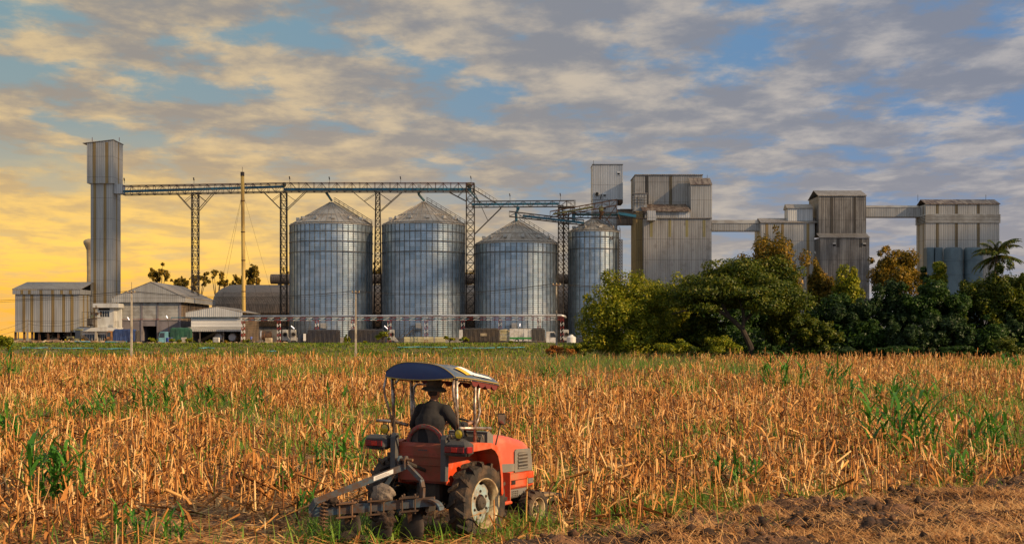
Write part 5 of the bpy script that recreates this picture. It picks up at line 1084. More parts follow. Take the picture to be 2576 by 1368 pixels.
def tree(label, u, vtop, wpx, Y, leaf, n=7000, size=.30, vlow=None, lobes=30, kind='round', name='tree', group='trees in front of the mill', bark='bark', trunk=True, lean=0.0, seed=None, shell=.5, rel=.36, catg='tree'):
    rr_ = random.Random(seed if seed is not None else int(u * 7 + vtop)); x = wx(u, Y); zg = float(gz(x, Y)); zt_ = wz(vtop, Y); zl = wz(vlow, Y) if vlow else zg + (zt_ - zg) * .25
    a = wpx * Y / F / 2; cz = (zt_ + zl) / 2; hz_ = (zt_ - zl) / 2; r = thing(name, label, catg, (x, Y, zg), group=group); lb = []
    for i in range(lobes):
        th = rr_.uniform(0, 6.283); ph = math.acos(rr_.uniform(-.75, 1)); q_ = rr_.uniform(.40, .88)
        if kind == 'umbrella':
            rad = math.sqrt(rr_.random()) * .86; px_ = rad * math.cos(th); py_ = rad * math.sin(th); pz = (1 - rad ** 2 * 1.05) * rr_.uniform(.25, 1.0) - .22 + rr_.uniform(-.32, .08); rx = rr_.uniform(.17, .34); lb.append(((x + px_ * a, Y + py_ * a * .7, cz + pz * hz_), (rx * a, rx * a * .8, rx * hz_ * rr_.uniform(.38, .6))))
        elif kind == 'column':
            f = rr_.random(); w_ = .65 * math.sin(math.pi * min(1, .12 + f * .95)) + .2; lb.append(((x + rr_.uniform(-1, 1) * a * w_ * .6, Y + rr_.uniform(-1, 1) * a * .5, zl + f * hz_ * 1.8), (a * rel * 1.3, a * rel, hz_ * .28)))
        else:
            if i % 4 == 0: q_ = rr_.uniform(.88, 1.06)
            px_, py_, pz = math.sin(ph) * math.cos(th) * q_, math.sin(ph) * math.sin(th) * q_ * .75, math.cos(ph) * q_; rx = rr_.uniform(.55, 1.2) * rel * (.55 if q_ > .88 else 1); lb.append(((x + px_ * a, Y + py_ * a, cz + pz * hz_), (rx * a, rx * a, rx * hz_ * 1.05)))
    V, Q = crown_mesh(lb, n, size, shell=shell); npmesh('crown', V, Q, M[leaf], r, off=(x, Y, zg))
    if trunk:
        b = MB(); fk = zg + (cz - zg) * .62; tr = max(.12, (zt_ - zg) * .016); top = Vector((x + lean * a, Y, fk))
        b.tube([(x, Y, zg - .3), (x + lean * a * .3, Y, zg + (fk - zg) * .5), top], [tr * 1.4, tr * 1.05, tr * .85], 8)
        for i in range(min(9, lobes)):
            c_ = Vector(lb[i][0]); m_ = top.lerp(c_, .5) + Vector((0, 0, -.08 * (c_ - top).length)); b.tube([top - Vector((0, 0, .3)), m_, c_], [tr * .6, tr * .36, tr * .12], 5)
        b.build('trunk', M[bark], r)
    return r
# far trees behind the sheds
for (u, vt, wp, lf, n, lab) in ((404, 662, 58, 'leaf_gold_lit', 900, 'small dark-gold tree above the gabled warehouse roof'), (455, 692, 46, 'leaf_dry', 300, 'sparse bare golden tree above the gabled warehouse'), (500, 680, 52, 'leaf_dry', 380, 'sparse golden tree behind the second lattice mast from the tower'), (545, 678, 58, 'leaf_dry', 520, 'thin see-through tree left of the chimney'), (598, 684, 40, 'leaf_gold_lit', 700, 'small tree just left of the chimney top shadow line'), (638, 667, 62, 'leaf_gold_lit', 1100, 'fuller gold-green tree right of the chimney'), (725, 668, 40, 'leaf_gold_lit', 500, 'tree behind the lattice mast beside the leftmost silo'), (948, 655, 40, 'leaf_gold_lit', 600, 'tree showing between the two tall silos'), (1182, 672, 36, 'leaf_gold_lit', 450, 'tree showing between the second and third silo'), (474, 700, 40, 'leaf_dry', 240, 'low bare tree between the gabled warehouse and the vaulted one')):
    if 'top shadow' in lab: lab = 'small tree just left of the chimney, above the vaulted roof'
    tree(lab, u, vt, wp, 520, 'leaf_gold_lit', n * 3, .40, vlow=730 if wp > 45 else 745, lobes=22, group='trees behind the sheds', rel=.26, shell=.1)
tree('gold and green round tree standing between the sooty block and the last building', 2254, 615, 140, 300, 'leaf_gold_lit', 14000, .30, vlow=760, lobes=54, rel=.31)
tree('tall tree with golden top rising highest before the ochre-striped annex', 1945, 580, 165, 300, 'leaf_gold_lit', 20000, .32, vlow=800, lobes=60, rel=.33)
tree('broad green tree carrying the golden-topped one above it', 1950, 645, 230, 292, 'leaf_rain', 20000, .32, vlow=900, lobes=60, rel=.27)
tree('small orange-leaved tree against the side of the sooty block', 2065, 652, 66, 290, 'leaf_gold_lit', 6500, .28, vlow=800, lobes=34)
tree('yellow-green tree top before the foot of the sooty block', 2130, 668, 88, 285, 'leaf_lime_lit', 7500, .28, vlow=810, lobes=34)
tree('slender young tree before the blue-grey tanks', 2365, 650, 62, 280, 'leaf_lime_lit', 2600, .27, vlow=730, lobes=14, kind='column')
tree('small upright tree at the left corner of the last building', 2322, 672, 40, 282, 'leaf_deep', 1600, .27, vlow=735, lobes=10, kind='column')
# the dense stand on the right
tree('lime-green bushy tree at the left end of the stand, hiding the narrow silo foot', 1584, 686, 262, 258, 'leaf_lime_lit', 44000, .26, vlow=960, lobes=110, trunk=False, rel=.26)
tree('dark spreading rain tree with a bent black trunk in the middle of the stand', 1850, 632, 365, 252, 'leaf_rain', 54000, .26, vlow=848, lobes=120, kind='umbrella', trunk=False, rel=.3)
tree('tall yellowish tree between the lime tree and the rain tree', 1690, 684, 150, 270, 'leaf_lime_lit', 14000, .28, vlow=900, lobes=40)
for (u, vt, wp, lf, n, vl, lab) in ((2085, 705, 170, 'leaf_deep', 11000, 880, 'deep green tree right of the rain tree'), (2150, 740, 130, 'leaf_blue', 8000, 890, 'bluish green tree before the sooty block'), (2235, 712, 120, 'leaf_blue', 9000, 885, 'grey-green tree below the round golden tree'), (2345, 690, 200, 'leaf_deep', 15000, 850, 'wide dark tree below the blue-grey tanks'), (2468, 692, 190, 'leaf_rain', 13000, 880, 'green tree hiding the palm trunk'), (2535, 668, 150, 'leaf_rain', 12000, 860, 'broad green tree at the right edge of the picture'), (2600, 640, 150, 'leaf_deep', 9000, 880, 'tall tree cut by the right edge of the picture'), (2390, 770, 150, 'leaf_blue', 9000, 900, 'low bluish tree under the wide dark one'), (2290, 790, 130, 'leaf_blue', 8000, 905, 'low grey-green tree in the shade below the golden tree'), (2190, 800, 110, 'leaf_deep', 7000, 905, 'low dark tree in front of the sooty block'), (2480, 800, 120, 'leaf_deep', 7000, 905, 'low dark tree beside the palm trunk'), (2560, 790, 110, 'leaf_blue', 7000, 905, 'low tree in the bottom right corner of the stand'), (2060, 800, 110, 'leaf_rain', 7000, 905, 'low tree right of the bent black trunk'), (1760, 790, 130, 'leaf_rain', 8000, 905, 'low tree under the left limb of the rain tree'), (1985, 770, 150, 'leaf_rain', 9000, 890, 'leafy tree just right of the bent black trunk'), (1800, 730, 240, 'leaf_deep', 15000, 905, 'dark tree filling the space behind the rain tree'), (1890, 760, 160, 'leaf_deep', 9000, 905, 'dark tree right behind the bent black trunk')):
    tree(lab, u, vt, wp, 262 - (vt > 760) * 8 + (u % 7) + (18 if 'behind the' in lab else 0), lf, int(n * 1.35), .29, vlow=vl, lobes=44, rel=.27)
tree('line of tall dark trees far to the right beyond the picture', 2720, 650, 200, 262, 'leaf_deep', 6000, .34, vlow=880)
# trunk and limbs of the rain tree, given as a part of it
rain = [o for o in bpy.data.objects if o.get('label', '').startswith('dark spreading rain')][0]
b = MB(); Yt = 247; T = lambda u, v, dy=0: W(u, v, Yt + dy)
b.tube([T(1895, 905), T(1888, 870), T(1868, 828), T(1838, 800)], [.62, .52, .46, .40], 9)
b.tube([T(1838, 800), T(1812, 784), T(1770, 776), T(1720, 782), T(1690, 790, 3)], [.38, .32, .26, .18, .08], 7)
b.tube([T(1868, 828), T(1871, 800), T(1866, 765), T(1880, 725, 3)], [.36, .32, .26, .12], 7)
b.tube([T(1838, 800), T(1815, 765), T(1795, 740, 2), T(1760, 705, 5)], [.32, .28, .2, .08], 7)
b.tube([T(1866, 765), T(1830, 725, 2), T(1820, 690, 4)], [.22, .16, .08], 6); b.tube([T(1868, 812), T(1910, 770, 2), T(1950, 735, 5), T(1985, 715, 6)], [.3, .24, .16, .07], 6)
b.build('trunk', M['bark'], rain)
# coconut palm
Yp = 276; u0, v0 = 2507, 644; x, z = wx(u0, Yp), wz(v0, Yp); xb = wx(2488, Yp); zg = float(gz(xb, Yp))
r = thing('palm', 'coconut palm with drooping fronds at the right before the tanks', 'palm', (xb, Yp, zg))
MB().tube([(xb, Yp, zg - .3), (xb + .15, Yp, zg + 7), (x - .3, Yp, z - 3), (x, Yp, z)], [.32, .24, .2, .22], 9).build('trunk', M['bark_pale'], r)
M['palm'] = leafmat('palm_leaves', [(.02, .05, .012), (.05, .085, .016), (.11, .12, .02), (.24, .15, .03)], .3, .4, .2)
for k in range(26):
    az = k * 2.399; el = [1.25, .9, .55, .15, -.3][k % 5] + random.uniform(-.12, .12); ln = random.uniform(5.2, 6.6); cv = 1.7 if el > .2 else 1.0; p = Vector((x, Yp, z)); pts = [p.copy()]
    for j in range(10): e = el - cv * (j / 10) ** 1.2; p = p + Vector((math.cos(az) * math.cos(e), math.sin(az) * math.cos(e), math.sin(e))) * (ln / 10); pts.append(p.copy())
    Pn = np.array([list(q_) for q_ in pts]); tt = np.repeat(np.linspace(.08, .98, 60), 2); idx = np.clip(tt * 10, 0, 9.99); i0 = idx.astype(int); B = Pn[i0] + (Pn[i0 + 1] - Pn[i0]) * (idx - i0)[:, None]
    sd = np.tile([1, -1], 60); m_ = len(tt); V, Q = blades(B, az + sd * (1.15 - .5 * tt), np.full(m_, -.15) + rng.normal(0, .15, m_), U(.6, 1.3, m_), 1.25 * np.sin(np.pi * np.clip(tt, .12, .93)) * U(.8, 1.1, m_), np.full(m_, .20), 2, .1)
    fr = npmesh('frond', V, Q, M['palm'], r, off=(xb, Yp, zg)); MB().tube(pts, [.06] * 5 + [.04] * 4 + [.02] * 2, 4).build('midrib', M['leaf_lime_lit'], fr)
# shrubs
def shrub(label, u, vt, wp, Y, leaf, n=2500, size=.2, name='shrub', vlow=None, lobes=14, group='shrubs along the bank and the stand'): return tree(label, u, vt, wp, Y, leaf, n, size, vlow=vlow or 900, lobes=lobes, trunk=False, name=name, group=group, catg='shrub', shell=.3)
shrub('pale green shrub at the foot of the rain tree', 1822, 838, 95, 244, 'leaf_lime_lit', 4500); shrub('reddish dry shrub at the foot of the right pole', 1402, 868, 62, 256, 'leaf_dry', 2000); shrub('yellow-green shrub before the lime tree on its left', 1450, 858, 80, 254, 'leaf_lime_lit', 4000)
shrub('green shrub cut by the left edge of the picture', 4, 840, 56, 258, 'leaf_lime_lit', 3500); shrub('orange-stemmed dry shrub between the right pole and the lime tree', 1432, 876, 40, 250, 'leaf_dry', 900); shrub('low dark shrub below the bent black trunk', 1925, 862, 80, 246, 'leaf_deep', 3500); shrub('low dark shrub at the foot of the sooty block trees', 2110, 866, 90, 248, 'leaf_blue', 3500); shrub('low green shrub at the bottom right of the stand', 2530, 850, 120, 246, 'leaf_rain', 4500); shrub('low dark shrub under the palm', 2400, 868, 110, 246, 'leaf_deep', 4000); shrub('low dark shrub in the middle of the stand', 2255, 870, 120, 246, 'leaf_deep', 4000); shrub('yellowish shrub under the lime tree', 1690, 852, 110, 247, 'leaf_lime_lit', 4000); shrub('low green shrub left of the pale one under the rain tree', 1760, 868, 80, 245, 'leaf_rain', 3000)
# undergrowth filling the stand's floor
x = U(24, 110, 26000); y = U(256, 285, 26000); ok = x > 24 + (y - 256) * .1; x, y = x[ok], y[ok]; n = len(x); zc_ = gz(x, y) + U(0, 1, n) ** .8 * 5.5 * (.5 + fbm(x * .2, y * .2, 3, 6))
V = rng.normal(0, 1, (n, 3)); V /= np.linalg.norm(V, axis=1)[:, None]; T2 = np.cross(V, rng.normal(0, 1, (n, 3))); T2 /= np.linalg.norm(T2, axis=1)[:, None]; P = np.stack([x, y, zc_], -1); s_ = U(.2, .5, n)[:, None]; VV = np.stack([P - V * s_, P - T2 * s_ * .5, P + V * s_, P + T2 * s_ * .5], 1).reshape(-1, 3)
tag(npmesh('undergrowth', VV, np.arange(n * 4).reshape(-1, 4), M['leaf_deep']), 'dark undergrowth between the trunks of the stand', 'undergrowth', kind='stuff')
# papaya and young trees on the yard edge
for (u, vt, vb, lab) in ((383, 849, 866, 'leafy young tree before the doorway of the gabled warehouse'), (478, 850, 866, 'young papaya at the tail of the green-tarpaulined truck'), (433, 852, 862, 'small papaya before the green tarpaulin, left of another'), (452, 855, 863, 'smallest papaya before the green tarpaulin'), (527, 855, 866, 'papaya left of the white caged tote'), (570, 857, 866, 'papaya with orange leaves right of the white caged tote'), (619, 853, 866, 'papaya at the first red and white post'), (872, 842, 866, 'narrow yellow-green climber between the two black tarpaulins'), (963, 832, 866, 'broad yellow-green young tree before the black trailer end'), (918, 858, 866, 'low yellow weed below the black trailer'), (1131, 843, 863, 'small papaya before the cream panels'), (1168, 846, 863, 'small papaya before the brown tarpaulin'), (1286, 858, 864, 'tiny weed by the wheels of the long lorry')):
    Y = 328; w_ = (vb - vt) * (1.15 if u != 872 else .5); tree(lab, u, vt, max(9, w_ * 1.35), Y, 'leaf_lime_lit' if u != 570 else 'leaf_gold_lit', 520 if u != 963 else 1500, .26, vlow=vt + (vb - vt) * (.7 if u != 872 else .95), lobes=9, name='young_tree', group='young plants along the yard edge', shell=.2)
# ================================================================ unseen cloud bank, added off to the right to half-shade the plant
M['added_shade_cloud'] = mat('added_shade_cloud', (.8, .8, .8), None, rough=1)
tn = E.nt.nodes.new('ShaderNodeBsdfTransparent'); mx_ = E.nt.nodes.new('ShaderNodeMixShader'); mx_.inputs[0].default_value = .83      # thin cloud: a little dimmed sun comes through
E.nt.links.new(E.nt.nodes['Principled BSDF'].outputs[0], mx_.inputs[1]); E.nt.links.new(tn.outputs[0], mx_.inputs[2]); E.nt.links.new(mx_.outputs[0], E.nt.nodes['Material Output'].inputs[0])
rr_ = random.Random(5); b = MB(); c0 = Vector((0, 410, 10)) + SUN * (250 / SUN.z)
for i in range(-5, 6):
    for j in range(-1, 3):
        p = c0 + Vector((i * 44 + rr_.uniform(-10, 10), j * 42 + rr_.uniform(-10, 10), rr_.uniform(-8, 14))); s_ = rr_.uniform(38, 52); b.ball(p, (s_, s_ * .95, s_ * .42), 14, 9)
cl_ = b.build('added_shade_cloud', M['added_shade_cloud'], smooth=True); cl_['kind'] = 'structure'
# ================================================================ tractor, plough, driver (own frame: x right, y ahead, z up)
TR = (-1.026, 20.276, -.051); TROT = R(-32)
def paint(name, c, dust, rough=.38, amt=.55, sc=3.0, lo=.42, hi=.78):
    m, b = newmat(name); n = E.nt; t_ = n.nodes.new('ShaderNodeTexCoord'); f = ss(noise(t_.outputs['Object'], sc, 6, .65), lo, hi, 0, amt); f2 = ss(noise(t_.outputs['Object'], 22, 3, .6), .62, .75, 0, .35)
    n.links.new(mix(f2, mix(f, c, dust), (.05, .03, .02)), b.inputs['Base Color']); n.links.new(ss(f, 0, .6, rough, .8), b.inputs['Roughness']); return m
M['t_red'] = paint('orange_red_paint', (.50, .050, .010), (.30, .13, .065), amt=.8, lo=.38, hi=.70); M['t_rear_shaded'] = paint('shaded_grimy_red_paint', (.24, .028, .009), (.14, .06, .03), .45, .8, 3, .36, .66); M['t_bonnet'] = paint('faded_bonnet_paint', (.50, .085, .045), (.46, .20, .12), .42, .6, 2.2); M['t_grey'] = paint('grey_plastic', (.13, .125, .115), (.24, .19, .13), .6); M['t_dark'] = paint('dark_grey_plastic', (.045, .045, .045), (.15, .11, .07), .55, .4)  # rear red is painted darker to hold its shade, besides the dust
M['t_iron'] = paint('dull_grey_iron', (.05, .055, .06), (.12, .085, .055), .6, .5, 6); M['t_black'] = mat('black_iron', (.016, .014, .013), (.05, .036, .024), 4, .75); M['t_tyre'] = mat('muddy_tyre', (.020, .017, .015), (.085, .052, .029), 5, .9, bump=.5, lo=.40, hi=.70)
M['t_rim'] = paint('cream_rim', (.46, .37, .22), (.15, .09, .045), .55, .95, 6, .34, .62); M['t_disc'] = paint('blue_wheel_disc', (.22, .33, .36), (.20, .13, .07), .5, .9, 6, .36, .64); M['chrome'] = mat('worn_steel_tube', (.44, .38, .32), (.20, .14, .10), 9, .42, .7)
M['canvas'] = paint('blue_canvas', (.005, .027, .115), (.07, .11, .17), .5, .2, 2); M['canvas_top'] = paint('faded_canvas', (.045, .075, .13), (.20, .20, .18), .7, .8, 4); M['piping'] = mat('dull_yellow_piping', (.30, .22, .05), None, rough=.8); M['fringe'] = mat('red_fringe', (.11, .014, .012), None, rough=.8); M['yellow'] = mat('yellow_print', (.62, .36, .02), None, rough=.6); M['whitep'] = mat('white_print', (.75, .73, .68), None, rough=.6)
M['lens_red'] = mat('red_lens', (.22, .010, .012), (.12, .01, .01), 8, .25); M['lens_bright'] = mat('bright_red_lens', (.42, .02, .012), None, rough=.2); M['lens_yellow'] = mat('yellow_lens', (.55, .42, .02), (.36, .26, .02), 14, .18); M['mirror'] = mat('mirror_glass', (.6, .6, .6), None, rough=.06, metal=1.0)
M['seat'] = mat('worn_seat', (.035, .03, .028), (.07, .05, .04), 6, .7); M['plaid'] = mat('plaid_wrap', (.22, .035, .03), (.16, .10, .07), 26, .8, lo=.48, hi=.52); M['p_blue'] = paint('worn_blue_paint', (.05, .092, .122), (.075, .04, .022), .65, 1.0, 5, .34, .60); M['p_steel'] = mat('soil_polished_steel', (.05, .036, .026), (.025, .016, .011), 5, .7, .4); M['stone'] = mat('grey_stone', (.09, .075, .065), (.22, .175, .13), 5, .95, bump=1.0, bscale=9); M['clod'] = mat('dark_clod', (.016, .010, .007), (.055, .030, .017), 8, .95, bump=1.0)
T0 = thing('tractor', 'small orange-red tractor with a blue canvas canopy, seen from behind', 'tractor', TR, TROT)
def tp(mb, name, m, parent=None, smooth=False): return mb.build(name, m, parent or T0, local=True, smooth=smooth)
def tyre(name, x, y, z, r, wd, nl, side):
    RX = Matrix.Translation((x, y, z)) @ Matrix.Rotation(R(90) * side, 4, 'Y'); h = wd / 2; b = MB()
    b.lathe([(r * .62, -h * .80), (r * .74, -h), (r * .90, -h), (r * .95, -h * .86), (r * .965, -h * .4), (r * .97, 0), (r * .965, h * .4), (r * .95, h * .86), (r * .90, h), (r * .74, h), (r * .62, h * .80)], 40).xf(RX)
    for k in range(nl):
        for s_ in (-1, 1):
            a = 2 * math.pi * (k + (.5 if s_ > 0 else 0)) / nl; pts = []
            s0 = len(b.v); q_ = [(a - .03, 0.0, .97), (a + .055, s_ * h * .5, .97), (a + .13, s_ * h * .95, .95), (a + .15, s_ * h * 1.02, .86)]
            w_ = .055 * r / .56
            for (aa, zz, rf) in q_:
                for da, dr in ((-w_ / r * .6, -.02), (-w_ / r * .42, .075), (w_ / r * .42, .075), (w_ / r * .6, -.02)): rr = r * (rf + dr * (1 if rf > .9 else .7)); pts.append((rr * math.cos(aa + da), rr * math.sin(aa + da), zz))
            f = [(i * 4 + j, i * 4 + (j + 1) % 4, i * 4 + 4 + (j + 1) % 4, i * 4 + 4 + j) for i in range(3) for j in range(4)] + [(0, 1, 2, 3), (15, 14, 13, 12)]
            b.add(pts, f); b.xf(RX, s0)
    t_ = tp(b, name, M['t_tyre'])
    b = MB(); b.lathe([(r * .58, -h * .78), (r * .635, -h * .9), (r * .64, -h * .78), (r * .58, -h * .6), (r * .55, 0), (r * .55, h * .5), (r * .58, h * .6), (r * .60, h * .86), (r * .635, h * .98), (r * .64, h * .86)], 40).xf(RX); tp(b, 'rim', M['t_rim'], t_, True)
    b = MB(); n0 = 36; prof = []
    o_ = [(r * .56 if (k % 6) < 4 else r * .46) for k in range(n0)]; zf = h * .30
    vs = []; 
    for k in range(n0): a = 2 * math.pi * k / n0; vs += [(o_[k] * math.cos(a), o_[k] * math.sin(a), zf * .2), (r * .40 * math.cos(a), r * .40 * math.sin(a), zf), (r * .22 * math.cos(a), r * .22 * math.sin(a), zf * 1.1), (r * .20 * math.cos(a), r * .20 * math.sin(a), zf * .5)]
    b.add(vs, [(k * 4 + j, ((k + 1) % n0) * 4 + j, ((k + 1) % n0) * 4 + j + 1, k * 4 + j + 1) for k in range(n0) for j in range(3)]).xf(RX); d = tp(b, 'wheel_disc', M['t_disc'] if r > .4 else M['t_rim'], t_)
    b = MB(); b.lathe([(.01, h * .75), (r * .13, h * .7), (r * .17, h * .5), (r * .19, -h * .4)], 16)
    for k in range(6): a = k * math.pi / 3; b.ball((r * .30 * math.cos(a), r * .30 * math.sin(a), h * .34), .022, 6, 4)
    b.xf(RX); tp(b, 'hub', M['t_black'], t_)
tyre('rear_wheel', .63, 0, .52, .56, .30, 15, 1); tyre('rear_wheel', -.75, 0, .58, .58, .34, 15, -1)
tyre('front_wheel', .50, 1.74, .24, .29, .22, 14, 1); tyre('front_wheel', -.50, 1.74, .24, .29, .22, 14, -1)
b = MB(); b.bbox(-.17, .17, -.28, .75, .42, .95, .05); b.tube([(-.52, 0, .54), (.52, 0, .52)], .12, 12); b.bbox(-.2, .2, -.36, -.2, .5, .82, .04); b.bbox(-.14, .14, .7, 1.9, .42, .62, .04); b.tube([(-.4, 1.7, .27), (.4, 1.7, .27)], .06, 8); tp(b, 'transmission', M['t_black'])
for s_ in (-1, 1):
    b = MB(); top = [(-.46, 1.30), (-.45, 1.37), (-.30, 1.40), (.12, 1.365), (.24, 1.32), (.32, 1.22), (.37, 1.06), (.40, .86), (.41, .62)]; inn = [(y - .022 if y > .1 else y, z - .03) for y, z in top]
    x0, x1 = sorted((s_ * .40, s_ * .80)); b.prism(top + inn[::-1], 'x', x0, x1)
    xi0, xi1 = sorted((s_ * .40, s_ * .42)); b.prism([(-.46, .80), (-.46, 1.33), (-.3, 1.37), (.12, 1.33), (.30, 1.2), (.38, .86), (.38, .62)], 'x', xi0, xi1)
    xl0, xl1 = sorted((s_ * .785, s_ * .802)); b.prism([(-.46, 1.27), (-.46, 1.36), (-.30, 1.39), (.12, 1.36), (.25, 1.31), (.33, 1.21), (.38, 1.06), (.41, .86), (.42, .62), (.37, .62), (.36, .86), (.33, 1.03), (.28, 1.17), (.20, 1.25), (.10, 1.29)], 'x', xl0, xl1)
    f = tp(b, 'fender', M['t_red'])
    c0, c1 = (.46, .86) if s_ > 0 else (-.93, -.55); dz = -.02 if s_ > 0 else .02
    b = MB(); b.bbox(c0, c1, -.60, -.40, 1.235 + dz, 1.445 + dz, .045); t_ = tp(b, 'tail_light', M['t_dark'])
    b = MB(); b.bbox(c0 + .02, c1 - .05, -.612, -.59, 1.285 + dz, 1.375 + dz, .01); 
    if s_ > 0: b.bbox(c1 - .03, c1 + .010, -.60, -.47, 1.285 + dz, 1.375 + dz, .01)
    l_ = tp(b, 'lens', M['lens_red'], t_); b = MB(); b.bbox(c0 + .14, c0 + .24, -.618, -.608, 1.295 + dz, 1.362 + dz, .004); tp(b, 'reflector', M['lens_bright'], t_)
    b = MB()
    for k in range(3): b.bbox(c0 + .012, c1 - .012, -.612, -.59, 1.245 + dz + k * .013, 1.253 + dz + k * .013, .002)
    tp(b, 'grooves_strip', M['t_black'], t_)
b = MB(); b.prism([(-.47, .84), (-.47, 1.32), (-.43, 1.37), (-.38, 1.37), (-.38, 1.33), (-.42, 1.30), (-.42, .84)], 'x', -.40, .40); b.box(-.40, .40, -.485, -.472, 1.18, 1.21); b.box(-.40, .40, -.485, -.472, 1.06, 1.075); b.box(-.40, .40, -.38, .45, .80, .84); p = tp(b, 'rear_panel', M['t_rear_shaded'])
b = MB()
for k, (xa, wd) in enumerate(((-.06, .03), (-.025, .018), (0, .035), (.045, .02), (.07, .028))): b.box(xa, xa + wd * .8, -.474, -.4705, 1.262, 1.280)
tp(b, 'worn_mark', M['t_dark'], p)
for xa in (-.44, .43):
    b = MB(); b.prism([(-.57, .86), (-.56, 1.44), (-.53, 1.50), (-.49, 1.50), (-.47, 1.44), (-.50, .86)], 'x', xa - .042, xa + .042); u_ = tp(b, 'upright', M['t_iron'])
    b = MB(); b.tube([(xa - .07, -.525, 1.46), (xa + .08, -.525, 1.46)], .018, 8); tp(b, 'bolt', M['t_black'], u_)
b = MB(); b.bbox(-.25, .25, -.36, .12, 1.06, 1.17, .05); tp(b, 'seat_cushion', M['seat'])
arc = [(.30 * math.cos(a) - .01, -.40 + .03 * abs(math.cos(a)), 1.30 + .30 * math.sin(a) ** .8 if math.sin(a) > 0 else 1.3) for a in np.linspace(0.02, math.pi - .02, 15)]; arc = [(.32, -.36, 1.16)] + arc + [(-.34, -.36, 1.16)]
b = MB(); n = len(arc); vs = [(x, y + .02, z - .01) for x, y, z in arc] + [(x * .93, y + .10, z - .03) for x, y, z in arc]; b.add(vs, [tuple(range(n)), tuple(range(2 * n - 1, n - 1, -1))] + [(i, i + 1, n + i + 1, n + i) for i in range(n - 1)]); s_ = tp(b, 'seat_back', M['seat']); b = MB(); b.tube(arc, .034, 8); tp(b, 'wrapped_rim', M['plaid'], s_, True)
# bonnet and front
secs = [(.74, .335, 1.40), (.95, .335, 1.405), (1.25, .33, 1.385), (1.55, .325, 1.33), (1.76, .318, 1.285), (1.88, .312, 1.25), (1.935, .308, 1.22), (1.96, .305, 1.16), (1.975, .303, 1.0), (1.985, .30, .815)]
def bsec(y, w_, zt_, k=12):
    pts = [(-w_, .815)]; rr = min(.13, zt_ - .82)
    for i in range(k + 1):
        a = math.pi - math.pi * i / k; cx = (-w_ + rr) if i <= k / 2 else (w_ - rr); pts.append((cx + rr * math.cos(a), zt_ - rr + rr * math.sin(a) if rr > .01 else zt_))
    pts.append((w_, .815)); return [(x, y, z + .015 * (1 - (x / w_) ** 2)) for x, z in pts]
b = MB(); vs = []; k_ = None
for y, w_, zt_ in secs: q_ = bsec(y, w_, zt_); k_ = len(q_); vs += q_
b.add(vs, [(i * k_ + j, i * k_ + j + 1, (i + 1) * k_ + j + 1, (i + 1) * k_ + j) for i in range(len(secs) - 1) for j in range(k_ - 1)] + [tuple(range(k_)), tuple((len(secs) - 1) * k_ + j for j in range(k_))]); bon = tp(b, 'bonnet', M['t_bonnet'], smooth=True)
bon.data.polygons.foreach_set('use_smooth', [len(p.vertices) == 4 for p in bon.data.polygons])
for s_ in (-1, 1):
    b = MB(); X0, X1 = sorted((s_ * .322, s_ * .345)); b.prism([(.80, .84), (1.46, .84), (1.46, .95), (.80, .985)], 'x', X0, X1); tp(b, 'side_stripe', M['t_grey'], bon)
    b = MB(); X0, X1 = sorted((s_ * .30, s_ * .350)); b.prism([(1.46, .818), (1.97, .818), (1.955, 1.0), (1.92, 1.13), (1.88, 1.155), (1.50, 1.165), (1.46, 1.13)], 'x', X0, X1); g_ = tp(b, 'grille', M['t_grey'], bon)
    b = MB(); X0, X1 = sorted((s_ * .33, s_ * .353)); b.prism([(1.54, .86), (1.83, .86), (1.82, 1.10), (1.56, 1.115)], 'x', X0, X1); v_ = tp(b, 'grille_opening', M['t_black'], g_)
    b = MB()
    for k in range(5): z = .87 + k * .052; X0, X1 = sorted((s_ * .34, s_ * .366)); b.box(X0, X1, 1.54, 1.84, z, z + .022)
    tp(b, 'slat_set', M['t_grey'], g_)
    b = MB(); X0, X1 = sorted((s_ * .16, s_ * .29)); b.bbox(X0, X1, 1.96, 1.99, .87, .98, .02); tp(b, 'headlight', M['whitep'], bon)
    b = MB(); X0, X1 = sorted((s_ * .12, s_ * .36)); b.bbox(X0, X1, 1.16, 2.0, .565, .812, .03); X0, X1 = sorted((s_ * .355, s_ * .372)); b.bbox(X0, X1, 1.18, 1.98, .70, .805, .008); q_ = tp(b, 'side_panel', M['t_red'])
    b = MB(); X0, X1 = sorted((s_ * .36, s_ * .385)); b.bbox(X0, X1, 1.80, 1.95, .62, .70, .006); tp(b, 'side_marker', M['t_grey'], q_)
    b = MB(); X0, X1 = sorted((s_ * .36, s_ * .376))
    for k in range(6): b.box(X0, X1, 1.34 + k * .018, 1.346 + k * .018, .64, .70)
    tp(b, 'louvre_patch', M['t_dark'], q_); b = MB(); b.bar((s_ * .37, 1.30, .645), (s_ * .41, 1.22, .66), .02); tp(b, 'latch', M['chrome'], q_)
    b = MB(); X0, X1 = sorted((s_ * .12, s_ * .355)); b.bbox(X0, X1, 1.14, 1.90, .43, .560, .025); q_ = tp(b, 'lower_guard', M['t_grey'])
    b = MB(); X0, X1 = sorted((s_ * .35, s_ * .360))
    for i in range(4):
        for j in range(3): b.box(X0, X1, 1.36 + i * .05, 1.388 + i * .05, .462 + j * .03, .48 + j * .03)
    tp(b, 'hole_grid', M['t_black'], q_)
    b = MB(); X0, X1 = sorted((s_ * .20, s_ * .60)); b.bbox(X0, X1, .42, 1.0, .40, .45, .015); X0, X1 = sorted((s_ * .30, s_ * .56)); b.box(X0, X1, .985, 1.005, .45, .86); X0, X1 = sorted((s_ * .30, s_ * .33)); b.box(X0, X1, .42, .985, .45, .86); q_ = tp(b, 'footstep', M['t_red'])
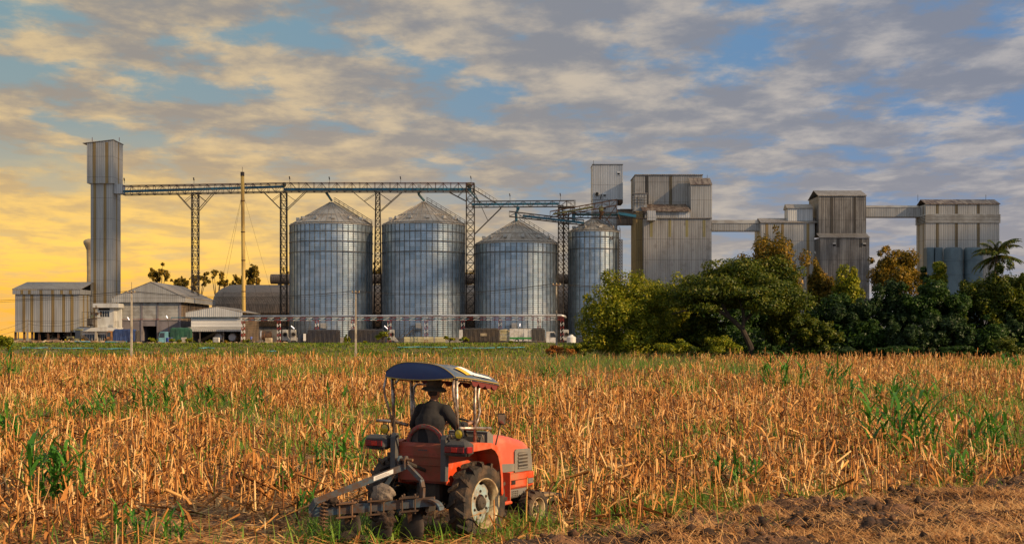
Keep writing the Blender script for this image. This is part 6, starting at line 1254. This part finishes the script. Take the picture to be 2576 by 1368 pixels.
b = MB(); b.prism([(.56, .9), (.56, 1.30), (.60, 1.40), (.68, 1.43), (.74, 1.42), (.80, 1.38), (.80, .9)], 'x', -.30, .30); q_ = tp(b, 'dashboard', M['t_dark']); b = MB(); b.prism([(.70, .95), (.70, 1.47), (.74, 1.48), (.86, 1.415), (.86, .95)], 'x', -.345, .345); tp(b, 'cowl', M['t_grey'])
cw = Vector((.06, .52, 1.585)); tl = Matrix.Translation(cw) @ Matrix.Rotation(R(-28), 4, 'X'); b = MB(); b.tube([tuple(tl @ Vector((.195 * math.cos(a), .195 * math.sin(a), 0))) for a in np.linspace(0, 2 * math.pi, 33)], .017, 8, False)
for a in (.5, 2.6, 4.7): b.tube([tl @ Vector((.19 * math.cos(a), .19 * math.sin(a), 0)), tl @ Vector((0, 0, -.05))], .011, 6)
b.tube([tl @ Vector((0, 0, -.04)), (.03, .66, 1.36)], .022, 8); tp(b, 'steering_wheel', M['t_black'], smooth=True)
for x in (-.2, .26):
    b = MB(); b.tube([(x, .58, 1.36), (x, .54, 1.44), (x + .10, .54, 1.44), (x + .10, .58, 1.36)], .010, 6); tp(b, 'grab_handle', M['chrome'])
b = MB(); b.bbox(-.28, .28, 2.05, 2.12, .28, .40, .02); b.bar((-.25, 1.95, .34), (-.25, 2.95, .30), .06, .10); b.bar((.25, 1.95, .34), (.25, 2.95, .30), .06, .10); b.bbox(-.3, .3, 2.92, 2.98, .16, .36, .01); q_ = tp(b, 'front_rack', M['p_steel']); b = MB(); b.bbox(-.28, .30, 2.2, 2.8, .345, .39, .015); tp(b, 'plank', M['timber'], q_)
# canopy
def cs(s, y):                                 # a point of the canopy: s across (-1..1), y along
    f = max(0.0, (y + .55) / 1.17); e = 2.325 - .125 * f ** 1.3; c = 2.49 - .02 * f - .20 * max(0, f - .25) ** 1.4; w_ = .60 - .02 * f
    h = max(0.0, 1 - abs(s) ** 3.2); return Vector((w_ * (s * (1 - .06 * (1 - abs(s)))) + .03, y, e + (c - e) * h - .030 * s + .012))
ys_c = list(np.linspace(-.55, .62, 12)); ss_c = list(np.linspace(-1, 1, 29))
b = MB(); n_ = len(ss_c); vs = [cs(s, y + .02 * math.sin(s * 4)) + Vector((0, 0, .010 * math.sin(y * 9 + s * 3))) for y in ys_c for s in ss_c] + [cs(s, y) - Vector((0, 0, .02)) for y in ys_c for s in ss_c]; m_ = n_ * len(ys_c)
fs = [(i * n_ + j, i * n_ + j + 1, (i + 1) * n_ + j + 1, (i + 1) * n_ + j) for i in range(len(ys_c) - 1) for j in range(n_ - 1)]; fs += [tuple(m_ + k for k in f[::-1]) for f in fs]; b.add(vs, fs); can = tp(b, 'canopy', M['canvas_top'], smooth=True)
lo = [Vector((cs(s, -.55).x, -.565 - .02 * (1 - s * s), cs(1, -.55).z - .01 - .035 * (1 - s * s))) for s in ss_c]; b = MB(); vs = [cs(s, -.555) + Vector((0, -.006, .004)) for s in ss_c] + lo; 
mid = [(cs(s, -.55) * .5 + lo[i] * .5) + Vector((0, -.035 * (1 - s * s), 0)) for i, s in enumerate(ss_c)]; vs = vs[:n_] + mid + lo
b.add(vs, [(r_ * n_ + j, r_ * n_ + j + 1, (r_ + 1) * n_ + j + 1, (r_ + 1) * n_ + j) for r_ in (0, 1) for j in range(n_ - 1)]); tp(b, 'rear_valance', M['canvas'], can, True)
b = MB(); b.tube([cs(s, -.56) + Vector((0, -.005, .006)) for s in ss_c], .006, 5); b.tube([cs(1, y) + Vector((.004, 0, 0)) for y in ys_c], .008, 5); b.tube([cs(-1, y) for y in ys_c], .008, 5); b.tube(lo, .007, 5); tp(b, 'piping', M['piping'], can)
def patch(name, m, quad, par):                # quad of (s,y) laid on the canopy
    b = MB(); k = 8; vs = []
    for i in range(k + 1):
        for j in range(k + 1):
            u, v = i / k, j / k; s = (quad[0][0] * (1 - u) + quad[1][0] * u) * (1 - v) + (quad[3][0] * (1 - u) + quad[2][0] * u) * v; y = (quad[0][1] * (1 - u) + quad[1][1] * u) * (1 - v) + (quad[3][1] * (1 - u) + quad[2][1] * u) * v; vs.append(cs(s, y) + Vector((.008, 0, .022)))
    b.add(vs, [(i * (k + 1) + j, i * (k + 1) + j + 1, (i + 1) * (k + 1) + j + 1, (i + 1) * (k + 1) + j) for i in range(k) for j in range(k)]); return tp(b, name, m, par)
patch('print_stripe', M['yellow'], [(.74, -.34), (.70, -.24), (.93, -.10), (.95, -.22)], can); patch('print_stripe', M['whitep'], [(.66, -.22), (.62, -.06), (.90, .08), (.93, -.09)], can); patch('print_stripe', M['whitep'], [(.84, .04), (.88, .42), (.94, .46), (.935, -.02)], can)
b = MB(); vs = []; N_ = 60
def fringe(b, p0, p1, n):
    vs = []; 
    for i in range(n * 8 + 1):
        f = i / (n * 8); p = Vector(p0).lerp(Vector(p1), f); d = .025 + .055 * abs(math.sin(math.pi * f * n)) ** .6; vs += [p, p - Vector((0, 0, d))]
    b.add(vs, [(2 * i, 2 * i + 1, 2 * i + 3, 2 * i + 2) for i in range(n * 8)])
fringe(b, cs(1, .62) - Vector((.02, 0, .02)), cs(-1, .62) - Vector((-.02, 0, .02)), 7); fringe(b, cs(-1, -.5) + Vector((.02, 0, -.02)), cs(-1, .62) + Vector((.02, 0, -.02)), 6); fringe(b, cs(1, .60) - Vector((.02, 0, .02)), cs(1, -.10) - Vector((.02, 0, .02)), 4); tp(b, 'fringe', M['fringe'], can)
for s_ in (-1, 1):
    P3 = lambda pts: [(s_ * x, y, z) for x, y, z in pts]
    for nm, pts, rr in (('canopy_post', [(.55, -.38, 1.38), (.555, -.40, 1.9), (.56, -.42, 2.30)], .024), ('canopy_post', [(.55, .06, 1.34), (.555, .05, 1.8), (.56, .05, 2.27)], .024), ('canopy_brace', [(.585, -.52, 2.30), (.60, -.56, 2.14), (.595, -.54, 2.02), (.58, -.42, 1.72), (.56, -.385, 1.56)], .018), ('canopy_brace', [(.57, .50, 2.16), (.57, .20, 2.17), (.57, .13, 2.12), (.57, .11, 2.0), (.575, .15, 1.80), (.57, .10, 1.68), (.555, .06, 1.60)], .018)):
        b = MB(); b.tube(P3(pts), rr, 10); tp(b, nm, M['chrome'], smooth=True)
    b = MB(); b.tube(P3([(.535, -.36, 2.20), (.53, -.30, 2.25), (.53, -.02, 2.23), (.535, .03, 2.16)]), .014, 6); tp(b, 'canopy_hoop', M['chrome'])
    lx = s_ * .645; b = MB(); b.lathe([(.01, .05), (.045, .045), (.07, .0), (.073, -.02), (.066, -.02)], 22).xf(Matrix.Translation((lx, -.47, 1.535 - .015 * s_)) @ Matrix.Rotation(R(90), 4, 'X') @ Matrix.Scale(-1, 4, (0, 0, 1))); q_ = tp(b, 'work_lamp', M['t_black'])
    b = MB(); b.lathe([(.002, .012), (.035, .008), (.066, -.004)], 22).xf(Matrix.Translation((lx, -.49, 1.535 - .015 * s_)) @ Matrix.Rotation(R(90), 4, 'X')); tp(b, 'lens', M['lens_yellow'], q_); b = MB(); b.bar((lx, -.46, 1.47), (s_ * .56, -.39, 1.42), .025); tp(b, 'bracket', M['t_black'], q_)
for pts in ([(.64, -.46, 1.60), (.66, .30, 1.555)], [(-.84, -.42, 1.66), (-.60, -.30, 1.645), (-.38, -.28, 1.60)]): b = MB(); b.tube(pts, .024, 10); tp(b, 'arm_rail', M['chrome'], smooth=True)
b = MB(); b.tube([(.63, .40, 1.06), (.635, .42, 1.2), (.70, .50, 1.60)], .011, 6); q_ = tp(b, 'mirror_stem', M['t_black']); b = MB(); b.bbox(.645, .775, .505, .535, 1.595, 1.765, .02); mr = tp(b, 'mirror', M['t_black'], q_); b = MB(); b.bbox(.655, .765, .498, .506, 1.607, 1.753, .01); tp(b, 'mirror_glass', M['mirror'], q_)
b = MB(); b.tube([(-.52, -.40, 2.27), (-.515, -.42, 1.9), (-.52, -.44, 1.55), (-.56, -.42, 1.40)], .006, 5); tp(b, 'lamp_cable', M['wire']); b = MB(); b.tube([(-.33, -.5, 2.28), (-.29, -.5, 2.10), (-.33, -.5, 1.98), (-.37, -.5, 1.87)], .006, 5); tp(b, 'red_cord', M['red'])
# plough
PL = thing('disc_plough', 'worn blue disc plough hitched behind the orange-red tractor, clogged with soil', 'plough', TR, TROT)
def pp(mb, name, m, parent=None, smooth=False): return mb.build(name, m, parent or PL, local=True, smooth=smooth)
bl, br = Vector((-1.08, -1.62, .44)), Vector((.50, -.86, .62)); at = lambda f, dz=0, dn=0: bl.lerp(br, f) + Vector((-.43 * dn, .9 * dn, dz))
b = MB(); b.bar(bl, br, .10, .12); pp(b, 'main_beam', M['p_blue'])
b = MB(); b.bar((-.96, -1.66, .60), (.02, -.92, 1.07), .05, .085); b.bar(bl + Vector((.03, 0, .05)), (-.94, -1.64, .62), .05, .09); q_ = pp(b, 'top_beam', M['p_blue']); 
d = (Vector((.02, -.92, 1.07)) - Vector((-.96, -1.66, .60))); 
def onbeam(f, dz, out): p = Vector((-.96, -1.66, .60)) + d * f; nrm = Vector((d.y, -d.x, 0)).normalized(); return p + nrm * out + Vector((0, 0, dz))
b = MB(); b.add([onbeam(.66, -.030, .030), onbeam(.88, -.030, .030), onbeam(.88, .030, .030), onbeam(.66, .030, .030)], [(0, 1, 2, 3)]); stk = pp(b, 'sticker', M['whitep'], q_)
b = MB()
for k in range(3): b.add([onbeam(.68, -.018 + k * .014, .032), onbeam(.85 - .02 * k, -.018 + k * .014, .032), onbeam(.85 - .02 * k, -.013 + k * .014, .032), onbeam(.68, -.013 + k * .014, .032)], [(0, 1, 2, 3)])
pp(b, 'print_line', M['steel_grey'], q_)
for x in (-.05, .05):
    b = MB(); b.prism([(-.96, 1.04), (-.97, 1.16), (-.94, 1.22), (-.89, 1.22), (-.86, 1.16), (-.87, 1.04)], 'x', x - .014, x + .014); pp(b, 'hitch_plate', M['p_blue'])
b = MB(); b.tube([(-.12, -.92, 1.17), (.17, -.92, 1.17)], .020, 8); pp(b, 'hitch_pin', M['steel_rust'])
for pts in ([(.04, -.92, 1.12), (.30, -.90, .90), (.34, -.92, .80), (.33, -.92, .64)], [(-.04, -.92, 1.10), (-.25, -.98, .80), (-.28, -1.0, .58)]):
    b = MB()
    for i in range(len(pts) - 1): b.bar(pts[i], pts[i + 1], .055, .055)
    pp(b, 'strut', M['p_blue'])
b = MB(); b.tube([(.0, -.90, 1.15), (.05, -.45, .98), (.05, -.3, .92)], .028, 8); pp(b, 'top_link', M['t_black']); 
for x in (-.36, .36): b = MB(); b.bar((x, -.85, .50), (x * .6, -.25, .48), .05, .07); pp(b, 'lower_link', M['t_black'])
b = MB(); n = 60; b.tube([(-.86 + .055 * math.cos(k * .75), -1.58 + .055 * math.sin(k * .75), .62 - .36 * k / n) for k in range(n + 1)], .011, 5); b2 = pp(b, 'spring', M['steel_rust'])
b = MB(); b.tube([(-.86, -1.58, .70), (-.86, -1.58, .2)], .016, 6); pp(b, 'spring_rod', M['steel_rust'])
for f in (.30, .55, .80):
    c = at(f); b = MB(); dirn = (br - bl).normalized(); nrm = Vector((-dirn.y, dirn.x, 0)).normalized()
    for q_ in (-.075, .075):
        for r_ in (-.09, .09): b.tube([c + dirn * r_ + nrm * q_ + Vector((0, 0, -.14)), c + dirn * r_ + nrm * q_ + Vector((0, 0, .13))], .011, 6); b.ball(c + dirn * r_ + nrm * q_ + Vector((0, 0, .115)), .020, 6, 4)
    for z in (-.10, .085): b.bar(c - dirn * .13 + Vector((0, 0, z)), c + dirn * .13 + Vector((0, 0, z)), .20, .02)
    cl2 = pp(b, 'clamp', M['steel_rust'])
    b = MB(); b.bar(c + Vector((0, 0, -.08)), c + Vector((-.02, .06, -.30)), .06, .06); pp(b, 'disc_arm', M['steel_rust'])
    b = MB(); b.lathe([(.01, .07), (.12, .055), (.22, .02), (.28, -.02), (.282, -.014), (.22, .03), (.12, .065), (.01, .08)], 28).xf(Matrix.Translation((c.x - .02, c.y + .06, .20)) @ Matrix.Rotation(R(-20), 4, 'Z') @ Matrix.Rotation(R(78), 4, 'X')); pp(b, 'disc', M['p_steel'], smooth=True)
b = MB(); q_ = [(.33 + .20 * math.cos(a), -.92, .53 + .13 * math.sin(a)) for a in np.linspace(.0, 2.9, 9)]
for i in range(8): b.bar(q_[i], q_[i + 1], .12, .03)
b.xf(Matrix.Translation((.12, 0, -.02))); pp(b, 'guard_hoop', M['p_blue'])
def lump(name, label, c, r, m, catg, seed, cut=None, n=22, amp=.16, group=None):
    b = MB(); b.ball((0, 0, 0), 1.0, n, n // 2 + 4); v = np.array(b.v); k = 1 + amp * 2 * (fbm(v[:, 0] * 2.1 + seed, v[:, 2] * 2.1 + v[:, 1] * 1.3 + seed, 4, seed) - .45); v = v * k[:, None]
    if cut is not None: v[:, 0] = np.maximum(v[:, 0], cut)
    w = Matrix.Translation(TR) @ Matrix.Rotation(TROT, 4, 'Z') @ Vector(c)
    o = npmesh_from(name, v * np.array(r), b.f, m, w); o.rotation_euler = (0, 0, TROT); return tag(o, label, catg, group)
def npmesh_from(name, v, f, m, loc):
    me = bpy.data.meshes.new(name); me.from_pydata(v.tolist(), [], f); me.materials.append(m); me.polygons.foreach_set('use_smooth', [True] * len(me.polygons)); o = bpy.data.objects.new(name, me); COL.objects.link(o); o.location = loc; return o
lump('stone', 'flat-sided grey stone resting on the plough beam as ballast', (-.17, -1.16, .70), (.185, .125, .13), M['stone'], 'stone', 4, cut=-.72, amp=.42, n=34)
for i, (c, r, lab) in enumerate((((-.80, -1.50, .58), (.10, .08, .07), 'dark soil clod stuck on the left end of the plough'), ((-.10, -1.20, .36), (.15, .10, .11), 'large dark soil clod hanging below the stone on the plough'), ((-.52, -1.40, .06), (.34, .24, .12), 'dark soil heap raised between the plough discs'), ((-.38, -1.22, .57), (.12, .07, .045), 'crumbled soil lying on the plough beam left of the stone'))): lump('soil_clod', lab, c, r, M['clod'], 'soil clod', 11 + i, amp=.75, n=34, group='soil clods on the plough')
# driver
DRP = Matrix.Translation(TR) @ Matrix.Rotation(TROT, 4, 'Z') @ Vector((-.06, 0, .02))
DR = thing('person', 'driver in a dark pullover and brimmed hat, seated with a hand on the steering wheel', 'person', DRP, TROT)
b = MB(); HC = Vector((.03, -.13, 2.075))
limb(b, [(0, -.14, 1.22), (0, -.17, 1.42), (.005, -.14, 1.62), (.01, -.12, 1.80)], [.14, .135, .14, .10], 14); limb(b, [(-.15, -.12, 1.80), (.17, -.11, 1.80)], [.055, .055]); limb(b, [(.015, -.13, 1.85), (.025, -.12, 1.97)], [.062, .055], 12)
b.ball(HC, (.078, .098, .118), 18, 14); b.ball(HC + Vector((.003, .055, -.055)), (.058, .055, .062), 14, 10); b.ball(HC + Vector((0, .115, -.02)), (.014, .02, .022)); b.ball(HC + Vector((0, .098, -.065)), (.026, .012, .010))
for s_ in (-1, 1): b.ball(HC + Vector((s_ * .080, -.002, -.015)), (.012, .022, .034)); b.ball(HC + Vector((s_ * .032, .088, .012)), .013)
hR = Vector((.285, .46, 1.60)); hL = Vector((-.07, .50, 1.60))
for sh, el, wr, hd, s_ in (((.225, -.11, 1.83), (.345, .02, 1.56), (.265, .36, 1.575), hR, 1), ((-.205, -.12, 1.83), (-.40, -.02, 1.56), (-.16, .38, 1.575), hL, -1)):
    limb(b, [Vector(sh) - Vector((0, 0, .04)), el, wr], [.045, .042, .030], 12); limb(b, [wr, Vector(wr).lerp(hd, .6)], [.030, .036], 10); b.ball(Vector(wr).lerp(hd, .75), (.040, .045, .022))
    for k in range(4):
        base = Vector(wr).lerp(hd, 1.0) + Vector((s_ * (.030 - .021 * k), .01 - abs(k - 1.5) * .004, .012)); l_ = (.062, .072, .068, .052)[3 - k if s_ > 0 else k]
        limb(b, [base, base + Vector((0, l_ * .55, .010)), base + Vector((0, l_ * .80, -.022)), base + Vector((0, l_ * .45, -.044))], [.0105, .010, .0092, .008], 7)
    tb = Vector(wr).lerp(hd, .75) + Vector((-s_ * .036, 0, 0)); limb(b, [tb, tb + Vector((-s_ * .022, .03, .0)), tb + Vector((-s_ * .018, .062, -.012))], [.014, .012, .009], 7)
for s_ in (-1, 1): limb(b, [(s_ * .10, -.12, 1.24), (s_ * .20, .36, 1.27), (s_ * .21, .46, .90)], [.10, .07, .05], 12)
skinned(b, 'body', M['skin'], DR, .009)
b = MB(); limb(b, [(0, -.15, 1.24), (0, -.19, 1.42), (.0, -.17, 1.62), (.01, -.13, 1.78)], [.195, .195, .205, .165], 16); limb(b, [(-.175, -.12, 1.80), (0.01, -.13, 1.835), (.20, -.11, 1.80)], [.088, .095, .088], 12); limb(b, [(.015, -.13, 1.86), (.018, -.13, 1.905)], [.082, .066], 12)
limb(b, [(-.10, -.20, 1.62), (.12, -.20, 1.62)], [.13, .13]); limb(b, [(.225, -.11, 1.80), (.345, .02, 1.56), (.275, .31, 1.572)], [.092, .072, .050], 12); limb(b, [(-.205, -.12, 1.80), (-.40, -.02, 1.56), (-.18, .34, 1.572)], [.092, .074, .050], 12)
M['pullover'] = mat('dark_pullover', (.007, .007, .009), (.014, .014, .016), 3, .95, bump=.35, bscale=5); skinned(b, 'pullover', M['pullover'], DR, .014, it=4)
b = MB()
for s_ in (-1, 1): limb(b, [(s_ * .09, -.13, 1.24), (s_ * .20, .36, 1.27), (s_ * .21, .455, .94)], [.135, .10, .08], 12)
skinned(b, 'trousers', M['cloth_dark'], DR, .018)
b = MB()
for s_ in (-1, 1): limb(b, [(s_ * .21, .45, .885), (s_ * .21, .60, .872)], [.048, .042], 10)
skinned(b, 'boot', M['t_black'], DR, .015)
M['hat'] = mat('khaki_hat', (.105, .085, .055), (.07, .058, .04), 5, .95, bump=.2); b = MB(); n = 40; vs = []
for (rr, z, dr) in ((.185, -.040, 0), (.183, -.034, 0), (.145, .0, 0), (.114, .022, 0), (.116, .03, 0), (.112, .085, 0), (.104, .125, 0), (.085, .150, 0), (.045, .158, 0), (.005, .159, 0)):
    for k in range(n): a = 2 * math.pi * k / n; wv = (.018 * math.sin(2 * a + .6) + .008 * math.sin(5 * a)) * (rr > .12) * (rr / .18); vs.append((HC.x + rr * math.cos(a) * .96, HC.y + rr * math.sin(a) * 1.05, HC.z + .035 + z + wv - .12 * (rr > .12) * 0))
b.add(vs, [(i * n + k, i * n + (k + 1) % n, (i + 1) * n + (k + 1) % n, (i + 1) * n + k) for i in range(9) for k in range(n)]); b.xf(Matrix.Translation(HC) @ Matrix.Rotation(R(-7), 4, 'X') @ Matrix.Translation(-HC)); h_ = b.build('hat', M['hat'], DR, local=True, smooth=True); s2 = h_.modifiers.new('thick', 'SOLIDIFY'); s2.thickness = .006
MB().ball(HC + Vector((0, -.012, .0)), (.083, .096, .10), 14, 10).build('hair', M['hair'], DR, local=True, smooth=True)
